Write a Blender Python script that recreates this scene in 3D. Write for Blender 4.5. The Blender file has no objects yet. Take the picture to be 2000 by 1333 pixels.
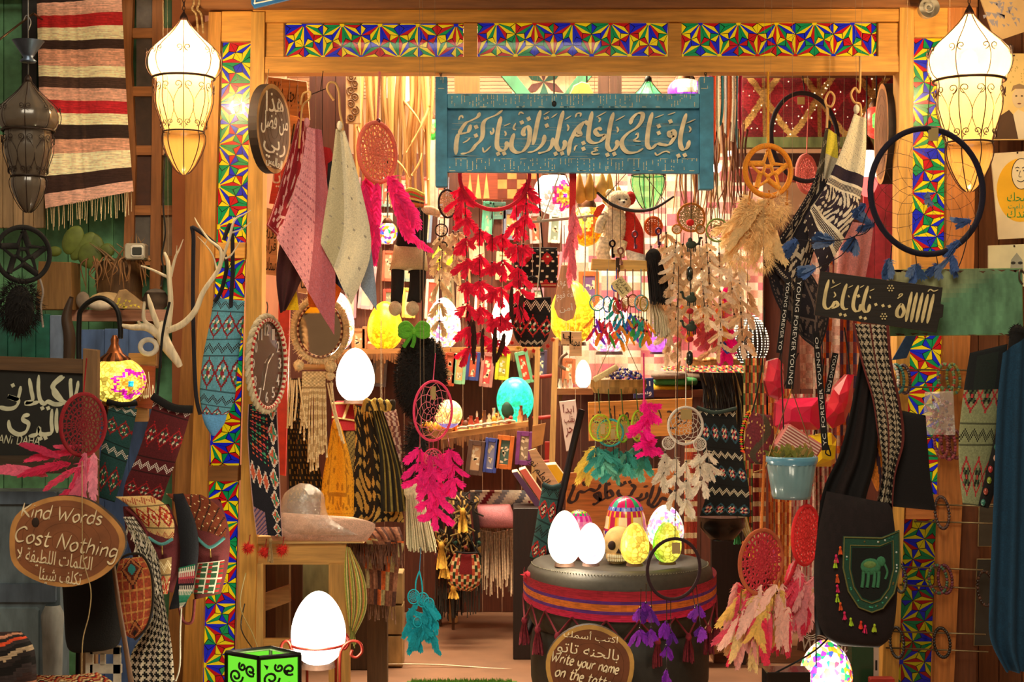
import bpy, math, random
from math import sin, cos, pi, radians as R, hypot, atan2
from mathutils import Vector
import numpy as np
random.seed(7)
rnd = random.random
def ru(a, b): return a+(b-a)*rnd()
SC = bpy.context.scene
COL = SC.collection
F, CZ = 3000.0, 1.47            # focal length in pixels of a 2000 wide frame, camera height
# ---------------------------------------------------------------- camera, world, lights, exposure
cam = bpy.data.cameras.new('camera'); cam.lens = 54; cam.sensor_width = 36
cam.dof.use_dof = True; cam.dof.focus_distance = 5.9; cam.dof.aperture_fstop = 5.6
camo = bpy.data.objects.new('camera', cam); COL.objects.link(camo)
camo.location = (0, 0, CZ); camo.rotation_euler = (pi/2, 0, 0); SC.camera = camo
w = bpy.data.worlds.new('night'); SC.world = w; w.use_nodes = True
w.node_tree.nodes['Background'].inputs[0].default_value = (1.0, .72, .46, 1)
w.node_tree.nodes['Background'].inputs[1].default_value = .2
SC.view_settings.view_transform = 'Standard'; SC.view_settings.look = 'None'
SC.view_settings.exposure = .4; SC.view_settings.gamma = 1; SC.view_settings.use_curve_mapping = False
WARM = (1, .82, .57)
def lamp(kind, name, loc, energy, size=.1, col=WARM, target=None, sy=None):
    l = bpy.data.lights.new(name, kind); l.energy = energy; l.color = col
    if kind == 'AREA':
        l.size = size
        if sy: l.shape = 'RECTANGLE'; l.size_y = sy
    else: l.shadow_soft_size = size
    o = bpy.data.objects.new(name, l); COL.objects.link(o); o.location = loc
    if target is not None:
        o.rotation_euler = (Vector(target)-Vector(loc)).to_track_quat('-Z', 'Y').to_euler()
    return o
lamp('AREA', 'street_fill', (-.3, .6, 4.6), 130, 2.0, (1, .86, .64), (0, 6, 1.6))  # added front fill out of view, stands in for ambient light from the street
lamp('AREA', 'shop_ceiling_light', (-.2, 7.0, 3.12), 150, 1.6, WARM, (-.2, 7.2, 0), .7)
lamp('AREA', 'shop_back_light', (.0, 8.3, 3.2), 150, 2.2, WARM, (0, 8.6, 0), .8)
# ---------------------------------------------------------------- colours and materials
_hc = {}
def H(h):
    if not isinstance(h, str): return h
    if h not in _hc:
        t = []
        for i in (0, 2, 4):
            v = int(h[i:i+2], 16)/255
            t.append(v/12.92 if v <= .04045 else ((v+.055)/1.055)**2.4)
        _hc[h] = tuple(t)
    return _hc[h]
def mul(c, k): c = H(c); return tuple(min(1, x*k) for x in c)
def mix(a, b, t): a, b = H(a), H(b); return tuple(x+(y-x)*t for x, y in zip(a, b))
def jit(c, a=.2): return mul(c, 1+ru(-a, a))
MT = {}
def nodes(name):
    m = bpy.data.materials.new(name); m.use_nodes = True
    nt = m.node_tree; nt.nodes.clear()
    out = nt.nodes.new('ShaderNodeOutputMaterial')
    def N(t, **k):
        n = nt.nodes.new('ShaderNode'+t)
        for a, b in k.items(): setattr(n, a, b)
        return n
    def L(a, b): nt.links.new(a, b)
    MT[name] = m
    return m, out, N, L
def attr_noise(N, L, scale, amt, stretch=(1, 1, 1)):
    at = N('Attribute', attribute_name='Col')
    tc = N('TexCoord'); mp = N('Mapping'); mp.inputs['Scale'].default_value = stretch
    nz = N('TexNoise'); nz.inputs['Scale'].default_value = scale; nz.inputs['Detail'].default_value = 4
    L(tc.outputs['Object'], mp.inputs[0]); L(mp.outputs[0], nz.inputs['Vector'])
    mr = N('MapRange'); mr.inputs[1].default_value = .25; mr.inputs[2].default_value = .75
    mr.inputs[3].default_value = 1-amt; mr.inputs[4].default_value = 1+amt
    L(nz.outputs[0], mr.inputs[0])
    mx = N('VectorMath', operation='SCALE'); L(at.outputs['Color'], mx.inputs[0]); L(mr.outputs[0], mx.inputs['Scale'])
    return mx.outputs[0], nz.outputs[0]
def std(name, rough=.8, scale=60, amt=.25, stretch=(1, 1, 1), bump=.2, metal=0, transl=0, coat=0, emit=0):
    m, out, N, L = nodes(name)
    c, n = attr_noise(N, L, scale, amt, stretch)
    b = N('BsdfPrincipled'); b.inputs['Roughness'].default_value = rough; b.inputs['Metallic'].default_value = metal
    b.inputs['Coat Weight'].default_value = coat
    L(c, b.inputs['Base Color'])
    if emit: L(c, b.inputs['Emission Color']); b.inputs['Emission Strength'].default_value = emit
    if bump:
        bp = N('Bump'); bp.inputs['Strength'].default_value = bump; bp.inputs['Distance'].default_value = .004
        L(n, bp.inputs['Height']); L(bp.outputs[0], b.inputs['Normal'])
    if transl:
        t = N('BsdfTranslucent'); L(c, t.inputs[0]); s = N('MixShader'); s.inputs[0].default_value = transl
        L(b.outputs[0], s.inputs[1]); L(t.outputs[0], s.inputs[2]); L(s.outputs[0], out.inputs[0])
    else: L(b.outputs[0], out.inputs[0])
    return m
std('cloth', .92, 220, .22, bump=.35)
std('rough_cloth', .95, 90, .4, (1, 1, 1), .5)
std('weave', .95, 60, .55, (.25, 1, 9), .4)
std('feather', .85, 150, .15, bump=0, transl=.35)
std('wood_upright', .6, 9, .3, (9, 9, .7), .25)
std('wood_level', .6, 9, .3, (.7, 9, 9), .25)
std('wood_end', .75, 14, .35, (1, 1, 1), .2)
std('paint', .55, 12, .3, (2, 2, 2), .15)
std('worn_paint', .7, 7, .5, (3, 3, 1), .25)
std('metal', .4, 30, .2, bump=.05, metal=.85)
std('dark_metal', .5, 30, .2, bump=.05, metal=.3)
std('plastic', .25, 20, .08, bump=0, coat=.4)
std('bead_lit', .25, 20, .1, bump=0, coat=.5, transl=.3, emit=.12)  # bead copy with faint emission, light put into beadwork that is no lamp
std('mirror', .06, 20, .05, bump=0, metal=1)
std('paper', .8, 12, .1, bump=0)
std('plaster', .9, 6, .15, bump=.15)
std('rubber', .6, 40, .2, bump=.2)
std('bead', .2, 20, .1, bump=0, coat=.6)
std('stone', .85, 25, .35, bump=.4)
std('leaf', .6, 30, .3, bump=.2, transl=.15)
std('stained_glass_glow', .25, 8, .1, bump=0, coat=.5, transl=.3, emit=.45)  # emission stands in for shop light shining through the film
std('earth', .8, 5, .22, (1, 1, 1), .12)
def m_mosaic(name, strength, scale=75, palette=None, grout=.06, jitter=.6):
    m, out, N, L = nodes(name)
    tc = N('TexCoord')
    v1 = N('TexVoronoi'); v1.inputs['Scale'].default_value = scale; L(tc.outputs['Object'], v1.inputs['Vector'])
    v2 = N('TexVoronoi', feature='DISTANCE_TO_EDGE'); v2.inputs['Scale'].default_value = scale; L(tc.outputs['Object'], v2.inputs['Vector'])
    sp = N('SeparateColor'); L(v1.outputs['Color'], sp.inputs[0])
    if palette:
        cr = N('ValToRGB'); cr.color_ramp.interpolation = 'CONSTANT'
        e = cr.color_ramp.elements
        while len(e) < len(palette): e.new(.5)
        for i, p in enumerate(palette): e[i].position = i/len(palette); e[i].color = (*H(p), 1)
        L(sp.outputs[0], cr.inputs[0]); col = cr.outputs[0]
    else: col = N('Attribute', attribute_name='Col').outputs['Color']
    mr = N('MapRange'); mr.inputs[3].default_value = 1-jitter; mr.inputs[4].default_value = 1+jitter; L(sp.outputs[1], mr.inputs[0])
    gt = N('MapRange'); gt.inputs[1].default_value = 0; gt.inputs[2].default_value = grout; gt.inputs[3].default_value = .12; L(v2.outputs['Distance'], gt.inputs[0])
    mm = N('Math', operation='MULTIPLY'); L(mr.outputs[0], mm.inputs[0]); L(gt.outputs[0], mm.inputs[1])
    ms = N('Math', operation='MULTIPLY'); L(mm.outputs[0], ms.inputs[0]); ms.inputs[1].default_value = strength
    b = N('BsdfPrincipled'); b.inputs['Roughness'].default_value = .3
    L(col, b.inputs['Base Color']); L(col, b.inputs['Emission Color']); L(ms.outputs[0], b.inputs['Emission Strength'])
    L(b.outputs[0], out.inputs[0])
m_mosaic('mosaic_glow', .95, 60, None, .14, .85)
m_mosaic('mosaic_soft', .9, 75)
m_mosaic('mosaic_white', 2.2, 130, None, .03, .35)
m_mosaic('mosaic_multi', 1.15, 62, ['fff2d0', 'ff9a20', 'f03a5a', 'ffe060', '3050d0', 'ffffff', '20b060', 'f8c8a0', '8030b0', 'fff8e0'])
m_mosaic('mosaic_pale', 1.15, 75, ['fffbe8', 'fff0c0', 'f0a0c0', 'ffffff', 'a0d8d0', 'ffd070', 'ffffff', 'c080d0'])
def m_glow(name, strength):
    m, out, N, L = nodes(name)
    at = N('Attribute', attribute_name='Col'); e = N('Emission'); e.inputs[1].default_value = strength
    L(at.outputs['Color'], e.inputs[0]); L(e.outputs[0], out.inputs[0])
m_glow('bulb', 14)
m_glow('sparkle', 1.6)
m_glow('mosaic_flat', 1.0)
m_glow('frost_glow', 1.6)
m_mosaic('mosaic_pale2', 1.2, 140, ['fff8f0', 'ffffff', 'e8d8ff', 'd8c8ff', 'ffffff', 'fff0e8'], .04, .25)

def m_shell(name, clear, rough_tint=.5):    # blown frosted glass: lets part of the bulb light straight through, scatters the rest
    m, out, N, L = nodes(name)
    at = N('Attribute', attribute_name='Col')
    t = N('BsdfTranslucent'); g = N('BsdfPrincipled'); g.inputs['Roughness'].default_value = .15; g.inputs['Coat Weight'].default_value = .6
    tr = N('BsdfTransparent')
    L(at.outputs['Color'], t.inputs[0]); L(at.outputs['Color'], g.inputs['Base Color']); tr.inputs[0].default_value = (1, .93, .8, 1)
    a = N('MixShader'); a.inputs[0].default_value = .25; L(t.outputs[0], a.inputs[1]); L(g.outputs[0], a.inputs[2])
    s = N('MixShader'); s.inputs[0].default_value = clear; L(a.outputs[0], s.inputs[1]); L(tr.outputs[0], s.inputs[2])
    L(s.outputs[0], out.inputs[0])
m_shell('frosted_glass', .5)
m_shell('green_glass', .25)
def m_film():
    m, out, N, L = nodes('clear_film')
    tc = N('TexCoord'); nz = N('TexNoise'); nz.inputs['Scale'].default_value = 22; nz.inputs['Detail'].default_value = 6
    L(tc.outputs['Object'], nz.inputs['Vector'])
    bp = N('Bump'); bp.inputs['Strength'].default_value = 1; bp.inputs['Distance'].default_value = .02; L(nz.outputs[0], bp.inputs['Height'])
    g = N('BsdfGlossy'); g.inputs['Roughness'].default_value = .2; L(bp.outputs[0], g.inputs['Normal'])
    d = N('BsdfDiffuse'); d.inputs[0].default_value = (.9, .82, .7, 1)
    a = N('MixShader'); a.inputs[0].default_value = .5; L(g.outputs[0], a.inputs[1]); L(d.outputs[0], a.inputs[2])
    tr = N('BsdfTransparent'); s = N('MixShader'); s.inputs[0].default_value = .62
    L(a.outputs[0], s.inputs[1]); L(tr.outputs[0], s.inputs[2]); L(s.outputs[0], out.inputs[0])
m_film()
# ---------------------------------------------------------------- mesh collector (pixel-sized units at depth d; x right, y down, z towards the viewer)
def W(x, y, d, z=0):
    k = d/F
    return Vector(((x-1000)*k, d-z*k, CZ-(y-666.5)*k))
def crom(pts, n=6, closed=False):
    if len(pts) < 3: return list(pts)
    P = [Vector(p) for p in pts]; out = []
    N = len(P)
    for i in range(N if closed else N-1):
        g = (lambda k: P[k % N]) if closed else (lambda k: P[max(0, min(N-1, k))])
        a, b, c, d = g(i-1), g(i), g(i+1), g(i+2)
        for j in range(n):
            t = j/n
            out.append(.5*((2*b)+(c-a)*t+(2*a-5*b+4*c-d)*t*t+(3*b-a-3*c+d)*t**3))
    if not closed: out.append(P[-1])
    return out
def v3(p): return Vector((p[0], p[1], p[2] if len(p) > 2 else 0))
class G:
    def __init__(s, d): s.d = d; s.V = []; s.Fa = []; s.C = []; s.S = []
    def mark(s): return len(s.V)
    def face(s, pts, col, smooth=False):
        n = len(s.V)
        for p in pts: s.V.append((p[0], p[1], p[2] if len(p) > 2 else 0))
        s.Fa.append(tuple(range(n, n+len(pts)))); s.C.append(H(col)); s.S.append(smooth)
    def fi(s, idx, col, smooth=True): s.Fa.append(tuple(idx)); s.C.append(H(col)); s.S.append(smooth)
    def prism(s, o, z0, z1, col, side=None, bev=0):
        n = len(o); b = len(s.V)
        cx = sum(p[0] for p in o)/n; cy = sum(p[1] for p in o)/n
        rings = [(z0, 0), (z1, 0)] if not bev else [(z0, 0), (z1-bev, 0), (z1, bev)]
        for z, ins in rings:
            for p in o:
                l = hypot(p[0]-cx, p[1]-cy) or 1
                q = min(ins, l*.5)
                s.V.append((p[0]-(p[0]-cx)/l*q, p[1]-(p[1]-cy)/l*q, z))
        for k in range(len(rings)-1):
            for i in range(n):
                j = (i+1) % n
                s.fi((b+k*n+i, b+k*n+j, b+k*n+n+j, b+k*n+n+i), side or col, False)
        s.fi(tuple(range(b+(len(rings)-1)*n, b+len(rings)*n)), col, False)
        s.fi(tuple(range(b+n-1, b-1, -1)), side or col, False)
    def box(s, x0, y0, x1, y1, z0, z1, col, side=None, bev=1.2):
        m = min(abs(x1-x0), abs(y1-y0))*.3; bev = min(bev, m)
        s.prism([(x0+bev, y0), (x1-bev, y0), (x1, y0+bev), (x1, y1-bev), (x1-bev, y1), (x0+bev, y1), (x0, y1-bev), (x0, y0+bev)], z0, z1, col, side, bev*.7)
    def tube(s, pts, r, col, n=6, closed=False, col2=None, caps=True):
        P = [v3(p) for p in pts]; m = len(P)
        if m < 2: return
        b = len(s.V); up = Vector((0.13, .2, 1))
        rr = r if isinstance(r, (list, tuple)) else [r]*m
        for i, p in enumerate(P):
            t = (P[(i+1) % m]-P[i-1]) if closed else (P[min(m-1, i+1)]-P[max(0, i-1)])
            if t.length < 1e-9: t = Vector((0, 1, 0))
            t.normalize(); a = t.cross(up)
            if a.length < 1e-4: a = t.cross(Vector((1, 0, 0)))
            a.normalize(); c = t.cross(a)
            for k in range(n):
                q = 2*pi*k/n
                v = p+(a*cos(q)+c*sin(q))*rr[i]
                s.V.append(tuple(v))
        for i in range(m if closed else m-1):
            i2 = (i+1) % m
            cc = col if (col2 is None or i % 2) else col2
            for k in range(n):
                k2 = (k+1) % n
                s.fi((b+i*n+k, b+i*n+k2, b+i2*n+k2, b+i2*n+k), cc)
        if caps and not closed:
            s.fi(tuple(range(b, b+n)), col, False); s.fi(tuple(range(b+(m-1)*n+n-1, b+(m-1)*n-1, -1)), col, False)
    def ctube(s, pts, r, col, n=6, sub=6, closed=False, col2=None):
        P = crom([v3(p) for p in pts], sub, closed)
        if isinstance(r, (list, tuple)):
            m = len(P); k = len(r)-1
            r = [r[min(k, int(i/(m-1)*k))]+(r[min(k, int(i/(m-1)*k)+1)]-r[min(k, int(i/(m-1)*k))])*((i/(m-1)*k) % 1) for i in range(m)]
        s.tube(P, r, col, n, closed, col2)
    def lathe(s, cx, prof, col, n=24, cz=0, sx=1, sz=1, ph=0, caps=False, rib=None):
        b = len(s.V); m = len(prof)
        for j, (r, y) in enumerate(prof):
            for i in range(n):
                a = 2*pi*i/n+ph; q = r*(1+(rib[1]*cos(rib[0]*a) if rib else 0))
                s.V.append((cx+q*sin(a)*sx, y, cz+q*cos(a)*sz))
        for j in range(m-1):
            for i in range(n):
                i2 = (i+1) % n
                c = col(i/n, j/(m-1)) if callable(col) else col
                s.fi((b+j*n+i, b+j*n+i2, b+j*n+n+i2, b+j*n+n+i), c)
        if caps:
            c = col(0, 0) if callable(col) else col
            s.fi(tuple(range(b, b+n)), c, False); s.fi(tuple(range(b+m*n-1, b+m*n-n-1, -1)), c, False)
    def ball(s, c, r, col, n=10, m=None):
        rx, ry, rz = r if isinstance(r, (tuple, list)) else (r, r, r)
        m = m or max(4, n//2); mk = len(s.V)
        s.lathe(0, [(sin(pi*max(.02, min(.98, j/m))), -cos(pi*j/m)) for j in range(m+1)], col, n)
        for i in range(mk, len(s.V)):
            x, y, z = s.V[i]; s.V[i] = (c[0]+x*rx, c[1]+y*ry, (c[2] if len(c) > 2 else 0)+z*rz)
    def torus(s, cx, cy, rx, ry, r, col, n=40, k=8, z=0, col2=None, a0=0, a1=None):
        cl = a1 is None
        q = [(cx+rx*cos(a), cy+ry*sin(a), z) for a in [a0+((a1 or 2*pi)-a0)*i/n for i in range(n if cl else n+1)]]
        s.tube(q, r, col, k, cl, col2)
    def grid(s, Lp, Rp, nu, nv, col, zf=None, smooth=True):
        """cloth between a left and a right edge (both listed from the top down); col(u,v,i,j) or a colour; zf(u,v) ripples it"""
        def ev(P, t):
            P = [v3(p) for p in P]
            q = t*(len(P)-1); i = min(len(P)-2, int(q)); f = q-i
            return P[i].lerp(P[i+1], f)
        Lc = crom([v3(p) for p in Lp], 5); Rc = crom([v3(p) for p in Rp], 5)
        b = len(s.V)
        for j in range(nv+1):
            l, r = ev(Lc, j/nv), ev(Rc, j/nv)
            for i in range(nu+1):
                p = l.lerp(r, i/nu); z = zf(i/nu, j/nv) if zf else 0
                s.V.append((p.x, p.y, p.z+z))
        for j in range(nv):
            for i in range(nu):
                c = col((i+.5)/nu, (j+.5)/nv, i, j) if callable(col) else col
                s.fi((b+j*(nu+1)+i, b+j*(nu+1)+i+1, b+(j+1)*(nu+1)+i+1, b+(j+1)*(nu+1)+i), c, smooth)
    def yaw(s, cx, a, i0=0, cz=0):
        c, n = cos(a), sin(a)
        for i in range(i0, len(s.V)):
            x, y, z = s.V[i]; x -= cx; z -= cz
            s.V[i] = (cx+x*c+z*n, y, cz-x*n+z*c)
    def pitch(s, cy, a, i0=0, cz=0):
        c, n = cos(a), sin(a)
        for i in range(i0, len(s.V)):
            x, y, z = s.V[i]; y -= cy; z -= cz
            s.V[i] = (x, cy+y*c-z*n, cz+y*n+z*c)
    def roll(s, cx, cy, a, i0=0):
        c, n = cos(a), sin(a)
        for i in range(i0, len(s.V)):
            x, y, z = s.V[i]; x -= cx; y -= cy
            s.V[i] = (cx+x*c-y*n, cy+x*n+y*c, z)
    def feather(s, x, y, ang, L, Wd, col, z=0, n=9, bend=None, fluff=8, tip=None):
        """a shaft with overlapping barbs on both sides; ang in degrees, 90 hangs straight down"""
        a = R(ang); bend = ru(-.5, .5) if bend is None else bend; n = max(n, 10)
        phi = ru(-.8, .8); cp, spn = cos(phi), sin(phi); col = H(col)
        p = Vector((x, y, z)); st = L/n; pts = []; zd = ru(-.25, .25)
        for i in range(n+1):
            pts.append((p.copy(), a)); p += Vector((cos(a), sin(a), zd))*st; a += bend/n
        for i in range(n):
            (p0, a0), (p1, _) = pts[i], pts[i+1]; t = i/n
            w = Wd*(sin(pi*min(1, .16+t*.86))**.55)
            for sd in (-1, 1):
                q = sd*R(ru(32, 46)); l = w*ru(.85, 1.12); ax, ay = cos(a0), sin(a0); ox, oy = -ay*sd, ax*sd
                f, o = cos(q)*l*1.15, abs(sin(q))*l
                tx, ty, tz = p0.x+ax*f+ox*o*cp, p0.y+ay*f+oy*o*cp, p0.z+sd*spn*o*.8
                g = ru(1.15, 1.6)*st
                e = (p0.x+ax*st*1.7, p0.y+ay*st*1.7, p1.z)
                s.face([p0, e, (tx+ax*g, ty+ay*g, tz+ru(-.6, .6)), (tx, ty, tz)], jit(mix(col, tip, t) if tip else col, .13))
        for i in range(fluff):
            q = R(ang+ru(-75, 75)); l = Wd*ru(.5, 1.1); w = ru(.05, .12)*Wd; t = ru(0, .35)
            p0 = pts[int(t*n)][0]; zz = ru(-.5, .5)*l
            s.face([(p0.x-sin(q)*w, p0.y+cos(q)*w, p0.z), (p0.x+sin(q)*w, p0.y-cos(q)*w, p0.z), (p0.x+cos(q)*l, p0.y+sin(q)*l, p0.z+zz)], jit(col, .2))
    def fur(s, c, r, n, L, col, w=.8, down=.3, jt=.35):
        rx, ry, rz = r
        for i in range(n):
            u = ru(-1, 1); a = ru(0, 2*pi); q = math.sqrt(1-u*u)
            nx, ny, nz = q*cos(a), u, q*sin(a)
            p = Vector((c[0]+nx*rx, c[1]+ny*ry, (c[2] if len(c) > 2 else 0)+nz*rz))
            d = Vector((nx+ru(-.6, .6), ny+ru(-.6, .6)+down, nz+ru(-.6, .6))).normalized()*L*ru(.5, 1.2)
            sd = d.cross(Vector((ru(-1, 1), ru(-1, 1), ru(-1, 1)))).normalized()*w
            s.face([p-sd, p+sd, p+d], jit(col, jt))
    # ---- build
    def _mesh(s, name, mat, loc, solid=0):
        k = s.d/F
        vs = np.array(s.V, dtype=float).reshape(-1, 3)
        co = np.empty_like(vs)
        co[:, 0] = (vs[:, 0]-1000)*k; co[:, 1] = s.d-vs[:, 2]*k; co[:, 2] = CZ-(vs[:, 1]-666.5)*k
        if loc is None:
            lo, hi = co.min(0), co.max(0); loc = Vector(((lo[0]+hi[0])/2, (lo[1]+hi[1])/2, lo[2]))
        co -= np.array(loc)
        me = bpy.data.meshes.new(name); me.from_pydata(co.tolist(), [], s.Fa)
        cl = me.color_attributes.new('Col', 'FLOAT_COLOR', 'CORNER')
        cnt = np.array([len(f) for f in s.Fa])
        cc = np.ones((len(s.C), 4), dtype=np.float32); cc[:, :3] = np.array(s.C, dtype=np.float32)
        cl.data.foreach_set('color', np.repeat(cc, cnt, axis=0).ravel())
        me.polygons.foreach_set('use_smooth', np.array(s.S, dtype=bool))
        me.materials.append(MT[mat]); me.update()
        return me, loc
    def part(s, name, mat, par, label=None):
        if not s.V: return None
        me, _ = s._mesh(name, mat, par['_'] if False else LOC[par.name])
        o = bpy.data.objects.new(name, me); COL.objects.link(o)
        o.parent = par; LOC[o.name] = LOC[par.name]
        if label: o['label'] = label
        return o
    def thing(s, name, label, cat, mat, group=None):
        me, loc = s._mesh(name, mat, None)
        o = bpy.data.objects.new(name, me); COL.objects.link(o); o.location = loc; LOC[o.name] = loc
        o['label'] = label; o['category'] = cat
        if group: o['group'] = group
        return o
    def struct(s, name, mat):
        me, loc = s._mesh(name, mat, None)
        o = bpy.data.objects.new(name, me); COL.objects.link(o); o.location = loc; LOC[o.name] = loc
        o['kind'] = 'structure'
        return o
LOC = {}
def T(name, label, cat, d, x, y, group=None, z=0):
    o = bpy.data.objects.new(name, None); COL.objects.link(o); o.empty_display_size = .05
    o.location = W(x, y, d, z); LOC[o.name] = o.location.copy()
    o['label'] = label; o['category'] = cat
    if group: o['group'] = group
    return o
# ---------------------------------------------------------------- lettering
def pen(g, pts, wd, nib, col, z, th=.35, smooth=True, taper=True):
    """one brush stroke: thick across the nib, thin along it"""
    P = crom([v3((p[0], p[1])) for p in pts], 6) if smooth and len(pts) > 2 else [v3((p[0], p[1])) for p in pts]
    if len(P) == 2: P = [P[0].lerp(P[1], i/6) for i in range(7)]
    g.q = getattr(g, 'q', 0)+.06; z += g.q
    m = len(P); b = len(g.V); nb = Vector((cos(R(nib)), -sin(R(nib)), 0))
    for i, p in enumerate(P):
        t = (P[min(m-1, i+1)]-P[max(0, i-1)]); t.z = 0
        if t.length < 1e-6: t = Vector((1, 0, 0))
        t.normalize(); nrm = Vector((-t.y, t.x, 0))
        hw = .5*wd*(abs(t.x*nb.y-t.y*nb.x)*(1-th)+th)
        if taper: hw *= min(1, .35+min(i, m-1-i)*.25)
        a, c = p+nrm*hw, p-nrm*hw
        g.V += [(a.x, a.y, z), (c.x, c.y, z), (a.x, a.y, z-1.2), (c.x, c.y, z-1.2)]
    for i in range(m-1):
        q = b+i*4
        g.fi((q, q+1, q+5, q+4), col, False); g.fi((q, q+4, q+6, q+2), col, False); g.fi((q+1, q+3, q+7, q+5), col, False)
def dia(g, x, y, r, col, z, a=0):
    g.q = getattr(g, 'q', 0)+.06; z += g.q
    g.prism([(x+r*cos(a+pi/2*k), y+r*sin(a+pi/2*k)) for k in range(4)], z-1.2, z, col)
HAND = {'K': (.68, [[(.1, 1), (.08, 0)], [(.6, 1), (.3, .65), (.1, .5)], [(.1, .5), (.35, .3), (.64, 0)]]),
 'i': (.26, [[(.12, .6), (.1, 0)], [(.14, .84), (.13, .92)]]), 'n': (.55, [[(.08, .6), (.08, 0)], [(.08, .4), (.3, .6), (.42, .5), (.44, 0)]]),
 'd': (.6, [[(.45, .55), (.25, .6), (.06, .35), (.12, .05), (.3, .02), (.45, .2)], [(.5, 1.05), (.47, 0)]]),
 'W': (1, [[(0, 1), (.2, 0)], [(.2, 0), (.45, .7)], [(.45, .7), (.62, 0)], [(.62, 0), (.95, 1)]]),
 'o': (.55, [[(.28, .6), (.05, .35), (.2, 0), (.45, .2), (.42, .5), (.25, .6)]]), 'r': (.43, [[(.08, .6), (.08, 0)], [(.08, .35), (.25, .58), (.4, .55)]]),
 's': (.46, [[(.4, .52), (.22, .6), (.08, .45), (.3, .28), (.36, .1), (.2, 0), (.05, .08)]]), 'C': (.7, [[(.62, .85), (.4, 1), (.1, .7), (.08, .3), (.3, 0), (.62, .12)]]),
 't': (.46, [[(.2, .95), (.18, .15), (.3, 0), (.42, .08)], [(.02, .62), (.42, .66)]]), 'N': (.76, [[(.05, 0), (.12, 1)], [(.12, 1), (.55, 0)], [(.55, 0), (.68, 1)]]),
 'h': (.55, [[(.08, 1.05), (.06, 0)], [(.07, .38), (.28, .6), (.42, .48), (.44, 0)]]), 'g': (.55, [[(.42, .55), (.2, .6), (.06, .35), (.15, .08), (.4, .25)], [(.46, .6), (.44, -.2), (.25, -.4), (.05, -.25)]]),
 'y': (.52, [[(.05, .6), (.1, .2), (.25, .1), (.42, .3)], [(.46, .6), (.38, -.1), (.2, -.4), (.02, -.3)]]), 'u': (.57, [[(.06, .6), (.08, .12), (.25, 0), (.42, .25)], [(.45, .6), (.44, .05), (.52, 0)]]),
 'a': (.57, [[(.42, .5), (.22, .6), (.05, .3), (.15, 0), (.4, .25)], [(.45, .6), (.44, .05), (.52, 0)]]), 'm': (.8, [[(.08, .6), (.08, 0)], [(.08, .4), (.25, .6), (.38, .45), (.38, 0)], [(.38, .4), (.55, .6), (.68, .45), (.7, 0)]]),
 'e': (.5, [[(.08, .3), (.4, .38), (.3, .6), (.1, .5), (.06, .2), (.2, 0), (.42, .1)]]), 'A': (.66, [[(.02, 0), (.3, 1)], [(.3, 1), (.6, 0)], [(.12, .35), (.48, .35)]]),
 'D': (.68, [[(.1, 1), (.08, 0)], [(.02, 1), (.45, .9), (.55, .5), (.4, .08), (.05, 0)]]), 'H': (.68, [[(.08, 1), (.08, 0)], [(.55, 1), (.55, 0)], [(.08, .5), (.55, .5)]]), ' ': (.4, [])}
def hand(g, s, x, y, h, col, z, ang=0, wd=None, wid=None, nib=50):
    tot = sum(HAND[c][0] for c in s); kx = wid/tot if wid else h
    ca, sa = cos(R(ang)), sin(R(ang)); px = 0
    for c in s:
        w, st = HAND[c]
        for q in st:
            pts = [((px+u+v*.12)*kx, -v*h) for u, v in q]
            pen(g, [(x+a*ca-b*sa, y+a*sa+b*ca) for a, b in pts], wd or h*.16, nib, col, z, .6)
        px += w
AR = {}
for i, c in enumerate('ا:8D ب:8F ة:93 ت:95 ث:99 ج:9D ح:A1 خ:A5 د:A9 ذ:AB ر:AD ز:AF س:B1 ش:B5 ص:B9 ض:BD ط:C1 ظ:C5 ع:C9 غ:CD ف:D1 ق:D5 ك:D9 ل:DD م:E1 ن:E5 ه:E9 و:ED ى:EF ي:F1 ئ:89 أ:83 آ:81 إ:87 ؤ:85'.split()):
    AR[c[0]] = 0xFE00+int(c[2:], 16)
NOJ = 'اأآإدذرزوؤىة'
def arabic(s):
    out = []
    for wd in s.split(' '):
        r = []; i = 0; pj = False
        while i < len(wd):
            c = wd[i]
            if c == 'ل' and i+1 < len(wd) and wd[i+1] in 'اأ':
                r.append(chr((0xFEFB if wd[i+1] == 'ا' else 0xFEF7)+(1 if pj else 0))); pj = False; i += 2; continue
            if c not in AR: r.append(c); pj = False; i += 1; continue
            nj = c not in NOJ and i+1 < len(wd) and wd[i+1] in AR
            r.append(chr(AR[c]+((3 if nj else 1) if pj else (2 if nj else 0)))); pj = nj; i += 1
        out.append(''.join(reversed(r)))
    return ' '.join(reversed(out))
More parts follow.
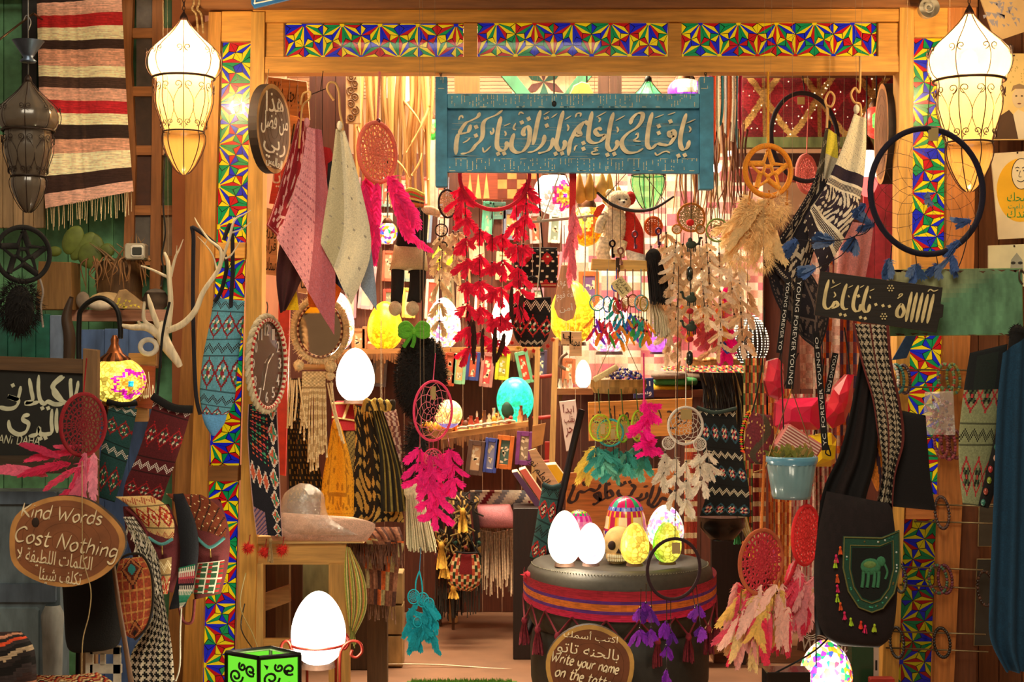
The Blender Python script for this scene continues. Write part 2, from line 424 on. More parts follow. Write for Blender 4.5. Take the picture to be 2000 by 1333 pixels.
def text(g, s, x, y, wid, h, col, z, ang=0, shear=0, ar=True, vert=False, ext=.02):
    """lettering of a real font fitted into a wid x h box whose top-left corner is x,y (turned by ang)"""
    cu = bpy.data.curves.new('lettering', 'FONT'); cu.body = arabic(s) if ar else s; cu.extrude = ext; cu.resolution_u = 2
    o = bpy.data.objects.new('lettering', cu); COL.objects.link(o)
    dg = bpy.context.evaluated_depsgraph_get(); dg.update()
    me = bpy.data.meshes.new_from_object(o.evaluated_get(dg))
    P = [v.co.copy() for v in me.vertices]; fs = [tuple(p.vertices) for p in me.polygons]
    bpy.data.objects.remove(o); bpy.data.curves.remove(cu); bpy.data.meshes.remove(me)
    if not P: return
    x0, x1 = min(p.x for p in P), max(p.x for p in P); y0, y1 = min(p.y for p in P), max(p.y for p in P)
    kx, ky = wid/(x1-x0), h/(y1-y0); b = len(g.V); ca, sa = cos(R(ang)), sin(R(ang))
    for p in P:
        a, c = (p.x-x0)*kx, (y1-p.y)*ky; a += (h/2-c)*shear
        g.V.append((x+a*ca-c*sa, y+a*sa+c*ca, z+(p.z-ext)*25))
    for f in fs: g.fi(tuple(b+i for i in f), col, False)
# ================================================================ SETTING
def wbox(name, mat, col, x0, x1, y0, y1, z0, z1):
    g = G(3000.0)          # 1 unit = 1 m at this scale
    for (a, b) in ((0, 0),): pass
    vs = [(x, y, z) for x in (x0, x1) for y in (y0, y1) for z in (z0, z1)]
    g.V = [(1000+x, 666.5-(z-CZ), 3000-y) for x, y, z in vs]
    for f in ((0, 1, 3, 2), (4, 6, 7, 5), (0, 4, 5, 1), (2, 3, 7, 6), (0, 2, 6, 4), (1, 5, 7, 3)): g.fi(f, col, False)
    return g.struct(name, mat)
wbox('floor', 'earth', '8c6448', -6, 6, -2, 10.2, -.1, 0)
wbox('wall_back', 'plaster', 'd8ab84', -2.2, 2.8, 10.0, 10.15, 0, 3.4)
wbox('wall_left', 'plaster', '8f5330', -1.35, -1.22, 6.1, 10, 0, 3.4)
wbox('wall_right', 'plaster', '8f5038', 2.25, 2.35, 6.1, 10, 0, 3.4)
wbox('ceiling', 'wood_level', '8a5a34', -2.2, 2.8, 6.1, 10.1, 3.35, 3.45)
# green plank facade on the left: planks of uneven width
g = G(6.45); x = -70
k = 0
while x < 395:
    wd = ru(34, 60)
    g.box(x, -60, x+wd-1.5, 1420, -12, ru(-1, 2), jit('68a878', .16), None, 2); x += wd
g.struct('wall_street_side', 'paint')
g = G(6.35)
x = 1842
while x < 2110:
    wd = ru(26, 50); g.box(x, -60, x+wd-2, 1430, -12, ru(-2, 3), jit('7a4a26', .3), None, 2); x += wd
g.struct('wall_poster_side', 'wood_upright')
# ---- stained film panels
SG = ['f0cc10', 'c01018', '1422b8', '088a48']
def clip(poly, q):
    n = len(q)
    for i in range(n):
        (ax, ay), (bx, by) = q[i], q[(i+1) % n]; out = []
        def side(p): return (bx-ax)*(p[1]-ay)-(by-ay)*(p[0]-ax)
        for k in range(len(poly)):
            p, r = poly[k], poly[(k+1) % len(poly)]; sp, sr = side(p), side(r)
            if sp >= 0: out.append(p)
            if (sp >= 0) != (sr >= 0):
                t = sp/(sp-sr); out.append((p[0]+(r[0]-p[0])*t, p[1]+(r[1]-p[1])*t))
        poly = out
        if len(poly) < 3: return []
    return poly
def stained(n, q, D, z, vert, off=0, dark=False, d=6.0, off2=0):
    g = G(d); g.prism(q, z-5, z, '0c0a08')
    x0, x1 = min(p[0] for p in q)-D, max(p[0] for p in q)+D; y0, y1 = min(p[1] for p in q)-D, max(p[1] for p in q)+D
    kx, ky = (D, D*math.sqrt(3)/2)
    def put(poly, col):
        poly = clip(poly, q)
        if len(poly) < 3: return
        cx = sum(p[0] for p in poly)/len(poly); cy = sum(p[1] for p in poly)/len(poly)
        o = []
        for p in poly:
            l = hypot(p[0]-cx, p[1]-cy) or 1; s = max(0, 1-.95/l); o.append((cx+(p[0]-cx)*s, cy+(p[1]-cy)*s, z+.8))
        g.face(o, mul(col, .25) if dark else col)
    def P(cx, cy, r, a): return (cx+r*cos(a), cy+r*sin(a)) if not vert else (cx+r*sin(a), cy+r*cos(a))
    nu = int(max(x1-x0, y1-y0)/ky)+3
    for i in range(-2, nu):
        for j in range(-2, nu):
            u = (j+.5*(i % 2))*kx; v = i*ky+off
            cx, cy = (x0+u, y0+v) if not vert else (x0+v, y0+u+off2)
            if not (x0-D < cx < x1+D and y0-D < cy < y1+D): continue
            if vert is False or True:
                pk = rnd(); last = None; r1 = .38*D
                cols = [['f0cc10', 'c01018', 'f0cc10', '1422b8', '088a48', 'c01018'], ['1422b8', 'f0cc10', '088a48', 'f0cc10', 'c01018', '1422b8'], ['088a48', 'c01018', 'f0cc10', '1422b8', 'f0cc10', '088a48']][int(pk*3)]
                for m in range(12):
                    th = m*pi/6; r2 = D/2 if m % 2 == 0 else D/math.sqrt(3)
                    for sg in (-1, 1):
                        pl = [P(cx, cy, D*.05, th), P(cx, cy, D*.05, th+sg*pi/12), P(cx, cy, r1, th+sg*pi/12), P(cx, cy, r2, th)]
                        ar = sum(pl[t][0]*pl[(t+1) % 4][1]-pl[(t+1) % 4][0]*pl[t][1] for t in range(4))
                        put(pl if ar > 0 else pl[::-1], cols[(2*m+(sg > 0)) % 6])
                    if m % 2 == 0:
                        # kite left between this petal tip, the neighbour's and the middles on both sides
                        e = th; M = P(cx, cy, D/2, e)
                        for sg in (1, -1):
                            g1 = P(cx, cy, D/math.sqrt(3), e+sg*pi/6)
                            a1 = P(cx, cy, r1, e+sg*pi/12)
                            pl = [M, a1, g1]
                            ar = sum(pl[t][0]*pl[(t+1) % 3][1]-pl[(t+1) % 3][0]*pl[t][1] for t in range(3))
                            put(pl if ar > 0 else pl[::-1], random.choice(SG))
                hub = [P(cx, cy, D*.075, 2*pi*t/10) for t in range(10)]
                put(hub if not vert else hub[::-1], random.choice(['f0cc10', 'f0cc10', 'c01018', '1422b8']))
    return g.struct('window_%d' % n, 'stained_glass_glow')
stained(1, [(558, 48), (905, 48), (905, 115), (558, 115)], 74, 8, False, 12)
stained(2, [(933, 45), (1303, 45), (1303, 114), (933, 114)], 74, 8, False, 12)
stained(3, [(1330, 45), (1710, 45), (1710, 113), (1330, 113)], 74, 8, False, 12)
stained(4, [(437, 84), (494, 84), (482, 476), (424, 476)], 80, 8, True, 14)
stained(5, [(423, 505), (481, 505), (469, 910), (410, 910)], 80, 8, True, 14)
stained(6, [(410, 938), (468, 938), (457, 1345), (397, 1345)], 80, 8, True, 14)
stained(7, [(1780, 76), (1845, 76), (1841, 496), (1775, 496)], 86, 8, True, 14)
stained(8, [(1773, 640), (1838, 640), (1829, 966), (1765, 966)], 86, 8, True, 14)
stained(9, [(1764, 1012), (1826, 1012), (1815, 1345), (1748, 1345)], 80, 8, True, 20, dark=True)  # unlit panel: the missing backlight is put into a darker film colour
# ---- timber of the shop front: every member its own piece
TR = [0]
def trim(o, z0, z1, col, mat, d=6.0):
    TR[0] += 1; g = G(d); g.prism(o, z0, z1, col, None, 1.5); return g.struct('trim_%d' % TR[0], mat)
HON, HON2 = 'd6983e', 'c88a38'
trim([(360, -60), (1900, -60), (1900, 20), (360, 24)], -30, 34, '8f5a2c', 'wood_level')
trim([(497, 24), (1752, 22), (1752, 46), (497, 48)], -20, 22, HON, 'wood_level')
trim([(520, 115), (1752, 114), (1752, 144), (520, 146)], -20, 22, HON, 'wood_level')
for x0, x1 in ((521, 557), (906, 932), (1304, 1329), (1711, 1751)):
    trim([(x0, 48), (x1, 48), (x1, 115), (x0, 115)], -18, 18, HON, 'wood_level')
trim([(495, 28), (521, 28), (515, 600), (498, 1420), (462, 1420), (484, 600)], -24, 26, 'd09a44', 'wood_upright')
trim([(413, 28), (437, 28), (424, 476), (396, 1420), (358, 1420), (392, 600)], -24, 26, HON2, 'wood_upright')
trim([(437, 26), (496, 26), (495, 85), (436, 85)], -20, 22, HON, 'wood_level')
trim([(424, 475), (483, 475), (482, 506), (423, 506)], -20, 20, HON, 'wood_level')
trim([(410, 909), (469, 909), (468, 939), (409, 939)], -20, 20, '8a5a2a', 'wood_level')
trim([(365, 60), (413, 40), (394, 600), (360, 1420), (320, 1420), (362, 560)], -28, 8, '9a6228', 'wood_upright')
trim([(1751, 16), (1779, 16), (1774, 600), (1745, 1420), (1712, 1420), (1748, 600)], -24, 26, 'd09a44', 'wood_upright')
trim([(1845, 16), (1900, 16), (1896, 500), (1872, 1000), (1852, 1420), (1816, 1420), (1826, 1000), (1841, 500)], -24, 24, 'b87234', 'wood_upright')
trim([(1779, 18), (1846, 18), (1845, 77), (1780, 77)], -20, 22, HON, 'wood_level')
trim([(1775, 495), (1842, 495), (1838, 641), (1773, 641)], -20, 20, HON2, 'wood_level')
trim([(1765, 965), (1830, 965), (1827, 1013), (1764, 1013)], -20, 20, 'b86f34', 'wood_level')
trim([(1864, 900), (1920, 900), (1905, 1420), (1850, 1420)], -40, -6, '6a3a1c', 'wood_upright')
# ================================================================ LANTERNS
def spiral(cx, cy, r, a0, turns, z, n=16):
    return [(cx+r*(1-t*.8)*cos(a0+turns*2*pi*t), cy+r*(1-t*.8)*sin(a0+turns*2*pi*t), z) for t in [i/n for i in range(n+1)]]
def lantern(label, cx, y0, s, d, lit, energy=0, gl='ccaa70', wire='3a1c0e', group='onion shaped glass lanterns', chain=True):
    warm = gl == 'ccaa70'
    X = lambda y: cx-(y)*.012*s
    root = T('onion_lantern', label, 'lantern', d, cx, y0+304*s, group)
    Y = lambda y: y0+y*s
    on = [(5, 0), (12, 10), (22, 22), (36, 36), (54, 52), (66, 66), (71, 80), (70, 94), (65, 106), (57, 114)]
    md = [(54, 116), (53, 130), (55, 148), (54, 165), (48, 185), (41, 205), (37, 219)]
    bt = [(37, 222), (40, 230), (39, 244), (33, 262), (23, 282), (13, 296), (4, 303)]
    gm = 'frosted_glass'
    for nm, pr in (('upper_glass', on), ('middle_glass', md), ('lower_glass', bt)):
        g = G(d); g.lathe(cx, [(r*s*.96, Y(y)) for r, y in pr], gl if nm == 'upper_glass' or not warm else (mix(gl, 'e0a838', .4) if nm == 'middle_glass' else mix(gl, 'c88a30', .7)), 40, rib=(12, .025)); g.part(nm, gm if lit else 'plastic', root)
    g = G(d)
    for k in range(8):
        a = 2*pi*k/8+.2
        for pr in (on, md, bt):
            g.tube([(cx+(r+2)*s*sin(a), Y(y), (r+2)*s*cos(a)) for r, y in crom([(r, y, 0) for r, y in pr], 3) and [(p.x, p.y) for p in crom([v3(q) for q in pr], 3)]], .95*s, wire, 5)
        for sg in (1, -1):
            for (yy, rr, big, tw) in ((135, 56, 9, 1.2), (205, 42, 7, 1.2), (66, 69, 7, 1.1)):
                q = spiral(0, 0, big, pi/2, sg*tw, 0)
                pts = []
                for (u, v, _) in q:
                    aa = a+sg*(big+1)/rr+u/rr; pts.append((cx+(rr+2.5)*s*sin(aa), Y(yy+v), (rr+2.5)*s*cos(aa)))
                g.tube(pts, .9*s, wire, 5)
            pts = [(cx+(54-t*14+2.5)*s*sin(a+sg*(.06+.34*sin(pi*t))), Y(135+t*80), (54-t*14+2.5)*s*cos(a+sg*(.06+.34*sin(pi*t)))) for t in [i/8 for i in range(9)]]
            g.tube(pts, .65*s, wire, 5)
    g.part('wire_cage', 'dark_metal', root)
    for yy, r, tk in ((115, 59, 2.4), (220, 39, 1.6)):
        g = G(d); g.tube([(cx+r*s*sin(a), Y(yy), r*s*cos(a)) for a in [2*pi*i/40 for i in range(40)]], tk*s, wire, 8, True); g.part('rim', 'dark_metal', root)
    g = G(d); g.lathe(cx, [(2, Y(-14)), (7, Y(-6)), (9*s, Y(1)), (4, Y(4))], wire, 12); g.part('finial', 'dark_metal', root)
    g = G(d); yy = Y(-10)
    i = 0
    while chain and yy > -70:
        g.torus(cx, yy-4, 2.4 if i % 2 else 1, 5, 1, wire, 10, 5); yy -= 8; i += 1
    g.part('chain', 'dark_metal', root)
    if lit:
        g = G(d); g.ball((cx, Y(82), 0), (14*s, 18*s, 14*s), 'fff2d8', 14); g.part('bulb', 'bulb', root)
        l = lamp('POINT', 'lantern_bulb', W(cx, Y(82), d), energy, 17*s*d/F, (1, .78, .5)); 
    return root
lantern('lit frosted glass lantern in a wire cage, hanging before the striped textile', 359, 38, 1.0, 5.45, True, 105)
lantern('larger lit frosted glass lantern in a wire cage, hanging beside the portrait posters', 1893, 26, 1.15, 5.5, True, 110)
# the unlit lantern far left, with its tin cone
lantern('unlit brown wire lantern with dull glass, hanging under a blue-grey tin cone', 55, 158, .85, 5.3, False, gl='5a5044', wire='2a1a10', chain=False)
g = G(5.3); root = T('tin_cone', 'blue-grey tin cone threaded on a wire above the unlit lantern', 'tin cone', 5.3, 55, 120)
g.lathe(55, [(31, 80), (29, 82), (12, 108), (9, 113), (16, 119), (14, 122), (3, 122)], '5a6a80', 24); g.part('cone', 'metal', root)
g = G(5.3); g.tube([(55, -150), (55, 150)], 1.3, '8a8a8a', 5); g.ctube([(46, 40), (52, 30), (60, 42), (55, 60)], 1.2, '8a8a8a', 5); g.part('wire', 'metal', root)
# ================================================================ THE BLUE SIGN
B1, B2 = '3a86a8', '4a96b4'
root = T('hanging_sign', 'long blue painted timber sign with cream calligraphy, hung under the doorway beam', 'sign', 5.97, 1120, 340)
def worn(g, x0, x1, y0, y1, z, dens, top=True):
    x = x0
    while x < x1:
        x += ru(4, 14)/dens; l = ru(.25, 1)*(y1-y0)
        if x > x1-2: break
        yy = y0 if rnd() < .6 else y1-l
        n = int(l/3)
        for i in range(n):
            if rnd() < .75: g.face([(x, yy+i*3, z), (x+ru(.8, 1.8), yy+i*3, z), (x+ru(.8, 1.8), yy+i*3+2.6, z), (x, yy+i*3+2.6, z)], jit('d8d0a0', .15))
    for i in range(int((x1-x0)/14)):
        xx = ru(x0, x1-14); yy = random.choice([y0+.3, y1-1.5]); g.face([(xx, yy, z), (xx+ru(6, 16), yy, z), (xx+ru(6, 14), yy+1.1, z), (xx, yy+1.1, z)], 'd8d0a0')
for x0, x1, y0, y1 in ((851, 874, 152, 366), (1365, 1392, 152, 371)):
    g = G(5.97); g.box(x0, y0, x1, y1, -14, 14, B1, None, 1.5); worn(g, x0+1, x1-1, y0+1, y0+24, 14.2, 1); g.part('upright', 'paint', root)
g = G(5.97); g.box(874, 185, 1365, 213, -8, 13, B2, None, 1.5); worn(g, 876, 1362, 187, 212, 13.3, 1.3)
g.part('top_rail', 'paint', root)
g = G(5.97); g.prism([(872, 213), (1365, 213), (1365, 312), (870, 310)], -8, 2, B1)
for i in range(70):
    xx, yy = ru(880, 1330), ru(232, 308); g.face([(xx, yy, 2.2), (xx+ru(15, 50), yy+ru(-1, 1), 2.2), (xx+ru(15, 50), yy+ru(.8, 2), 2.2), (xx, yy+1, 2.2)], mix(B1, 'cfc89a', ru(.1, .4)))
g.part('panel', 'paint', root)
g = G(5.97); g.prism([(868, 310), (1365, 312), (1365, 340), (868, 337)], -8, 12, B1, None, 1.5); worn(g, 872, 1362, 311, 336, 12.3, 1.1); g.part('bottom_rail', 'paint', root)
g = G(5.97); g.ball((1082, 205, 13), (5, 6, 3), '0c1418', 10); g.part('knot', 'paint', root)
CR = 'e8d8b0'
g = G(5.97)
def strokes(g, ox, oy, sc, lst, wd, nib, col, z, th=.25):
    for q in lst:
        if len(q) == 3 and q[0] == 'd': dia(g, ox+q[1]/sc, oy+q[2]/sc, wd*.55, col, z, .35); continue
        k = 1
        if q[0] == 's': k = .4; q = q[1:]
        pen(g, [(ox+x/sc, oy+y/sc) for x, y in q], wd*k, nib, col, z, th if k == 1 else .6)
Z1 = [[(560, 478), (535, 520), (480, 550), (430, 575), (385, 635), (365, 680)], [(475, 590), (450, 655), (400, 672), (358, 685), (340, 760), (335, 870)],
 [(770, 455), (710, 500), (620, 540), (588, 590), (585, 680), (565, 735), (520, 780), (480, 830), (430, 855), (380, 862)], ('d', 524, 612), ('d', 522, 692),
 ['s', (362, 548), (375, 515), (392, 508), (402, 532)], ['s', (400, 760), (440, 740), (468, 712)], ['s', (655, 650), (668, 680), (686, 655), (680, 620)], ['s', (585, 800), (600, 845), (662, 790)],
 [(757, 515), (735, 600), (720, 700), (718, 790), (745, 825), (782, 828), (808, 790), (805, 745)], ('d', 728, 862), ('d', 784, 858), ['s', (780, 605), (842, 578)], ['s', (788, 650), (800, 675), (790, 698)],
 [(985, 690), (960, 672), (970, 630), (1000, 610), (1022, 650), (1010, 760), (960, 835), (900, 848), (855, 810), (855, 740), (878, 672)], ('d', 948, 570), ('d', 1012, 536), ['s', (918, 502), (935, 475), (966, 490)], ['s', (892, 575), (870, 625), (895, 640)],
 [(1122, 458), (1095, 560), (1072, 680), (1050, 780)], [(1160, 685), (1150, 750), (1115, 800), (1060, 838), (1002, 850)], ('d', 1180, 600), ['s', (1150, 500), (1205, 468)], ['s', (1155, 525), (1170, 540), (1185, 520), (1195, 538)], ['s', (1222, 528), (1278, 488)],
 [(1238, 712), (1228, 780), (1190, 830), (1130, 852), (1098, 855)], [(1335, 462), (1308, 560), (1285, 680), (1268, 770), (1290, 822), (1322, 824), (1348, 780), (1342, 735)], ('d', 1262, 862), ('d', 1322, 858), ['s', (1348, 545), (1408, 508)], ['s', (1368, 588), (1382, 620), (1370, 652)],
 [(1505, 575), (1450, 640), (1420, 700), (1395, 760), (1380, 880)], [(1575, 600), (1530, 565), (1480, 640), (1490, 690), (1440, 690), (1405, 715)], [(1602, 468), (1580, 580), (1565, 700), (1575, 740), (1620, 762), (1680, 745), (1718, 692), (1660, 690), (1630, 655), (1655, 625), (1692, 640)], ('d', 1520, 762), ('d', 1520, 816),
 ['s', (1445, 525), (1460, 490), (1495, 488), (1490, 518)], ['s', (1640, 522), (1732, 472)], ['s', (1655, 525), (1675, 540), (1662, 570)], ['s', (1660, 800), (1620, 815), (1650, 830), (1600, 845), (1610, 868), (1670, 862)], ['s', (1435, 835), (1445, 795), (1465, 785)],
 [(1800, 478), (1772, 580), (1752, 700), (1742, 790), (1768, 830), (1802, 825), (1834, 780), (1828, 735)], ('d', 1742, 872), ('d', 1806, 864), ['s', (1818, 555), (1905, 508)], ['s', (1828, 610), (1842, 640), (1830, 665)]]
Z2 = [[(620, 590), (640, 535), (690, 488), (736, 495), (725, 560), (680, 620), (600, 672), (548, 735), (550, 800), (600, 850), (680, 848), (742, 812)],
 [(828, 478), (800, 580), (782, 700), (782, 785), (820, 812), (870, 772), (920, 778), (975, 780), (1012, 742), (1035, 690), (1020, 650), (985, 660), (990, 695), (1032, 702)], ('d', 886, 606), ('d', 886, 670), ('d', 995, 562),
 ['s', (850, 530), (932, 498)], ['s', (970, 502), (1040, 478)], ['s', (850, 850), (870, 876), (920, 850), (960, 840), (990, 856)], ['s', (670, 690), (690, 672), (690, 710), (655, 740), (720, 748)],
 [(1143, 488), (1112, 590), (1088, 700), (1088, 785), (1115, 822), (1150, 802), (1172, 738)], ('d', 1068, 882), ('d', 1128, 876), ['s', (1140, 580), (1228, 542)], ['s', (1165, 605), (1182, 635), (1168, 662)]]
strokes(g, 820, 120, 4.76, Z1, 9.5, 20, CR, 3.2)
strokes(g, 1100, 120, 4.762, Z2, 9.5, 20, CR, 3.2)
g.part('calligraphy', 'paint', root)
for x, y in ((861, 152), (1378, 152)):
    g = G(5.97)
    for i in range(3): g.torus(x, y-3-i*5, 2 if i % 2 else 1, 4, .8, '3a2a1a', 10, 5)
    g.part('hook', 'dark_metal', root)
# ================================================================ BUILDERS
def pillow(g, Lp, Rp, nu, nv, Tk, col, back=None, flat=.45):
    """a stuffed shape between two edges: bulging front and back"""
    def bulge(sg):
        return lambda u, v: sg*Tk*(max(0, sin(pi*u))**flat)*(max(0, sin(pi*min(1, max(0, v))))**flat)
    g.grid(Lp, Rp, nu, nv, col, bulge(1)); g.grid(Lp, Rp, max(4, nu//3), max(4, nv//3), back or (col if not callable(col) else '2a2420'), bulge(-1))
def oval(cx, cy, rx, ry, n=9):
    """left and right edges of an ellipse for grid/pillow"""
    L = [(cx-rx*sin(pi*(.04+.92*i/n)), cy-ry*cos(pi*(.04+.92*i/n))) for i in range(n+1)]
    return L, [(2*cx-x, y) for x, y in L]
def kilim(bg, dots='e8dcc0', acc=('b81e2a', 'e8e0c8', 'e05a2a', '2f7a4a'), per=34, w=12, border=None):
    def f(u, v, i, j):
        jj = j % per
        if border and (i < 1 or u > .96): return H(border)
        if jj < 10:
            t = abs((i % 8)-4); q = jj-t
            return H(dots) if q in (1, 2, 4, 5) and (i+j) % 2 == 0 else H(bg)
        if jj in (10, per-1): return mul(bg, .3)
        dx, dy = abs((i % w)-w/2), abs(jj-10-(per-11)/2)
        m = dx+dy*.8
        if abs(m-w*.5) < .9: return H(acc[0]) if (i+j) % 3 else mul(acc[0], .5)
        if m < 1.6: return H(acc[0])
        if m < w*.46 and abs(dx-dy*.8) < 1.6: return H(acc[1] if (i+jj) % 4 < 2 else (acc[2] if dy > 4 else acc[3]))
        return jit(bg, .12)
    return f
def bandana(bg, fg, acc=None, seed=0, hem=.1):
    acc = acc or fg
    def f(u, v, i, j):
        e = min(u, 1-u, 1-v)
        if e < hem*.35: return H(bg)
        if e < hem*.6: return H(fg) if (i+j) % 2 else H(bg)
        if e < hem: return H(bg)
        if e < hem*2.6:
            return H(fg) if sin(38*u+seed+2*sin(17*v))*sin(34*v+2*sin(15*u+seed)) > .2 else H(bg)
        if e < hem*2.9: return H(fg)
        return H(acc) if sin(20*u+seed+3*sin(9*v+seed))*sin(22*v+2*sin(11*u)) > .6 else jit(bg, .06)
    return f
def checks(a, b, n=4, stripe=None):
    def f(u, v, i, j):
        p, q = (i//n) % 2, (j//n) % 2
        if stripe and (i//n) % 7 == 0: return H(stripe)
        return H(a) if p and q else (H(b) if not p and not q else (H(a) if (i+j) % 2 else H(b)))
    return f
def folds(n, amp, ph=0, tw=0):
    return lambda u, v: amp*(.35+.65*v)*sin(n*2*pi*u+ph+tw*v)
def egg_prof(yb, h, r, n=18):
    return [(max(.15*r if k == 0 else .02*r, r*sin(pi*(.06+.94*k/n))*(1+.16*cos(pi*k/n))), yb-h*(1-cos(pi*(.06+.94*k/n)))/2+h*.008) for k in range(n+1)]
def egg(label, cx, yb, h, wd, d, mat, col, group='glowing egg lamps', base=None, light=0, name='egg_lamp', cfn=None):
    root = T(name, label, 'lamp', d, cx, yb, group)
    g = G(d); g.lathe(cx, egg_prof(yb, h, wd/2/1.06), cfn or col, 40); g.part('shade', mat, root)
    g = G(d); g.lathe(cx, [(wd*.3, yb+h*.03), (wd*.28, yb-h*.03), (wd*.05, yb-h*.03)], base or '5a4030', 20, 0, 1, 1, 0, True); g.part('base', 'dark_metal', root)
    if light: lamp('POINT', 'egg_light', W(cx, yb-h*.5, d, wd*.75), light, wd*.4*d/F, (1, .85, .62))
    return root
def cball(g, c, r, fn, n=36, m=24):
    mk = len(g.V)
    def cf(u, v):
        a = 2*pi*u; t = pi*v; return fn(sin(t)*sin(a), -cos(t), sin(t)*cos(a))
    g.lathe(0, [(sin(pi*max(.015, min(.985, j/m))), -cos(pi*j/m)) for j in range(m+1)], cf, n)
    for i in range(mk, len(g.V)):
        x, y, z = g.V[i]; g.V[i] = (c[0]+x*r[0], c[1]+y*r[1], (c[2] if len(c) > 2 else 0)+z*r[2])
def flower(bg, pet, mid, cx=.35, cy=0, R0=.75):
    def f(x, y, z):
        if z < 0: return H(bg)
        q = hypot(x-cx, y-cy); a = atan2(y-cy, x-cx); w = 1+.16*cos(7*a); t = q/(R0*w)
        if t < .16: return H(mid)
        if t < .5: return H('ffb030' if int(a*5) % 2 else 'ffe060')
        if t < .72: return H('ffd860') if int(a*9) % 3 else H(pet)
        if t < .95: return H(pet)
        return H(bg)
    return f
def pouf(g, x, y, r, col, n=60, z=0):
    g.ball((x, y, z), r*.6, mul(col, .8), 8); g.fur((x, y, z), (r*.5, r*.5, r*.5), n, r*.7, col, r*.06, .1, .2)
def tassel(g, x, y, L, wd, col, z=0, n=14, capcol=None):
    g.ball((x, y, z), (wd*.32, wd*.4, wd*.32), capcol or col, 8)
    for i in range(n):
        a = ru(-.5, .5); q = ru(-.5, .5)
        g.tube([(x+a*wd*.3, y+wd*.2, z+q*wd*.3), (x+a*wd*.8+ru(-.5, .5), y+L*.55, z+q*wd*.7), (x+a*wd+ru(-1, 1), y+L*ru(.9, 1.05), z+q*wd*.8)], wd*.09, jit(col, .2), 4)
def fringe(g, pts, L, col, step=4, z=0, r=.7, sway=2):
    """loose threads hanging from the line pts"""
    for a, b in zip(pts, pts[1:]):
        n = max(1, int(hypot(b[0]-a[0], b[1]-a[1])/step))
        for i in range(n):
            t = (i+rnd())/n; x, y = a[0]+(b[0]-a[0])*t, a[1]+(b[1]-a[1])*t; l = L*ru(.7, 1.1); dx = ru(-sway, sway)
            g.tube([(x, y-1, z), (x+dx*.6, y+l*.5, z+ru(-2, 2)), (x+dx, y+l, z+ru(-2, 2))], r, jit(col, .2), 4)
def web(g, cx, cy, r, col, kind='spider', th=.7, z=0, n=9):
    if kind == 'spider':
        prev = [(cx+r*cos(2*pi*k/n), cy+r*sin(2*pi*k/n), z) for k in range(n)]
        for j in range(1, 6):
            q = r*(1-j/6.2); a0 = pi/n*j
            cur = [(cx+q*cos(2*pi*k/n+a0), cy+q*sin(2*pi*k/n+a0), z) for k in range(n)]
            for k in range(n):
                g.tube([prev[k], cur[k], prev[(k+1) % n]], th, col, 4, caps=False)
            prev = cur
        g.torus(cx, cy, r*.12, r*.12, th, col, 12, 4, z)
    elif kind == 'doily':
        for q, m, pr in ((.93, 18, .12), (.72, 14, .13), (.5, 12, .12), (.28, 8, .1)):
            g.torus(cx, cy, r*(q-pr*.9), r*(q-pr*.9), th*1.2, col, 36, 5, z)
            for k in range(m):
                a = 2*pi*k/m; g.torus(cx+r*(q-.04)*cos(a), cy+r*(q-.04)*sin(a), r*pr*.75, r*pr*.75, th*1.3, col, 10, 5, z)
        g.torus(cx, cy, r*.08, r*.08, th*2, col, 12, 5, z)
        for k in range(20):
            a = 2*pi*k/20; g.tube([(cx+r*.1*cos(a), cy+r*.1*sin(a), z), (cx+r*.98*cos(a), cy+r*.98*sin(a), z)], th, col, 4, caps=False)
    elif kind == 'star':
        P = [(cx+r*(.96 if k % 2 == 0 else .4)*cos(-pi/2+pi*k/5), cy+r*(.96 if k % 2 == 0 else .4)*sin(-pi/2+pi*k/5), z) for k in range(10)]
        g.tube(P, th*2.6, col, 6, True)
        Q = [(cx+r*.26*cos(pi/2+2*pi*k/5), cy+r*.26*sin(pi/2+2*pi*k/5), z) for k in range(5)]
        for k in range(5): g.tube([P[2*k+1], Q[(k+3) % 5]], th*2.4, col, 6); g.tube([P[2*k], P[(2*k+1) % 10]], th*3.4, col, 6)
        g.tube(Q, th*2.6, col, 6, True)
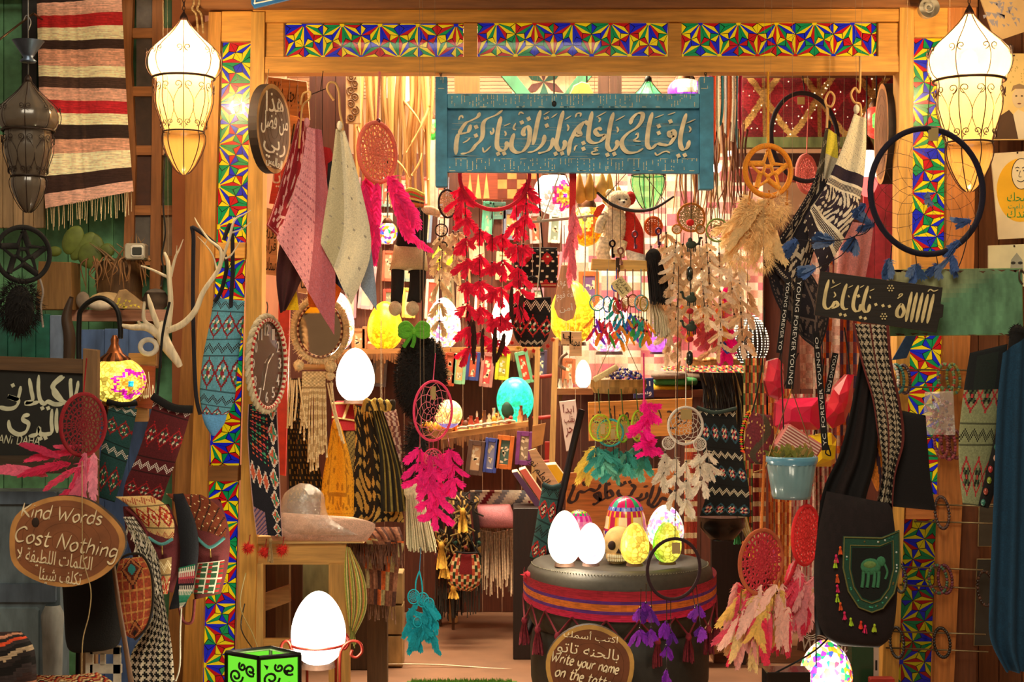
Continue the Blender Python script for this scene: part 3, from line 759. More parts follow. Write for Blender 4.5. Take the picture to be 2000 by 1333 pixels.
def catcher(label, cx, cy, r, d, col, rx=None, kind='spider', wc=None, cord=None, cc=None, hr=3, drops=(), fcol='ffffff', flen=30, fw=9, nf=3, group='dreamcatchers', tag=None, minis=(), th=.7, ang0=90, spread=50, bcol='2a1a14', name='dreamcatcher', wn=9, fl=8, cordr=1.1, fscale=None):
    """hoop, web, cord, and strings (drops: x, y, length, number of feather clusters[, colour[, lean]]) with beads and feathers"""
    root = T(name, label, 'dreamcatcher', d, cx, cy, group)
    yw = math.acos(min(1, (rx or r)/r)); yw = yw+atan2(1000-cx, F) if yw > .1 else 0
    g = G(d); g.torus(cx, cy, r, r, hr, col, 48, 8); 
    for k in range(0): pass
    g.yaw(cx, yw); g.part('hoop', 'cloth', root)
    if kind:
        g = G(d); web(g, cx, cy, r-hr, wc or col, kind, th, 0, wn); g.yaw(cx, yw); g.part('web', 'cloth', root)
    for (mx, my, mr) in minis:
        g = G(d); g.torus(mx, my, mr, mr, max(1.4, hr*.5), col, 24, 6); sh = g.part('small_hoop', 'cloth', root)
        g = G(d); web(g, mx, my, mr-1, wc or col, 'spider', .6, 0, 7); g.part('small_web', 'cloth', sh)
    if cord:
        g = G(d); x0, y0, = cord[:2]; zt = cord[2] if len(cord) > 2 else 0
        g.tube([(x0, y0, zt), (cx, cy-r, 0)], cordr, cc or col, 5); g.part('cord', 'cloth', root)
    if tag:
        g = G(d); tx, ty, tw, th_ = tag; g.box(tx-tw/2, ty, tx+tw/2, ty+th_, 3, 4, 'a8905a', None, .5); g.part('price_tag', 'paper', root)
    for dr in drops:
        x, y, L, nc = dr[:4]; fc = dr[4] if len(dr) > 4 and dr[4] else fcol; lean = dr[5] if len(dr) > 5 else 0
        g = G(d); ln = [(x, y, 0), (x+lean*.5, y+L*.5, 0), (x+lean, y+L, 0)]
        g.tube(ln, .8, bcol if bcol != '2a1a14' else mul(col, .6), 4)
        pts = []
        for q in range(nc):
            t = (q+1)/nc; px, py = x+lean*t, y+L*t; pts.append((px, py))
            g.ball((px, py-2, 0), 2.4, bcol, 8); 
        bs = g.part('bead_string', 'bead', root)
        for q, (px, py) in enumerate(pts):
            fs = nf if not isinstance(nf, tuple) else random.randint(*nf)
            for k in range(fs):
                a = ang0+(k-(fs-1)/2)*spread/max(1, fs-1)*(1 if fs > 1 else 0)+ru(-12, 12)
                g = G(d); g.feather(px+ru(-3, 3), py+ru(-4, 4), a, flen*ru(.6, 1.1), fw*ru(.7, 1), jit(fc if isinstance(fc, str) or not isinstance(fc, list) else random.choice(fc), .1), ru(-4, 4), fluff=fl); g.part('feather', 'feather', bs)
    return root
def slab(g, o, z0, z1, face, rim, bark, ins=.9):
    """a slice of a log: bark edge, pale rim, darker heart"""
    g.prism(o, z0, z1, rim, bark)
    n = len(o); cx = sum(p[0] for p in o)/n; cy = sum(p[1] for p in o)/n
    g.face([(cx+(x-cx)*ins, cy+(y-cy)*ins, z1+.35) for x, y in o], face)
    for k in range(4):
        q = ins*(.85-.2*k); P = [(cx+(x-cx)*q, cy+(y-cy)*q, z1+.5) for x, y in o]; g.tube(P, .35, mul(face, .75), 4, True)
def blob(cx, cy, rx, ry, n=36, a=.03, seed=0):
    return [(cx+rx*(1+a*sin(3*t+seed)+a*.7*sin(5*t+seed*2))*cos(t), cy+ry*(1+a*sin(2*t+seed)+a*.6*sin(4*t+seed))*sin(t)) for t in [2*pi*i/n for i in range(n)]]
def frame(label, cx, cy, w, h, d, col, ang=0, pic='a08060', inner=None, group='small hanging picture frames', hang=None, z=0, th=5, rail=.24, txt=None, name='picture_frame'):
    root = T(name, label, 'picture frame', d, cx, cy+h/2, group)
    def fin(g, nm, mt):
        g.roll(cx, cy-h/2, R(ang)); g.part(nm, mt, root)
    q = min(w*rail, h*rail); x0, x1, y0, y1 = cx-w/2, cx+w/2, cy-h/2, cy+h/2
    g = G(d)
    g.box(x0, y0, x0+q, y1, z, z+th, col); g.box(x1-q, y0, x1, y1, z, z+th, col); g.box(x0+q, y0, x1-q, y0+q*1.2, z, z+th, col); g.box(x0+q, y1-q*1.2, x1-q, y1, z, z+th, col)
    g.roll(cx, cy-h/2, R(ang)); mo = g.part('moulding', 'paint', root)
    g = G(d); g.box(x0+q, y0+q*1.2, x1-q, y1-q*1.2, z, z+th*.4, pic, None, .3)
    ic = inner or 'e8d8b8'
    for k in range(7):
        xx, yy = ru(x0+q+1, x1-q-4), ru(y0+q*1.3, y1-q*1.5); g.face([(xx, yy, z+th*.4+.3), (xx+ru(2, w*.25), yy+ru(0, 2), z+th*.4+.3), (xx+ru(2, w*.2), yy+ru(3, h*.18), z+th*.4+.3), (xx-1, yy+ru(2, h*.12), z+th*.4+.3)], jit(ic, .3))
    fin(g, 'picture', 'paper')
    if hang:
        g = G(d); g.tube([(cx, cy-h/2, z), (cx, cy-h/2-hang, z)], .6, '6a4a30', 4); g.part('loop', 'cloth', root)
    return root
def board(label, q, d, col, th=6, mat='wood_level', name='wooden_sign', cat='sign', group=None, lines=(), tcol='1c120c', z=0):
    """a plank sign: quad outline plus lettering lines (text, x, y, w, h, angle)"""
    root = T(name, label, cat, d, sum(p[0] for p in q)/len(q), max(p[1] for p in q), group)
    g = G(d); g.prism(q, z, z+th, col, None, 1); g.part('board', mat, root)
    if lines:
        g = G(d)
        for s, x, y, w_, h_, *a in lines: text(g, s, x, y, w_, h_, tcol, z+th+.8, a[0] if a else 0)
        g.part('lettering', 'paint', root)
    return root
def shelf(label, x0, x1, y, d, z0, z1, th, col, name='shelf', mat='wood_level'):
    g = G(d); g.box(x0, y, x1, y+th, z0, z1, col); return g.thing(name, label, 'shelf', mat)
# ================================================================ STREET SIDE, LEFT
root = T('striped_rug', 'handwoven striped rug in black, cream, pink and red hung on the green planks', 'rug', 6.15, 170, 410)
ST = [(0, '2a1c1a'), (22, 'e8b29c'), (48, 'c02428'), (70, 'fff0c4'), (90, '3a2622'), (106, 'e8ae94'), (135, 'fff0c4'), (155, '4a342c'), (178, 'e8b29c'), (200, 'c42630'), (225, 'fff0c0'), (245, '30201c'), (270, 'e0a88c'), (290, 'fff0c4'), (322, '3a241e'), (347, 'ecb8a4')]
def rugc(u, v, i, j):
    y = v*378; c = [q for a, q in ST if y >= a][-1]; return jit(c, .14)
g = G(6.15); g.grid([(73, -6), (76, 120), (80, 250), (90, 408)], [(236, -22), (243, 120), (250, 250), (260, 374)], 40, 126, rugc, lambda u, v: 5*sin(9*u+1)+4*(sin(22*u)**2)*(u < .5)); g.part('weave', 'weave', root)
g = G(6.15); fringe(g, [(90, 407), (175, 390), (260, 374)], 44, 'e8d0a0', 5, 2, .8, 3); o = g.part('fringe', 'cloth', root)
g = G(6.15); g.tube([(60, -14), (250, -30)], 4, '5a3a20', 8); g.part('hanging_rod', 'wood_level', root)
# lattice leaf
root = T('lattice_shutter', 'wooden lattice shutter with dark and green panes beside the striped rug', 'shutter', 6.32, 310, 700)
for q in ([(238, -60), (264, -60), (258, 120), (268, 300), (262, 520), (268, 720), (236, 720), (246, 420), (240, 200)], [(300, -60), (322, -60), (318, 300), (314, 720), (292, 720), (298, 300)]):
    g = G(6.32); g.prism(q, -8, 10, '9a6030', None, 1); g.part('stile', 'wood_upright', root)
for y in (56, 170, 285, 402, 500):
    g = G(6.32); g.box(260, y, 366, y+19, -6, 7, 'a86a34'); g.part('rail', 'wood_level', root)
for x0, x1, y0, y1, c in ((266, 302, -40, 56, '6a6058'), (266, 302, 75, 170, '50443c'), (264, 300, 189, 285, '3a2416'), (262, 298, 304, 402, '4a2616'), (262, 298, 421, 500, '5a5450'), (320, 364, -40, 56, '4a6a40'), (320, 364, 304, 402, '3a5a20'), (318, 364, 421, 500, '9a7a58'), (320, 364, 75, 285, '5a4a38')):
    g = G(6.32); g.box(x0, y0, x1, y1, -4, -1, c, None, .5); g.part('pane', 'paint', root)
g = G(5.6); g.ctube([(322, 300), (319, 400), (323, 455), (316, 500), (320, 530), (314, 560)], 1.8, '18140f', 6); g.thing('power_cable', 'black cable hanging down the lattice shutter below the lantern', 'cable', 'plastic')
# black star dreamcatcher with fur
root = catcher('black dreamcatcher with a leather star and black fur, below the unlit lantern', 45, 497, 53, 5.2, '0e0c0c', 50, 'star', '0e0c0c', (45, 412), '14100e', 5, th=1.9, wn=9)
g = G(5.2); g.ball((38, 605), (30, 48, 24), '0a0808', 12); g.fur((38, 600), (34, 50, 26), 1300, 22, '100c0a', .9, .6); g.part('fur_tail', 'rough_cloth', root)
g = G(5.2); g.ctube([(78, 545), (84, 570), (80, 600), (84, 640)], 2.2, '8a8078', 6); g.part('bead_string', 'bead', root)
# shelf with found objects
shelf('pinkish plank shelf on the left wall carrying stones and driftwood', 150, 366, 606, 6.2, -50, 46, 22, 'b8846a')
def crate(label, x0, y0, x1, y1, d, z0, z1, col, n, name='plank_board', mat='paint', cat='board'):
    root = T(name, label, cat, d, (x0+x1)/2, y1)
    st = (x1-x0)/n
    for k in range(n):
        g = G(d); g.box(x0+k*st, y0+ru(-2, 2), x0+(k+1)*st-1, y1, z0, z1+ru(-1, 1), jit(col, .2)); g.part('plank', mat, root)
crate('row of teal planks under the black dreamcatcher fur', -40, 612, 98, 700, 5.6, -10, 0, '1f6a5a', 5)
crate('narrow pale blue weathered plank beside the teal planks', 98, 616, 125, 704, 5.6, -8, 2, '7f92b0', 1, mat='worn_paint')
crate('blue board with cream scratches behind the gooseneck lamp', 156, 642, 300, 1433, 5.75, -8, 0, '4a6496', 3, mat='worn_paint')
g = G(5.55); g.ctube([(134, 720), (136, 660), (130, 620), (140, 580)], [11, 12, 10, 4], '3a2616', 9); g.thing('log_post', 'short bark covered log post standing by the teal planks', 'log', 'wood_upright')
g = G(6.1); g.prism([(84, 512), (148, 514), (150, 606), (78, 606)], -30, 30, '8a6638', None, 2); g.thing('wood_block', 'square sawn wood block standing on the shelf end', 'block', 'wood_upright')
g = G(6.2); g.lathe(230, [(46, 606), (44, 570), (48, 540), (42, 512), (20, 505)], lambda u, v: jit('6a4a28', .3), 18, -12, 1, .7, .3, True); g.thing('tree_stump', 'rough tree stump with peeling roots under the cactus pads', 'stump', 'wood_upright')
root = T('driftwood', 'tangled dry roots lying over the stump', 'driftwood', 6.12, 240, 560)
for k in range(26):
    x = ru(170, 292); y = ru(500, 515); g = G(6.12); g.ctube([(x, y, 20), (x+ru(-14, 14), y+ru(10, 25), 26), (x+ru(-12, 12), y+ru(28, 60), 24)], [2.4, 1.6, .6], jit('8a5e34', .3), 5); g.part('root', 'wood_upright', root)
root = T('cactus', 'flat padded green cactus plant above the tree stump', 'cactus', 6.15, 170, 530)
for cx, cy, rx, ry, an in ((146, 470, 20, 30, 25), (165, 482, 16, 34, 40), (190, 482, 17, 27, -20), (213, 490, 15, 14, 0), (180, 500, 24, 26, 0), (110, 492, 14, 10, 0)):
    g = G(6.15); g.ball((cx, cy, 8+rnd()*8), (rx, ry, 6), jit('6a7a34', .2), 16); g.roll(cx, cy, R(an)); g.part('pad', 'leaf', root)
root = T('air_plant', 'dry spiky air plant leaves behind the toy television', 'plant', 6.1, 265, 510)
for k in range(16):
    g = G(6.1); x = ru(215, 300); a = ru(-140, -40); L = ru(25, 55)
    g.ctube([(x, 510, 0), (x+L*.5*cos(R(a)), 510+L*.5*sin(R(a)), ru(-5, 9)), (x+L*cos(R(a))*1.2, 510+L*sin(R(a)), ru(-5, 9))], [3, 2, .4], jit('8a6a44', .3), 5); g.part('leaf', 'leaf', root)
root = T('toy_television', 'tiny silver toy television on the stump', 'toy', 6.05, 268, 508)
g = G(6.05); g.box(246, 476, 286, 508, -14, 14, 'b0a894', None, 4); g.part('casing', 'plastic', root)
g = G(6.05); g.box(258, 480, 284, 504, 14, 17, 'd8d4c8', None, 4); g.part('screen_surround', 'plastic', root)
g = G(6.05); g.box(262, 484, 281, 500, 17, 18, '3a3c38', None, 2); g.part('screen', 'plastic', root)
for lb, cx, cy, rx, ry, c in (('grey speckled stone at the shelf end by the wood block', 165, 588, 14, 18, '8a7a6a'), ('long pale stone lying on the shelf', 212, 588, 36, 17, 'c8a878'), ('white rounded stone in front of the pale long stone', 205, 596, 26, 12, 'd8c8b0'), ('small dark pebble at the shelf front', 247, 602, 7, 5, '2a2622')):
    g = G(6.1); g.ball((cx, cy, 30 if ry < 14 else 10), (rx, ry, rx*.6), c, 14); g.thing('stone', lb, 'stone', 'stone', 'stones on the plank shelf')
g = G(6.08); g.prism([(222, 604), (240, 568), (252, 566), (286, 592), (284, 606)], 20, 32, 'a08058', None, 3)
for k in range(16): x, y = ru(234, 276), ru(582, 602); g.face([(x, y, 32.5), (x+ru(3, 8), y-1, 32.5), (x+ru(2, 5), y+4, 32.5)], 'd8c040')
g.thing('painted_stone', 'sloping stone painted with yellow flecks on the shelf', 'stone', 'stone')
g = G(6.15); g.lathe(304, [(14, 606), (24, 596), (26, 584), (20, 572)], '4a3a2c', 20, 0, 1, 1, 0, True); g.ball((304, 574), (20, 10, 20), '6a6058', 14); g.thing('clay_pot', 'small dark clay pot holding a grey stone at the shelf end', 'pot', 'stone')
g = G(6.2); g.prism([(340, 512), (358, 500), (358, 524), (344, 566), (338, 606), (330, 606)], -4, 4, 'a8644a', None, 1)
for k in range(14): y = ru(516, 580); x = 352-(y-516)*.2+ru(-6, 4); g.face([(x, y, 4.4), (x+4, y+1, 4.4), (x+2, y+5, 4.4)], 'e8c850')
g.thing('painted_shard', 'tall red shard painted with yellow flecks leaning by the shutter', 'shard', 'stone')
# antler branch
root = T('dry_branch', 'bleached white dry branch with antler like twigs before the timber post', 'branch', 5.5, 345, 720)
BW = 'd8c8a8'
for nm, pts, r in (('trunk', [(321, 628, 0), (318, 655, 4), (330, 680, 8), (346, 704, 6), (352, 716, 2)], [9, 15, 14, 10, 7]),
 ('limb', [(326, 640, 0), (331, 610, 0), (334, 585, 4), (332, 547, 6), (329, 514, 4), (321, 493, 0)], [10, 8, 6.5, 6, 5.5, 3]), ('limb', [(327, 646, 0), (357, 634, 6), (383, 608, 10), (398, 572, 8), (418, 542, 6), (431, 519, 6), (431, 488, 4), (408, 468, 2), (388, 440, 2), (380, 425, 0)], [8, 8, 7, 6, 5.5, 5, 4, 3, 2, 1]),
 ('twig', [(333, 540, 0), (344, 503, 6), (352, 488, 8), (360, 468, 10)], [4.5, 3, 2, .8]), ('twig', [(328, 542, 0), (300, 528, 8), (278, 520, 12)], [4, 3, 2]), ('twig', [(344, 503, 0), (346, 480, 3)], [2, 1]),
 ('twig', [(432, 514, 0), (448, 470, 6), (459, 432, 8), (478, 420, 10), (492, 412, 12)], [4, 3.4, 2.6, 1.6, .8]), ('twig', [(454, 455, 4), (474, 448, 6), (492, 434, 8)], [2.4, 1.6, .7]), ('twig', [(459, 432, 8), (455, 424, 8)], [2, .8]), ('twig', [(425, 530, 4), (416, 500, 0), (402, 480, -4), (386, 462, 0)], [3, 2, 1.4, .7]), ('twig', [(400, 478, 0), (406, 468, 4)], [1.6, .6]), ('twig', [(440, 505, 0), (452, 498, 0), (470, 470, 0)], [2.6, 2, .8]),
 ('limb', [(316, 652, 0), (304, 620, 10), (297, 595, 14), (292, 575, 14)], [8, 7, 6, 2]), ('limb', [(312, 655, 0), (290, 640, 10), (262, 640, 14), (240, 636, 14)], [12, 10, 7, 4]), ('twig', [(280, 640, 12), (274, 628, 16)], [6, 3]), ('limb', [(300, 640, 4), (284, 625, 12), (286, 590, 16)], [6, 5, 3])):
    g = G(5.5); g.ctube(pts, [x*.82 for x in r], BW, 8); g.part(nm, 'wood_upright', root)
g = G(5.5); g.torus(290, 678, 16, 14, 5, 'c8c0b0', 24, 8); g.thing('bone_ring', 'white bone ring hung on the dry branch', 'ring', 'stone')
# gooseneck lamp
root = T('gooseneck_lamp', 'black gooseneck lamp holding a yellow mosaic globe with a pink flower', 'lamp', 5.48, 226, 820)
g = G(5.48); g.ctube([(152, 1250, -8), (152, 800, -8), (152, 640, -8), (160, 602, -4), (195, 582, 0), (228, 602, 4), (236, 640, 4), (236, 662, 4)], 5, '0e0c0c', 10); g.part('neck', 'dark_metal', root)
g = G(5.48); g.lathe(152, [(24, 1471), (23, 1462), (8, 1455), (6, 1240)], '0e0c0c', 24, -8, 1, 1, 0, True); g.part('foot', 'dark_metal', root)
g = G(5.48); g.lathe(224, [(4, 655), (8, 664), (7, 672), (16, 690), (30, 700), (33, 706)], lambda u, v: H('4a2a18') if int(u*24) % 2 and v > .4 else H('9a5a34'), 24, 0); g.part('cap', 'metal', root)
g = G(5.48); g.lathe(224, [(34, 785), (30, 792), (24, 815), (26, 822)], lambda u, v: H('4a2a18') if (int(u*24)+int(v*9)) % 2 else H('b87a4a'), 24, 0); g.part('collar', 'metal', root)
g = G(5.48); cball(g, (230, 744), (54, 46, 54), flower('ffe25a', 'e020b0', '30c8f0', .62, .08, .62), 60, 40); g.part('globe', 'mosaic_glow', root)
# kilim bags hanging here
root = T('shoulder_bag', 'pale blue kilim shoulder bag on a long black cord before the coloured post', 'bag', 5.6, 434, 850)
kb = kilim('5a9ab0', '2a1a1a', ('8a1e2a', 'e8dcc8', 'e8603a', '2f7a4a'), 30, 12)
g = G(5.6); pillow(g, [(418, 582), (408, 640), (396, 700), (390, 770), (396, 812)], [(478, 588), (474, 640), (466, 700), (458, 780), (440, 816)], 30, 84, 14, kb, '3a6a80'); g.part('body', 'cloth', root)
g = G(5.6); pillow(g, [(394, 808), (400, 830), (414, 852)], [(444, 808), (438, 828), (420, 852)], 10, 8, 12, '5a9ad0'); g.part('gathered_base', 'cloth', root)
g = G(5.6); g.ctube([(420, 590, 4), (436, 560, 6), (440, 500, 4), (380, 446, 2), (378, 470, 0), (377, 600, 0), (382, 760, 0), (392, 810, 4)], 4, '14101c', 8); g.part('strap', 'cloth', root)
g = G(5.6); g.ctube([(452, 600, 8), (456, 520, 8), (452, 440, 4), (438, 470, 6)], 4, '14101c', 8); g.part('strap', 'cloth', root)
root = T('kilim_strap_bag', 'maroon cross-stitched kilim bag with black rim below the gooseneck lamp', 'bag', 5.35, 310, 985)
g = G(5.35); pillow(g, [(302, 776), (288, 830), (268, 890), (246, 940), (240, 972)], [(374, 800), (360, 850), (342, 905), (324, 955), (312, 990)], 36, 84, 10, kilim('5a161c', 'e8dcd0', ('a81a22', 'd8ccb0', 'd8502a', '1f4a3a'), 42, 12), '2a0a0c'); g.part('body', 'cloth', root)
g = G(5.35); g.ctube([(300, 774, 8), (340, 796, 12), (378, 800, 6)], 8, '0c0a0c', 8); g.part('rim', 'rough_cloth', root)
g = G(5.35); g.ctube([(308, 772, 4), (312, 720, 0), (318, 650, 0), (330, 590, -6)], 2.6, '0c0a0c', 6); g.part('cord', 'cloth', root)
root = T('kilim_strap_bag', 'dark teal cross-stitched kilim bag behind the red woven hoop', 'bag', 5.4, 225, 985)
g = G(5.4); pillow(g, [(214, 788), (206, 830), (196, 890), (186, 970)], [(268, 800), (258, 850), (246, 910), (224, 982)], 26, 80, 8, kilim('1f4a48', 'e0d8c8', ('a02024', 'e0d8b8', 'c84a2a', '2a6a3a'), 40, 12), '102828'); g.part('body', 'cloth', root)
g = G(5.4); g.ctube([(212, 784, 8), (240, 790, 12), (270, 788, 6)], 5, '0c0a0c', 8); g.part('rim', 'rough_cloth', root)
board('small red-brown sign with white lettering beside the mosaic globe', [(268, 712), (304, 716), (302, 800), (266, 796)], 5.6, '8a3a20', 4, lines=[('ماشاء', 270, 728, 30, 56, -4)], tcol='f0e8d8')
g = G(5.62); g.box(252, 690, 306, 716, -6, 6, 'a87a4a'); g.thing('wood_batten', 'pale wood batten above the small red-brown sign', 'batten', 'wood_level')
g = G(5.62); g.box(264, 796, 290, 824, -6, 6, 'a87a4a'); g.thing('wood_batten', 'pale wood batten below the small red-brown sign', 'batten', 'wood_level')
# chalkboard
root = T('chalkboard_sign', 'black chalkboard in a wooden frame with hand painted cream lettering', 'sign', 5.2, 90, 900)
g = G(5.2); g.box(-60, 720, 164, 892, -3, 0, '101412', None, .5); g.part('slate', 'paint', root)
g = G(5.2); g.prism([(-60, 694), (165, 702), (165, 730), (-60, 720)], -8, 8, '5a4026', None, 1.5); g.part('frame_rail', 'wood_level', root)
g = G(5.2); g.prism([(165, 681), (193, 684), (188, 1500), (158, 1500)], -10, 10, '7a5a38', None, 1.5); g.part('frame_upright', 'wood_upright', root)
g = G(5.2); g.box(-60, 890, 162, 925, -8, 6, '3a2c1c'); g.part('frame_rail', 'wood_level', root)
CW = 'c8ccb0'
g = G(5.2)
Zc = [[(495, 300), (420, 360), (415, 430), (470, 480), (510, 500), (545, 470), (540, 350), (545, 310)], [(600, 330), (590, 400), (570, 470)],
 [(480, 290), (440, 320), (400, 370), (440, 430), (480, 500), (420, 510), (370, 490), (340, 505), (310, 480), (295, 400), (298, 285)], ('d', 325, 540), ('d', 370, 540), [(225, 310), (240, 400), (250, 480), (195, 500), (240, 505), (300, 490)],
 [(160, 370), (150, 430), (130, 470), (60, 450), (140, 480), (120, 530), (60, 545), (-10, 530)], ('d', 100, 365),
 [(438, 540), (432, 640), (440, 730)], [(400, 545), (395, 640), (398, 720), (360, 740), (310, 735), (300, 690), (280, 740), (220, 755)], ('d', 312, 772), ('d', 350, 768), [(230, 590), (185, 600), (180, 630), (220, 660), (200, 720), (140, 740), (80, 700), (68, 630)]]
strokes(g, 0, 660, 3.92, Zc, 9, 60, CW, .9, .55)
g.part('lettering', 'paint', root)
g = G(5.2); hand(g, 'ANi DAHA', -4, 866, 17, CW, .9, 3, 2.4, 82)
g.part('lettering', 'paint', root)
# red woven hoop with pink feathers
root = catcher('red woven hoop dreamcatcher with windblown pink feathers before the chalkboard', 163, 830, 60, 4.85, '8a1220', 42, 'doily', '7a1220', (172, 700, 10), 'a01420', 4, th=1.1, cordr=1.4)
for x, y, a, L, w_, c in ((150, 884, 178, 100, 16, 'e83a68'), (140, 905, 172, 95, 15, 'd82a58'), (95, 930, 195, 110, 18, 'e86a88'), (170, 885, 97, 110, 20, 'f08aa8'), (180, 890, 105, 95, 18, 'f07a9a'), (165, 890, 110, 110, 16, 'e84a78'), (140, 955, 140, 75, 16, 'e83a68'), (120, 895, 205, 80, 14, 'c8305a'), (185, 885, 92, 95, 15, 'f6a0b8'), (150, 915, 150, 70, 13, 'e84a70'), (160, 870, 168, 50, 9, 'f05a80')):
    g = G(4.85); g.feather(x, y, a, L, w_, c, ru(0, 12), 14, fluff=14); g.part('feather', 'feather', root)
# kind words slice
root = T('wood_slice_sign', 'oval wood slice sign reading Kind Words Cost Nothing with bark edge', 'sign', 4.75, 129, 1147)
g = G(4.75); slab(g, blob(129, 1057, 113, 90, 44, .03, 1), -8, 8, '84502f', 'c08a4c', '1a100a', .9); g.part('slice', 'wood_end', root)
g = G(4.75); CWR = 'ecdcb4'
hand(g, 'Kind Words', 42, 1008, 27, CWR, 9.6, 6, 3.6, 160); hand(g, 'Cost Nothing', 29, 1055, 30, CWR, 9.6, 10, 3.8, 205)
text(g, 'الكلمات اللطيفة لا', 38, 1066, 148, 34, CWR, 9.8, 8); text(g, 'تكلف شيئا', 82, 1106, 82, 32, CWR, 9.8, 8)
g.part('lettering', 'paint', root)
g = G(4.75); g.ball((72, 1020, 8.5), (8, 10, 1), '2a1a10', 10); g.part('knot', 'wood_end', root)
g = G(4.72); g.ctube([(163, 900, 10), (164, 1000, 12), (166, 1090, 12), (180, 1150, 10), (176, 1200, 8), (164, 1250, 8), (162, 1320, 8)], 1, 'b8a070', 5); g.thing('thread', 'pale thread hanging in front of the wood slice sign', 'thread', 'cloth')
# backpacks
def backpack(label, d, flap, fc, trimq, body, bc, pocket, pc, strap):
    root = T('backpack', label, 'backpack', d, sum(p[0] for p in body[0]+body[1])/len(body[0]+body[1]), max(p[1] for p in body[0]), 'kilim backpacks piled by the post')
    g = G(d); pillow(g, body[0], body[1], 16, 18, 34, bc, mul(bc, .5)); g.part('body', 'cloth', root)
    g = G(d); g.grid(flap[0], flap[1], 30, 34, fc, lambda u, v: 26+14*sin(pi*v)*sin(pi*u)**.5); fl = g.part('flap', 'cloth', root)
    g = G(d); g.ctube(trimq, 3.2, '5aa0a0', 8); g.part('trim', 'cloth', fl)
    g = G(d); g.grid(pocket[0], pocket[1], 24, 22, pc, lambda u, v: 30+10*sin(pi*u)**.5); g.part('pocket', 'cloth', root)
    g = G(d); g.ctube(strap, 3, mul(bc, 1.3), 6); g.part('strap', 'cloth', root)
    g = G(d); g.tube([((trimq[1][0]), trimq[1][1], 40), (trimq[1][0]+2, trimq[1][1]+20, 42)], 1.5, 'c8a860', 6); g.part('buckle', 'metal', fl)
def dots(bg, fg, fg2, n=4): return lambda u, v, i, j: H(fg) if (i % n == 0 and (j+2*(i//n)) % n == 0) else (H(fg2) if (i+j) % 7 == 0 else jit(bg, .15))
backpack('maroon backpack with a cream and red kilim flap nearest the wood slice sign', 5.2, ([(232, 968), (262, 990), (285, 1020), (298, 1046)], [(300, 966), (330, 985), (346, 1020), (344, 1050)]), kilim('dcb878', 'a02c20', ('b02418', 'f0e0b0', 'c84a20', 'c86a30'), 26, 10),
 [(298, 1046, 36), (325, 1058, 44), (346, 1048, 38)], ([(240, 990), (250, 1060), (275, 1120), (300, 1156)], [(330, 985), (350, 1040), (352, 1100), (338, 1158)]), '5a1a20', ([(302, 1092), (306, 1120), (312, 1152)], [(342, 1084), (340, 1120), (334, 1156)]), kilim('a88a58', 'f0e0b0', ('b02418', 'f0e0b0', 'c84a20', '8a7a4a'), 24, 10), [(250, 990, 20), (290, 1030, 30), (300, 1110, 34)])
backpack('backpack with a brown white-dotted flap and a green striped pocket against the coloured post', 5.22, ([(330, 962), (352, 985), (372, 1012), (392, 1040)], [(398, 964), (430, 985), (446, 1015), (446, 1046)]), dots('7a3418', 'f0d8a0', '14100c', 5),
 [(390, 1044, 36), (418, 1064, 44), (446, 1046, 38)], ([(350, 975), (360, 1050), (372, 1110), (380, 1172)], [(430, 975), (448, 1040), (446, 1100), (432, 1160)]), '6a2a2c', ([(384, 1096), (378, 1120), (374, 1154)], [(444, 1090), (440, 1120), (432, 1154)]), lambda u, v, i, j: H('e8e0c8') if i in (4, 12, 20) else (H('a02820') if (i//4) % 2 and j % 3 else (H('2f5a3a') if j % 4 else H('e8e0c8'))), [(350, 1170, 10), (360, 1210, 14), (378, 1212, 14), (382, 1170, 10)])
root = T('denim_jacket', 'dark blue jacket hanging between the two kilim backpacks', 'jacket', 5.1, 362, 1192)
g = G(5.1); pillow(g, [(338, 966), (346, 1020), (352, 1100), (330, 1192)], [(358, 964), (384, 1030), (386, 1100), (362, 1186)], 14, 22, 10, '141620'); g.part('body', 'cloth', root)
g = G(5.1); g.grid([(352, 1108), (352, 1150), (354, 1190)], [(384, 1100), (380, 1150), (358, 1186)], 16, 24, lambda u, v, i, j: [H('1f7a5a'), H('e8e0d0'), H('c84a5a'), H('14141c'), H('e8e0d0'), H('3a9a7a')][((j+(i % 2)*2)//3) % 6], lambda u, v: 14); g.part('woven_lining', 'cloth', root)
# keffiyeh
g = G(5.05); g.grid([(240, 1010), (262, 1060), (280, 1120), (300, 1200), (256, 1280), (252, 1350)], [(262, 1010), (306, 1080), (318, 1150), (330, 1220), (338, 1280), (342, 1350)], 30, 110, checks('0e0c0c', 'd8cdb8', 2), folds(3, 5, 0, 3))
root = T('checked_scarf', 'black and white checked scarf with frayed edge behind the wood slice sign', 'scarf', 5.05, 300, 1350)
g.part('weave', 'cloth', root); g = G(5.05); fringe(g, [(250, 1028), (290, 1050), (306, 1080)], 24, 'd8cdb8', 3, 6, .8, 9); g.part('fringe', 'cloth', root); g = G(5.05); fringe(g, [(268, 1060), (312, 1150)], 18, 'd8cdb8', 4, 6, .8, 9); g.part('fringe', 'cloth', root)
root = T('kilim_pouch', 'round-bottomed rust kilim pouch with teal diamond beside the leaning pole', 'bag', 4.95, 265, 1248)
def pouchc(u, v, i, j):
    q1 = abs(u-.5)*1.2+abs(v-.17)*2.2; q2 = abs(u-.5)*1.2+abs(v-.8)*2.2
    q = min(q1, q2)
    if q1 < .16: return H('2f8a8a')
    if q2 < .14: return H('1a1010')
    if q < .26: return H('5a2014')
    if q < .36: return H('b06a3a')
    if q < .42: return H('4a1810')
    return jit('a8482c' if (i*j) % 5 else 'c88a4a', .25)
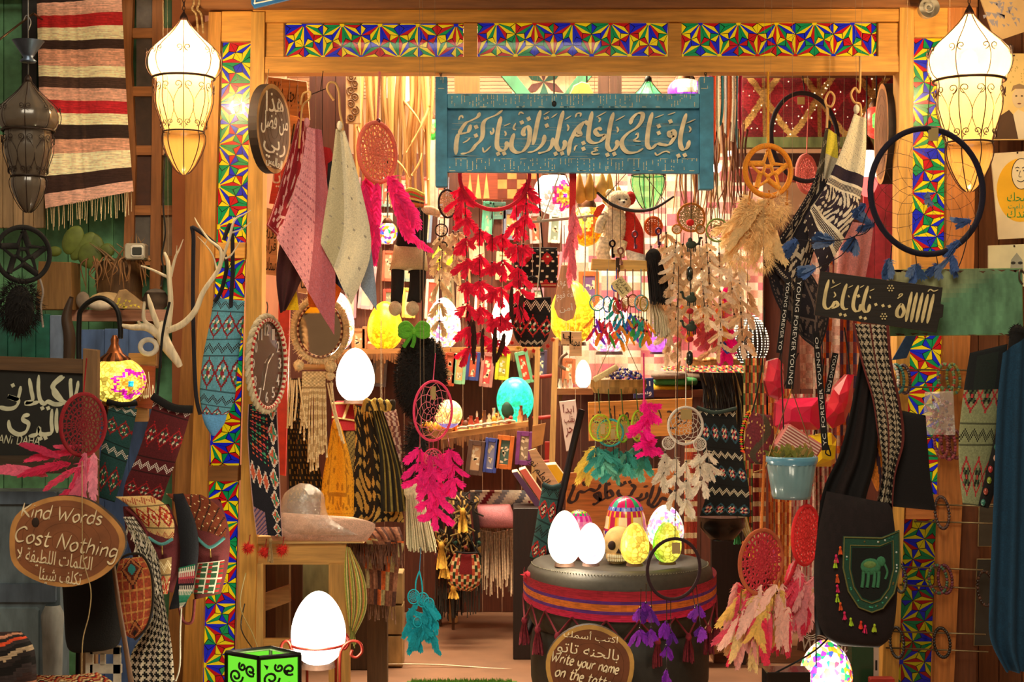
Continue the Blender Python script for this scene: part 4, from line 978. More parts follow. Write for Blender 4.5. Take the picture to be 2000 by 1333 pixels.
g = G(4.95); pillow(g, [(234, 1092), (226, 1130), (232, 1190), (244, 1238), (262, 1248)], [(278, 1088), (296, 1120), (298, 1180), (288, 1222), (264, 1248)], 26, 56, 12, pouchc); g.part('body', 'cloth', root)
g = G(4.95); g.ctube([(234, 1092, 3), (256, 1082, 6), (280, 1086, 4), (297, 1122, 3), (299, 1180, 3), (288, 1224, 3), (264, 1250, 3)], 2.6, '201810', 6); g.part('binding', 'cloth', root)
g = G(5.0); pillow(g, [(118, 1090), (124, 1180), (130, 1262), (150, 1276)], [(236, 1090), (238, 1180), (234, 1256), (200, 1272)], 14, 16, 22, '0c0908'); g.thing('black_bag', 'black cloth bag hanging behind the wood slice sign', 'bag', 'cloth')
g = G(4.9); g.tube([(222, 1106, 0), (232, 1180, 2), (246, 1260, 4), (262, 1360, 6)], [4, 4.6, 5, 5.5], '6a4a30', 9); g.thing('wooden_pole', 'slim wooden pole leaning in front of the kilim pouch', 'pole', 'wood_upright')
# weathered cabinet and bits at the bottom left
root = T('weathered_cabinet', 'weathered grey-blue cabinet with worn corner pillar at the street side', 'cabinet', 5.3, 40, 1480)
g = G(5.3); g.box(-120, 960, 118, 1480, -60, 0, '5a6a72', None, 3); g.part('carcass', 'worn_paint', root)
for y0, y1 in ((1140, 1176), (960, 985)):
    g = G(5.3); g.box(-120, y0, 112, y1, 0, 7, '4a5866', None, 3); g.part('moulding', 'worn_paint', root)
g = G(5.3); g.lathe(104, [(20, 1480), (18, 1330), (20, 1240), (22, 1200), (14, 1182)], '8a8c86', 16, 4); g.part('pillar', 'worn_paint', root)
g = G(5.3); g.box(-120, 1186, 78, 1480, 0, 4, '62747a', None, 5); g.part('door', 'worn_paint', root)
def strp(cs, n): return lambda u, v, i, j: jit(cs[int((v+.04*sin(9*u))*n) % len(cs)], .15)
g = G(4.7); pillow(g, [(-40, 1236), (-40, 1290), (-30, 1380)], [(40, 1234), (68, 1272), (72, 1380)], 20, 40, 26, strp(['3a2622', 'c88a6a', '2a2422', 'e0502a', '342c2c', '1a1616', 'b8a080', '2a2220', '14100f', '3a3030'], 14)); g.thing('striped_bundle', 'folded dark striped blanket with orange and tan lines in the lower corner', 'blanket', 'weave')
g = G(4.75); g.grid([(66, 1318), (70, 1345), (80, 1400)], [(190, 1314), (226, 1340), (240, 1400)], 40, 24, lambda u, v, i, j: jit(['c8a060', '8a1a1c', 'e0c890', '30100c', 'b02a1c'][int(i*.35+j*.9+2*sin(i*.5)) % 5], .15), lambda u, v: 18*sin(pi*u)); g.thing('woven_bag', 'red and straw woven bag top beside the dark striped blanket', 'bag', 'cloth')
root = T('white_chair', 'white painted wooden chair half hidden behind the leaning pole', 'chair', 5.05, 205, 1480)
for x0, y0, x1, y1, nm in ((168, 1272, 182, 1480, 'leg'), (222, 1262, 236, 1480, 'leg'), (176, 1298, 238, 1316, 'stretcher'), (196, 1276, 206, 1300, 'spindle'), (176, 1264, 236, 1278, 'seat_rail')):
    g = G(5.05); g.box(x0, y0, x1, y1, -4, 4, 'd0cab8'); g.part(nm, 'paint', root)
g = G(5.15); g.ctube([(356, 1172, 4), (353, 1230, 4), (352, 1300, 4), (344, 1330, 4)], 1.6, 'd8d4c0', 6); g.thing('white_cable', 'white cable dangling below the dotted backpack', 'cord', 'cloth')
# green scroll lantern
root = T('scroll_lantern', 'black cut-out scrollwork lantern glowing green on the ground by the door', 'lantern', 4.9, 512, 1430)
def glow_std(): pass
for (ax, az), (bx, bz) in (((440, -14), (512, 38)), ((512, 38), (586, 4)), ((586, 4), (520, -60)), ((520, -60), (440, -14))):
    g = G(4.9); g.face([(ax, 1280, az), (bx, 1280, bz), (bx, 1430, bz), (ax, 1430, az)], '6ad030'); g.part('green_panel', 'mosaic_flat', root)
    g = G(4.9)
    def E(u, y): return (ax+(bx-ax)*u, y, az+(bz-az)*u+2)
    g.tube([E(0, 1278), E(1, 1278)], 5, '0e0c0c', 6); g.tube([E(0, 1278), E(0, 1430)], 4, '0e0c0c', 6); g.tube([E(0, 1428), E(1, 1428)], 5, '0e0c0c', 6)
    for (u, y, r, a0, tn) in ((.3, 1320, 16, 0, 1.5), (.7, 1345, 19, 2, -1.5), (.35, 1375, 17, 3, 1.4), (.75, 1305, 12, 1, 1.3), (.5, 1300, 9, 4, -1.2), (.15, 1350, 11, 2, 1.2), (.6, 1395, 14, 5, 1.3)):
        g.tube([(E(u+p[0]/75, y+p[1])) for p in spiral(0, 0, r, a0, tn, 0, 20)], 2.4, '0e0c0c', 5)
    for k in range(9):
        u, y = ru(.1, .9), ru(1290, 1420); g.face([E(u, y), E(u+.12, y+4), E(u+.08, y+12)], '0e0c0c')
    g.part('scroll_panel', 'dark_metal', root)
lamp('POINT', 'green_bulb', W(513, 1330, 4.9, -10), 3, .03, (.7, 1, .3))
# egg on the red stand
egg('large bright white egg lamp cradled in a red wire stand on the ground', 622, 1300, 146, 110, 5.2, 'mosaic_white', 'fff8ec', light=9)
root = T('wire_stand', 'red wire stand with curled arms holding the large white egg lamp', 'stand', 5.2, 622, 1500)
RD = 'a83a30'
g = G(5.2); g.tube([(622+58*sin(a), 1254+4*cos(a), 58*cos(a)) for a in [2*pi*k/40 for k in range(40)]], 2.6, RD, 8, True); g.part('ring', 'metal', root)
for k, a in enumerate((-.9, .95, 2.6, -2.6)):
    x, z = 622+56*sin(a), 56*cos(a); sg = 1 if sin(a) > 0 else -1; L = 40 if k == 1 else 22
    g = G(5.2); g.ctube([(x, 1500, z), (x, 1400, z), (x, 1290, z), (x+sg*4, 1262, z), (x+sg*L*.5, 1247, z), (x+sg*L*.95, 1250, z), (x+sg*(L+3), 1266, z), (x+sg*L*.8, 1278, z), (x+sg*L*.55, 1274, z), (x+sg*L*.6, 1264, z)], 2.8, RD, 8); g.part('leg', 'metal', root)
# ================================================================ DOORWAY, LEFT HALF
def turned_slab(label, cx, cy, r, rx, d, lines, sgn=1, face='6e5236', rim='c89858', th=9, tc='efe2c4', name='wood_slice_sign'):
    root = T(name, label, 'sign', d, cx, cy+r)
    yw = sgn*math.acos(rx/r)+atan2(1000-cx, F)
    g = G(d); slab(g, blob(cx, cy, r, r*1.0, 40, .025, 3), -th, th, face, rim, '2a1a10', .9); g.yaw(cx, yw); g.part('slice', 'wood_end', root)
    if lines:
        g = G(d)
        for s, x, y, w_, h_, a in lines: text(g, s, cx+x, cy+y, w_, h_, tc, th+1.4, a, .15)
        g.yaw(cx, yw); g.part('lettering', 'paint', root)
    g = G(d); g.tube([(cx-6, cy-r+2, 0), (cx-2, cy-r-30, 0)], .8, '8a7a5a', 5); g.part('wire', 'metal', root)
    return root
turned_slab('round wood slice sign covered in cream calligraphy, edge on against the left post', 527, 252, 87, 33, 5.72, [('هذا', -45, -68, 90, 40, -6), ('من فضل', -68, -28, 136, 44, -4), ('ربي', -55, 18, 110, 40, 3), ('العالمين', -40, 52, 80, 24, 5)], 1)
board('tan plank sign with black brush lettering behind the wood slice sign', [(521, 150), (600, 160), (606, 235), (521, 212)], 6.6, 'c08a52', 5, lines=[('رب اجعل هذا البلد', 524, 158, 76, 46, 9)])
board('second tan plank sign tucked under the brush lettered one', [(560, 222), (590, 228), (570, 300), (530, 330), (524, 300)], 6.64, 'b8824c', 5, lines=[('امنا', 538, 236, 40, 40, 10)])
board('small orange-red plank sign low behind the dark red bandana', [(538, 322), (560, 318), (544, 400), (526, 398)], 6.6, 'c8402a', 5, lines=[('يا', 534, 330, 16, 36, 4)], tcol='e8d8c0')
board('cream plank sign with black words in three lines beside the left post', [(518, 405), (545, 412), (541, 540), (515, 536)], 6.6, 'c8a070', 5, lines=[('ثلاثة', 520, 440, 22, 26, 4), ('قرار', 519, 468, 22, 28, 4), ('سعادة', 518, 502, 22, 26, 4)])
board('short cream plank sign with pencil marks behind the pink bandana', [(584, 520), (606, 526), (600, 575), (582, 572)], 6.6, 'd8b88c', 5, lines=[('ما', 588, 540, 12, 24, 0)])
crate('dark brown upright boards behind the bandana hanger', 605, 140, 682, 330, 7.0, -8, 6, '4a2414', 3, mat='wood_upright')
g = G(6.95); g.box(676, 142, 705, 242, -4, 6, 'b89868', None, 1)
for k in range(7):
    yy = 152+k*13; g.tube([(p[0], p[1], 7) for p in spiral(690+(4 if k % 2 else -4), yy, 9, k, 1.5, 0)], 1.4, '6a4a2a', 5)
g.thing('carved_panel', 'small pale carved scroll panel beside the twig screen', 'panel', 'wood_upright')
# rattan hangers and bandanas
root = T('rattan_hanger', 'bent rattan hanger loops wired to the beam over the bandanas', 'hanger', 5.75, 625, 320)
RT = 'c89a5a'
g = G(5.75); g.ctube([(587, 205, 0), (592, 184, 0), (606, 180, 2), (604, 194, 3), (592, 206, 2), (588, 230, 0), (584, 290, 0)], 2.2, RT, 7); g.part('loop', 'wood_upright', root)
g = G(5.75); g.ctube([(652, 196, 0), (640, 176, 2), (644, 162, 2), (656, 164, 0), (662, 184, 0), (664, 220, 0), (670, 255, 0), (664, 300, 0)], 2.4, RT, 7); g.part('loop', 'wood_upright', root)
g = G(5.75); g.ctube([(606, 186, 2), (625, 178, 0), (642, 172, 2)], 1, '2a2018', 5); g.tube([(626, 178, 0), (626, 132, -40)], .9, '2a2018', 5); g.part('wire', 'metal', root)
for y in range(205, 235, 4):
    pass
def bandanna(label, d, Lp, Rp, nu, nv, cf, nf=2, amp=6, ph=0, tw=1, group='bandanas on the rattan hanger', knot=None, name='bandana'):
    root = T(name, label, 'bandana', d, sum(p[0] for p in Lp)/len(Lp), max(p[1] for p in Rp), group)
    g = G(d); g.grid(Lp, Rp, nu, nv, cf, folds(nf, amp, ph, tw)); g.part('cloth', 'cloth', root)
    if knot:
        g = G(d); kx, ky, kr, kc = knot; g.ball((kx, ky, 4), (kr, kr*1.6, kr), kc, 10); g.part('knot', 'cloth', root)
    return root
GB = 'bandanas on the rattan hanger'
bandanna('dark red bandana with white print nearest the left post', 5.78, [(582, 232), (556, 330), (532, 410), (521, 440)], [(600, 240), (600, 330), (592, 420), (574, 500)], 70, 110, bandana('8a1420', 'd8a8a0', None, 1), 2, 6, 0, 1, GB, (588, 225, 5, '8a1420'))
bandanna('dark maroon plain bandana hanging lowest behind the pink one', 5.82, [(565, 400), (548, 470), (540, 540), (548, 612)], [(620, 380), (604, 470), (592, 540), (560, 605)], 16, 20, '3a1014', 2, 6, 1)
bandanna('pale pink bandana with faint script print', 5.72, [(600, 248), (588, 330), (563, 412), (541, 466)], [(628, 254), (640, 370), (654, 510), (652, 655)], 40, 70, lambda u, v, i, j: jit('e89aa0' if u < .55 else 'b8606a', .05) if (j % 4 or sin(i*2.1+j) < .2) else H('b86a78'), 1.4, 9, .8, 1, GB, (600, 240, 6, 'e89aa0'))
bandanna('black and navy bandana between the pink and white ones', 5.8, [(640, 320), (636, 420), (630, 470), (640, 540)], [(668, 300), (688, 420), (702, 520), (690, 585)], 20, 30, lambda u, v, i, j: H('14141c') if v < .7 or u < .4 else H('2a4470'), 2, 5)
bandanna('cream white bandana with small grey crescents', 5.7, [(656, 252), (646, 340), (633, 430), (627, 476)], [(674, 256), (706, 370), (725, 490), (686, 596)], 40, 70, lambda u, v, i, j: H('a09684') if (i % 10 in (4, 5) and j % 13 == 3) else H('ddd2b4' if u > .4 else 'c4b894'), 1.3, 9, .4, 1, GB, (664, 246, 6, 'e8dcc0'))
bandanna('pale blue bandana corner showing under the white one', 5.78, [(712, 460), (712, 520), (704, 560)], [(722, 460), (734, 560), (736, 608)], 8, 14, '8a9ab0', 1, 3)
bandanna('yellow bandana tip below the maroon one', 5.84, [(552, 585), (556, 598), (550, 606)], [(574, 550), (580, 575), (584, 606)], 8, 10, 'f0c010', 1, 2)
bandanna('orange bandana behind the rose one', 5.86, [(600, 480), (598, 540), (604, 600)], [(660, 500), (668, 560), (650, 604)], 12, 16, 'e86a14', 2, 4)
bandanna('crimson bandana behind the navy one', 5.86, [(628, 285), (630, 350), (640, 420)], [(646, 290), (664, 350), (668, 420)], 10, 16, 'a01c20', 2, 4)
# salmon doily
root = catcher('salmon crocheted doily dreamcatcher with hot pink feathers', 737, 298, 58, 5.9, 'e8705a', 36, 'doily', 'e87a60', (741, 140, 0), 'e88a80', 4.5, th=1.3, cordr=2.6)
g = G(5.9); g.ball((739, 236, 0), (5, 5, 5), '6a0a14', 10); g.part('bead', 'bead', root)
HP = 'f02a80'
for x, y, a, L, w_ in ((716, 345, 96, 95, 20), (722, 350, 90, 120, 22), (736, 356, 88, 135, 18), (730, 420, 92, 95, 18), (716, 400, 94, 85, 16), (758, 345, 72, 95, 20), (764, 345, 58, 110, 22), (772, 380, 42, 80, 20), (776, 430, 55, 90, 14), (770, 395, 64, 80, 18), (738, 440, 90, 80, 14)):
    g = G(5.9); g.feather(x, y, a, L, w_, jit(HP, .15), ru(-4, 8), 14, fluff=16); g.part('feather', 'feather', root)
# twig screen with lamp behind
root = T('twig_screen', 'screen of upright peeled twigs inside the doorway, lit from behind', 'screen', 7.1, 770, 420)
for k in range(34):
    x = 694+k*4.5+ru(-3, 3); y1 = ru(330, 430); z = ru(-16, 16); lean = ru(-14, 14)
    g = G(7.1); g.ctube([(x, 90, z), (x+lean*.4+ru(-5, 5), 190, z+ru(-4, 4)), (x+lean*.7+ru(-6, 6), 290, z), (x+lean, y1, z)], [ru(2.5, 5), ru(3, 5), ru(2, 4), ru(1, 2.4)], jit('b88648', .3), 7); g.part('twig', 'wood_upright', root)
for x0, y0, x1, y1 in ((790, 200, 830, 260), (840, 210, 795, 300), (770, 310, 800, 350), (830, 230, 805, 280), (806, 345, 825, 300), (700, 250, 720, 330)):
    g = G(7.1); g.ctube([(x0, y0, 18), ((x0+x1)/2+4, (y0+y1)/2, 22), (x1, y1, 18)], [2.6, 2, 1], 'c89858', 6); g.part('twig', 'wood_upright', root)
root = T('globe_lamp', 'bright globe lamp behind the twig screen', 'lamp', 7.6, 785, 190)
g = G(7.6); g.ball((782, 172, 0), (38, 28, 38), 'ffe8b8', 20); g.part('globe', 'sparkle', root)
g = G(7.6); g.tube([(782, 146, 0), (782, -90, 0)], 2, '2a1a10', 6); g.part('cord', 'dark_metal', root)
# rag doll
root = T('rag_doll', 'rag doll in black top and cream apron with a coloured turban', 'doll', 6.25, 800, 618)
g = G(6.25); pillow(g, [(790, 405), (780, 430), (776, 460), (770, 500)], [(822, 400), (836, 420), (834, 460), (834, 500)], 14, 14, 22, '120e0e'); g.part('torso', 'cloth', root)
g = G(6.25); pillow(g, [(770, 478), (766, 505), (760, 528)], [(832, 480), (834, 505), (836, 530)], 18, 10, 26, 'c8b488', 'b8a478'); g.part('apron', 'cloth', root)
for x0, x1, x2, x3 in ((764, 790, 763, 785), (800, 832, 794, 822)):
    g = G(6.25); pillow(g, [(x0, 520), (x0, 555), (x2, 590)], [(x1, 520), (x1-1, 555), (x3, 592)], 10, 12, 13, '15120f'); g.part('leg', 'cloth', root)
    g = G(6.25); g.ball(((x2+x3)/2-2, 603, 4), (13, 15, 16), 'c4b08a', 14); g.part('foot', 'cloth', root)
g = G(6.25); g.ctube([(826, 412, 4), (842, 412, 8), (860, 420, 10)], [9, 9, 7], 'd8b890', 10); g.part('arm', 'cloth', root)
g = G(6.25); g.ball((803, 398, 6), (20, 18, 18), 'caa078', 14); g.part('head', 'cloth', root)
g = G(6.25)
for k in range(7): g.ctube([(780+k*2, 398-k*2, 16), (800, 374+k*4, 24), (828, 384+k*3, 14)], 5, ['c8b040', 'd84a2a', '6a8a3a', 'b83a28', 'd8c060', '3a2a1a', 'c86a2a'][k], 8)
g.part('turban', 'cloth', root)
# beige small hoops strand
root = catcher('dark rimmed small dreamcatcher with beige feathers and bead tail beside the rag doll', 874, 398, 27, 6.2, '2a1a14', 17, 'doily', 'd8c090', (876, 320), '8a6a40', 2, ((868, 425, 100, 3, None, -6), (885, 425, 90, 3), (858, 430, 280, 7, 'c8a878', 0), (895, 420, 70, 2)), 'dcc49a', 34, 12, 2, minis=((862, 450, 12), (866, 480, 7)), bcol='1a1010')
# red crescent catcher
root = catcher('big red hoop dreamcatcher under the blue sign with strings of crimson feathers', 966, 342, 68, 6.12, 'd0182c', None, None, None, None, None, 4,
 ((908, 380, 300, 7, None, 8), (936, 400, 250, 5, None, 2), (962, 410, 210, 4, None, -2), (984, 408, 260, 5, None, -8), (1008, 395, 170, 4, None, 6), (1030, 360, 240, 4, None, -16), (902, 345, 60, 3, None, -2), (1028, 340, 60, 3)), 'd8163c', 34, 14, 3, bcol='3a0a10', spread=80)
for x, y, L in ((925, 625, 80), (945, 640, 60), (968, 640, 70), (1000, 560, 70), (1020, 575, 60), (985, 650, 60), (915, 600, 60)):
    g = G(6.12); g.feather(x, y, 90+ru(-10, 10), L, 9, '3a1c14', 4, 10, fluff=4); g.part('feather', 'feather', root)
# mirror
root = T('round_mirror', 'round mirror with a cream tufted cloth rim and dark beaded inner edge', 'mirror', 6.15, 626, 713)
g = G(6.15); g.prism([(625+46*cos(a), 645+55*sin(a)) for a in [2*pi*k/40 for k in range(40)]], -3, 0, 'c8a888'); g.part('glass', 'mirror', root)
g = G(6.15)
for k in range(420):
    a = ru(0, 2*pi); q = ru(.95, 1.1); x, y = 625+50*q*cos(a), 645+59*q*sin(a); l = ru(5, 11)
    p = Vector((x, y, ru(0, 8))); dd = Vector((cos(a+ru(-.3, .3)), sin(a+ru(-.3, .3)), ru(-.2, .5)))*l; s_ = Vector((-sin(a), cos(a), 0))*1.4
    g.face([p-s_, p+s_, p+dd], jit('dcc498', .15))
g.torus(625, 645, 52, 62, 6, 'd0b888', 48, 8); g.part('tufted_rim', 'rough_cloth', root)
g = G(6.15); g.torus(625, 645, 43, 52, 1.8, '6a2018', 60, 6, 5, 'd8b890'); g.part('beaded_edge', 'bead', root)
g = G(6.15); g.tube([(625, 585, 0), (625, 560, -8)], 1, '5a4030', 5); g.part('loop', 'cloth', root)
# clock
root = T('wall_clock', 'large round glass clock in a white rope rim, edge on beside the left post', 'clock', 5.68, 521, 810)
yw = math.acos(37/96)+atan2(1000-521, F)
g = G(5.68); g.prism([(521+86*cos(2*pi*k/48), 711+86*sin(2*pi*k/48)) for k in range(48)], -4, -1, '5a4438'); g.yaw(521, yw); fc_ = g.part('face', 'plastic', root)
for k in range(12):
    a = -pi/2+(k+1)*pi/6; w_ = 13 if k < 9 else 20; g = G(5.68); text(g, str(k+1), 521+66*cos(a)-w_/2, 711+66*sin(a)-11, w_, 22, 'd8ccc0', .5, 0, 0, False)
    g.yaw(521, yw); g.part('numeral', 'paint', fc_)
for nm, a, l in (('hour_hand', -.6, 34), ('minute_hand', 2.0, 56)):
    g = G(5.68); g.tube([(521, 711, 2), (521+l*cos(a), 711+l*sin(a), 2)], 1.4, 'd8c8b8', 6); g.yaw(521, yw); g.part(nm, 'metal', root)
g = G(5.68)
for s_ in range(2):
    P_ = [(521+(93+2.4*cos(k*1.1+s_*pi))*cos(2*pi*k/120), 711+(93+2.4*cos(k*1.1+s_*pi))*sin(2*pi*k/120), 3*sin(k*1.1+s_*pi)) for k in range(120)]
    g.tube(P_, 4, ['cfc0a0', 'b8a888'][s_], 6, True)
g.yaw(521, yw); g.part('rope_rim', 'cloth', root)
g = G(5.68); g.torus(521, 711, 86, 86, 3.6, 'b02420', 90, 7, 4, 'e0ccb0'); g.yaw(521, yw); g.part('laced_edge', 'cloth', root)
g = G(5.68); g.ctube([(521, 615, 0), (522, 600, -6), (519, 590, -14)], 1.2, '4a3a2a', 5); g.part('hanging_loop', 'cloth', root)
# embroidered strip
root = T('embroidered_hanging', 'long black embroidered hanging with diamonds and red pompoms on the left post', 'wall hanging', 5.84, 520, 1052)
def embc(u, v, i, j):
    if i < 1 or i > 31: return H('b8908a')
    if i >= 22:
        q = abs((i-26.5))/5+abs((j % 14)-7)/7
        if .78 < q < 1.02: return H('d8c8b8')
        if q < .78: return H(['c85a3a', '3f8a6a'][((i > 26)+((j % 14) > 7)) % 2])
        return H('10101c')
    if j < 44:
        if (i % 4 in (1, 2) or j % 6 in (2, 3)) and not (i % 4 == 0 and j % 6 < 2): return H(['c8464a', '3f9a70', 'd8603a'][(i//5+j//9) % 3]) if (j % 6) in (1, 2, 4) and i > 2 else H('10101c')
        return H('10101c')
    if 48 < j < 62:
        q = abs((i % 7)-3.5)/3.5+abs(j-55)/7
        return H('d8c8b8') if .75 < q < 1.05 else (H('c85a3a') if q < .75 else H('10101c'))
    if j > 78 and i < 14: return H(['8a6a80', 'a8705a', '6a5a8a', '3a2a40'][(i+j) % 4])
    return H('10101c')
g = G(5.84); g.grid([(485, 790), (484, 850), (492, 960), (502, 1044)], [(541, 786), (545, 900), (548, 1000), (551, 1050)], 33, 104, embc, lambda u, v: 8*sin(3*u+2*v)); g.part('panel', 'cloth', root)
for x, y in ((486, 1070), (518, 1078), (552, 1074)):
    g = G(5.84); g.tube([(x+4, y-26, 8), (x, y, 8)], 1, 'a83a2a', 4); pouf(g, x, y, 14, 'd82a20', 160, 8); g.part('pompom', 'rough_cloth', root)
g = G(5.84); tassel(g, 530, 1055, 44, 12, 'a88a5a', 10); g.part('tassel', 'cloth', root)
# macrame
root = T('macrame_hanging', 'cream macrame wall hanging of knotted cords on a wooden dowel', 'wall hanging', 6.15, 615, 905)
MC = 'd8c090'
g = G(6.15); g.tube([(583, 717, 0), (648, 716, 0)], 6, 'c08a50', 10); g.part('dowel', 'wood_level', root)
for x, y, r in ((584, 714, 11), (646, 716, 12), (645, 735, 9)):
    g = G(6.15); g.ball((x, y, 3), r, MC, 12); g.fur((x, y, 3), (r*.8,)*3, 60, 6, MC, 1, .2, .15); g.part('knot', 'rough_cloth', root)
g = G(6.15); g.grid([(591, 726), (590, 758)], [(636, 726), (636, 758)], 12, 10, lambda u, v, i, j: jit(MC if (i+j) % 2 else 'b89a68', .08), lambda u, v: 4); g.part('woven_top', 'rough_cloth', root)
g = G(6.15)
for k in range(20):
    x = 592+k*2.3; yl = 880+20*cos((k-10)*.24)+ru(-15, 25) - (40 if k < 6 else 0); pts = [(x, 756, 4), (x+ru(-2, 2)-(3-k*.2), 810, 6), (x+ru(-3, 3)-(5-k*.35), yl, 5)]
    g.ctube(pts, 1.7, jit(MC, .12), 6, 8, False, 'b89a6a'); g.ball((pts[2][0], pts[2][1], 5), 2.6, MC, 6)
o = g.part('cord_fringe', 'cloth', root)
g = G(6.15)
for (xa, ya, xb, yb) in ((571, 742, 566, 830), (576, 742, 570, 836), (580, 742, 576, 820), (584, 738, 600, 835), (568, 738, 562, 835), (640, 748, 668, 860), (645, 748, 672, 865), (648, 745, 664, 850), (650, 748, 650, 780)):
    g.ctube([(xa, ya, 5), ((xa+xb)/2+ru(-3, 3), (ya+yb)/2, 7), (xb, yb, 6)], 1.7, jit(MC, .1), 6); g.ball((xb, yb, 6), 2.6, MC, 6)
g.part('side_cords', 'cloth', root)
g = G(6.15); g.ctube([(584, 712, 0), (615, 676, -10), (646, 712, 0)], 1, MC, 5); g.part('hanging_cord', 'cloth', root)
g = G(6.35); g.prism([(545, 590), (567, 594), (558, 930), (538, 926)], -6, 6, 'b83020', None, 1.5); g.thing('red_plank', 'tall red painted plank behind the macrame', 'plank', 'paint')
# bandanas and scarves hanging below
bandanna('mustard yellow bandana with paisley hanging behind the macrame', 6.4, [(648, 828), (640, 880), (630, 940), (626, 1010)], [(664, 826), (680, 880), (690, 940), (690, 1010)], 44, 60, bandana('d89a18', 'a87010', None, 2, .08), 1.5, 6, .3, 1, 'scarves over the table', (656, 828, 7, 'd89a18'))
bandanna('black scarf with gold paisley hanging over the table', 6.5, [(690, 790), (694, 860), (690, 940), (684, 1020)], [(734, 800), (752, 880), (775, 950), (790, 1020)], 60, 90, lambda u, v, i, j: H('b89448') if sin(26*u+3*sin(13*v))*sin(30*v+3*sin(14*u)) > .1 else H('18120c'), 2, 8, 0, 2, 'scarves over the table', name='scarf')
bandanna('dark brown scarf gathered at the top beside the furry bag', 6.45, [(722, 786), (736, 850), (742, 900), (744, 1000)], [(744, 790), (768, 860), (788, 930), (800, 1000)], 14, 30, lambda u, v, i, j: jit(['1a160e', '2a2414', '8a7a3a'][i % 3], .2), 3, 6, 0, 2, 'scarves over the table', name='scarf')
bandanna('pink and white paisley scarf strip behind the dark brown one', 6.6, [(746, 800), (752, 860), (758, 960)], [(774, 800), (784, 860), (788, 960)], 24, 60, lambda u, v, i, j: H('e0c8b8') if sin(20*u+3*sin(16*v))*sin(40*v) > 0 else H('8a5a5a'), 2, 4, 0, 1, 'scarves over the table', name='scarf')
bandanna('black net scarf with gold flecks behind the macrame cords', 6.55, [(566, 740), (562, 850), (566, 980)], [(600, 740), (612, 850), (640, 980)], 30, 60, lambda u, v, i, j: H('8a6a2a') if sin(i*1.7)*sin(j*1.3) > .5 else H('14100c'), 3, 6, 0, 2, 'scarves over the table', name='scarf')
root = T('gold_tie', 'bunched gold and black paisley knot above the scarves', 'scarf', 6.4, 735, 812)
g = G(6.4)
for k in range(11): g.ctube([(712+k*5, 800+ru(-4, 4), 6), (718+k*5, 786+ru(-4, 4), 14), (726+k*4, 800, 8)], 6, jit(['a8883a', '2a2010', 'c8a850'][k % 3], .2), 8)
g.part('knot', 'cloth', root)
# furry bag with green bow
root = T('furry_bag', 'black curly fur bag with a bright green bow hanging in the doorway', 'bag', 6.05, 822, 830)
g = G(6.05); g.ball((822, 738, 0), (48, 82, 40), '0c0806', 20); g.part('body', 'rough_cloth', root)
g = G(6.05)
for k in range(3200):
    u = ru(-1, 1); a = ru(0, 2*pi); q = math.sqrt(1-u*u); nx, ny, nz = q*cos(a), u, q*sin(a)
    p = Vector((822+nx*48, 738+ny*82, nz*40)); dd = Vector((nx+ru(-.8, .8), ny+ru(-.8, .8), nz+ru(-.8, .8))).normalized()*ru(6, 13); s_ = dd.cross(Vector((ru(-1, 1), ru(-1, 1), ru(-1, 1)))).normalized()*1.1
    g.face([p-s_, p+s_, p+dd], jit('1a120c', .5))
o = g.part('curls', 'rough_cloth', root); o['kind'] = 'stuff'
g = G(6.05)
for s_ in (-1, 1):
    for k in range(3): g.ctube([(812, 648, 46), (812+s_*14, 632+k*6, 52), (812+s_*27, 640+k*7, 50), (812+s_*14, 652+k*3, 52), (812, 648, 46)], 4.6, jit('5aa828', .15), 8)
    g.ctube([(812, 648, 46), (812+s_*6-6, 666, 52), (800+s_*8, 678, 50)], 4, '4a9820', 8)
g.ball((812, 648, 50), 6, '6ab830', 10); g.part('bow', 'cloth', root)
g = G(6.05); g.tube([(824, 660, 0), (826, 560, 0), (828, 480, -10)], 1.6, '3a2a20', 5); g.part('hanging_cord', 'cloth', root)
g = G(6.12); g.ball((814, 890, 0), (20, 60, 16), '0e0a0a', 12); g.fur((814, 885, 0), (20, 62, 16), 900, 18, '14100e', 1, .5, .5); g.part('tail', 'rough_cloth', root)
# pink hoop with magenta feathers
root = catcher('bright pink hoop dreamcatcher with falling magenta feathers in front of the furry bag', 846, 803, 58, 5.7, 'e8406a', 37, 'spider', 'e87a8a', (850, 690, -10), 'd84a70', 2.6,
 ((820, 850, 85, 3, None, 0), (838, 860, 120, 4, None, 2), (856, 858, 140, 5, None, -4), (874, 850, 85, 3, None, 14), (846, 862, 60, 2)), 'f0208a', 38, 14, 3, tag=(846, 755, 11, 26), minis=((846, 895, 18),), spread=90)
# cream mop tassel, cyan catcher
root = T('cotton_mop_tassel', 'thick cream cotton tassel below the magenta feathers', 'tassel', 5.95, 820, 1080)
g = G(5.95); g.ball((806, 960, 0), (18, 20, 16), 'ddd4ac', 14); g.part('head', 'rough_cloth', root)
g = G(5.95)
for k in range(120):
    a = ru(0, 2*pi); q = math.sqrt(rnd()); g.tube([(806+14*q*cos(a), 962, 14*q*sin(a)), (815+24*q*cos(a), 1015, 22*q*sin(a)), (822+31*q*cos(a), 1078-12*q*rnd()+ru(-8, 4), 26*q*sin(a))], 1.5, jit('e0d8b0', .12), 4)
o = g.part('strands', 'cloth', root)
g = G(5.95); g.tube([(808, 945, 0), (812, 900, 0), (830, 820, 8)], 1.2, '3a2a20', 5); g.part('cord', 'cloth', root)
root = T('feather_dreamcatcher', 'turquoise cluster of tiny dreamcatcher hoops and feathers on a blue thread', 'dreamcatcher', 5.75, 820, 1275)
CY = '18b4c8'
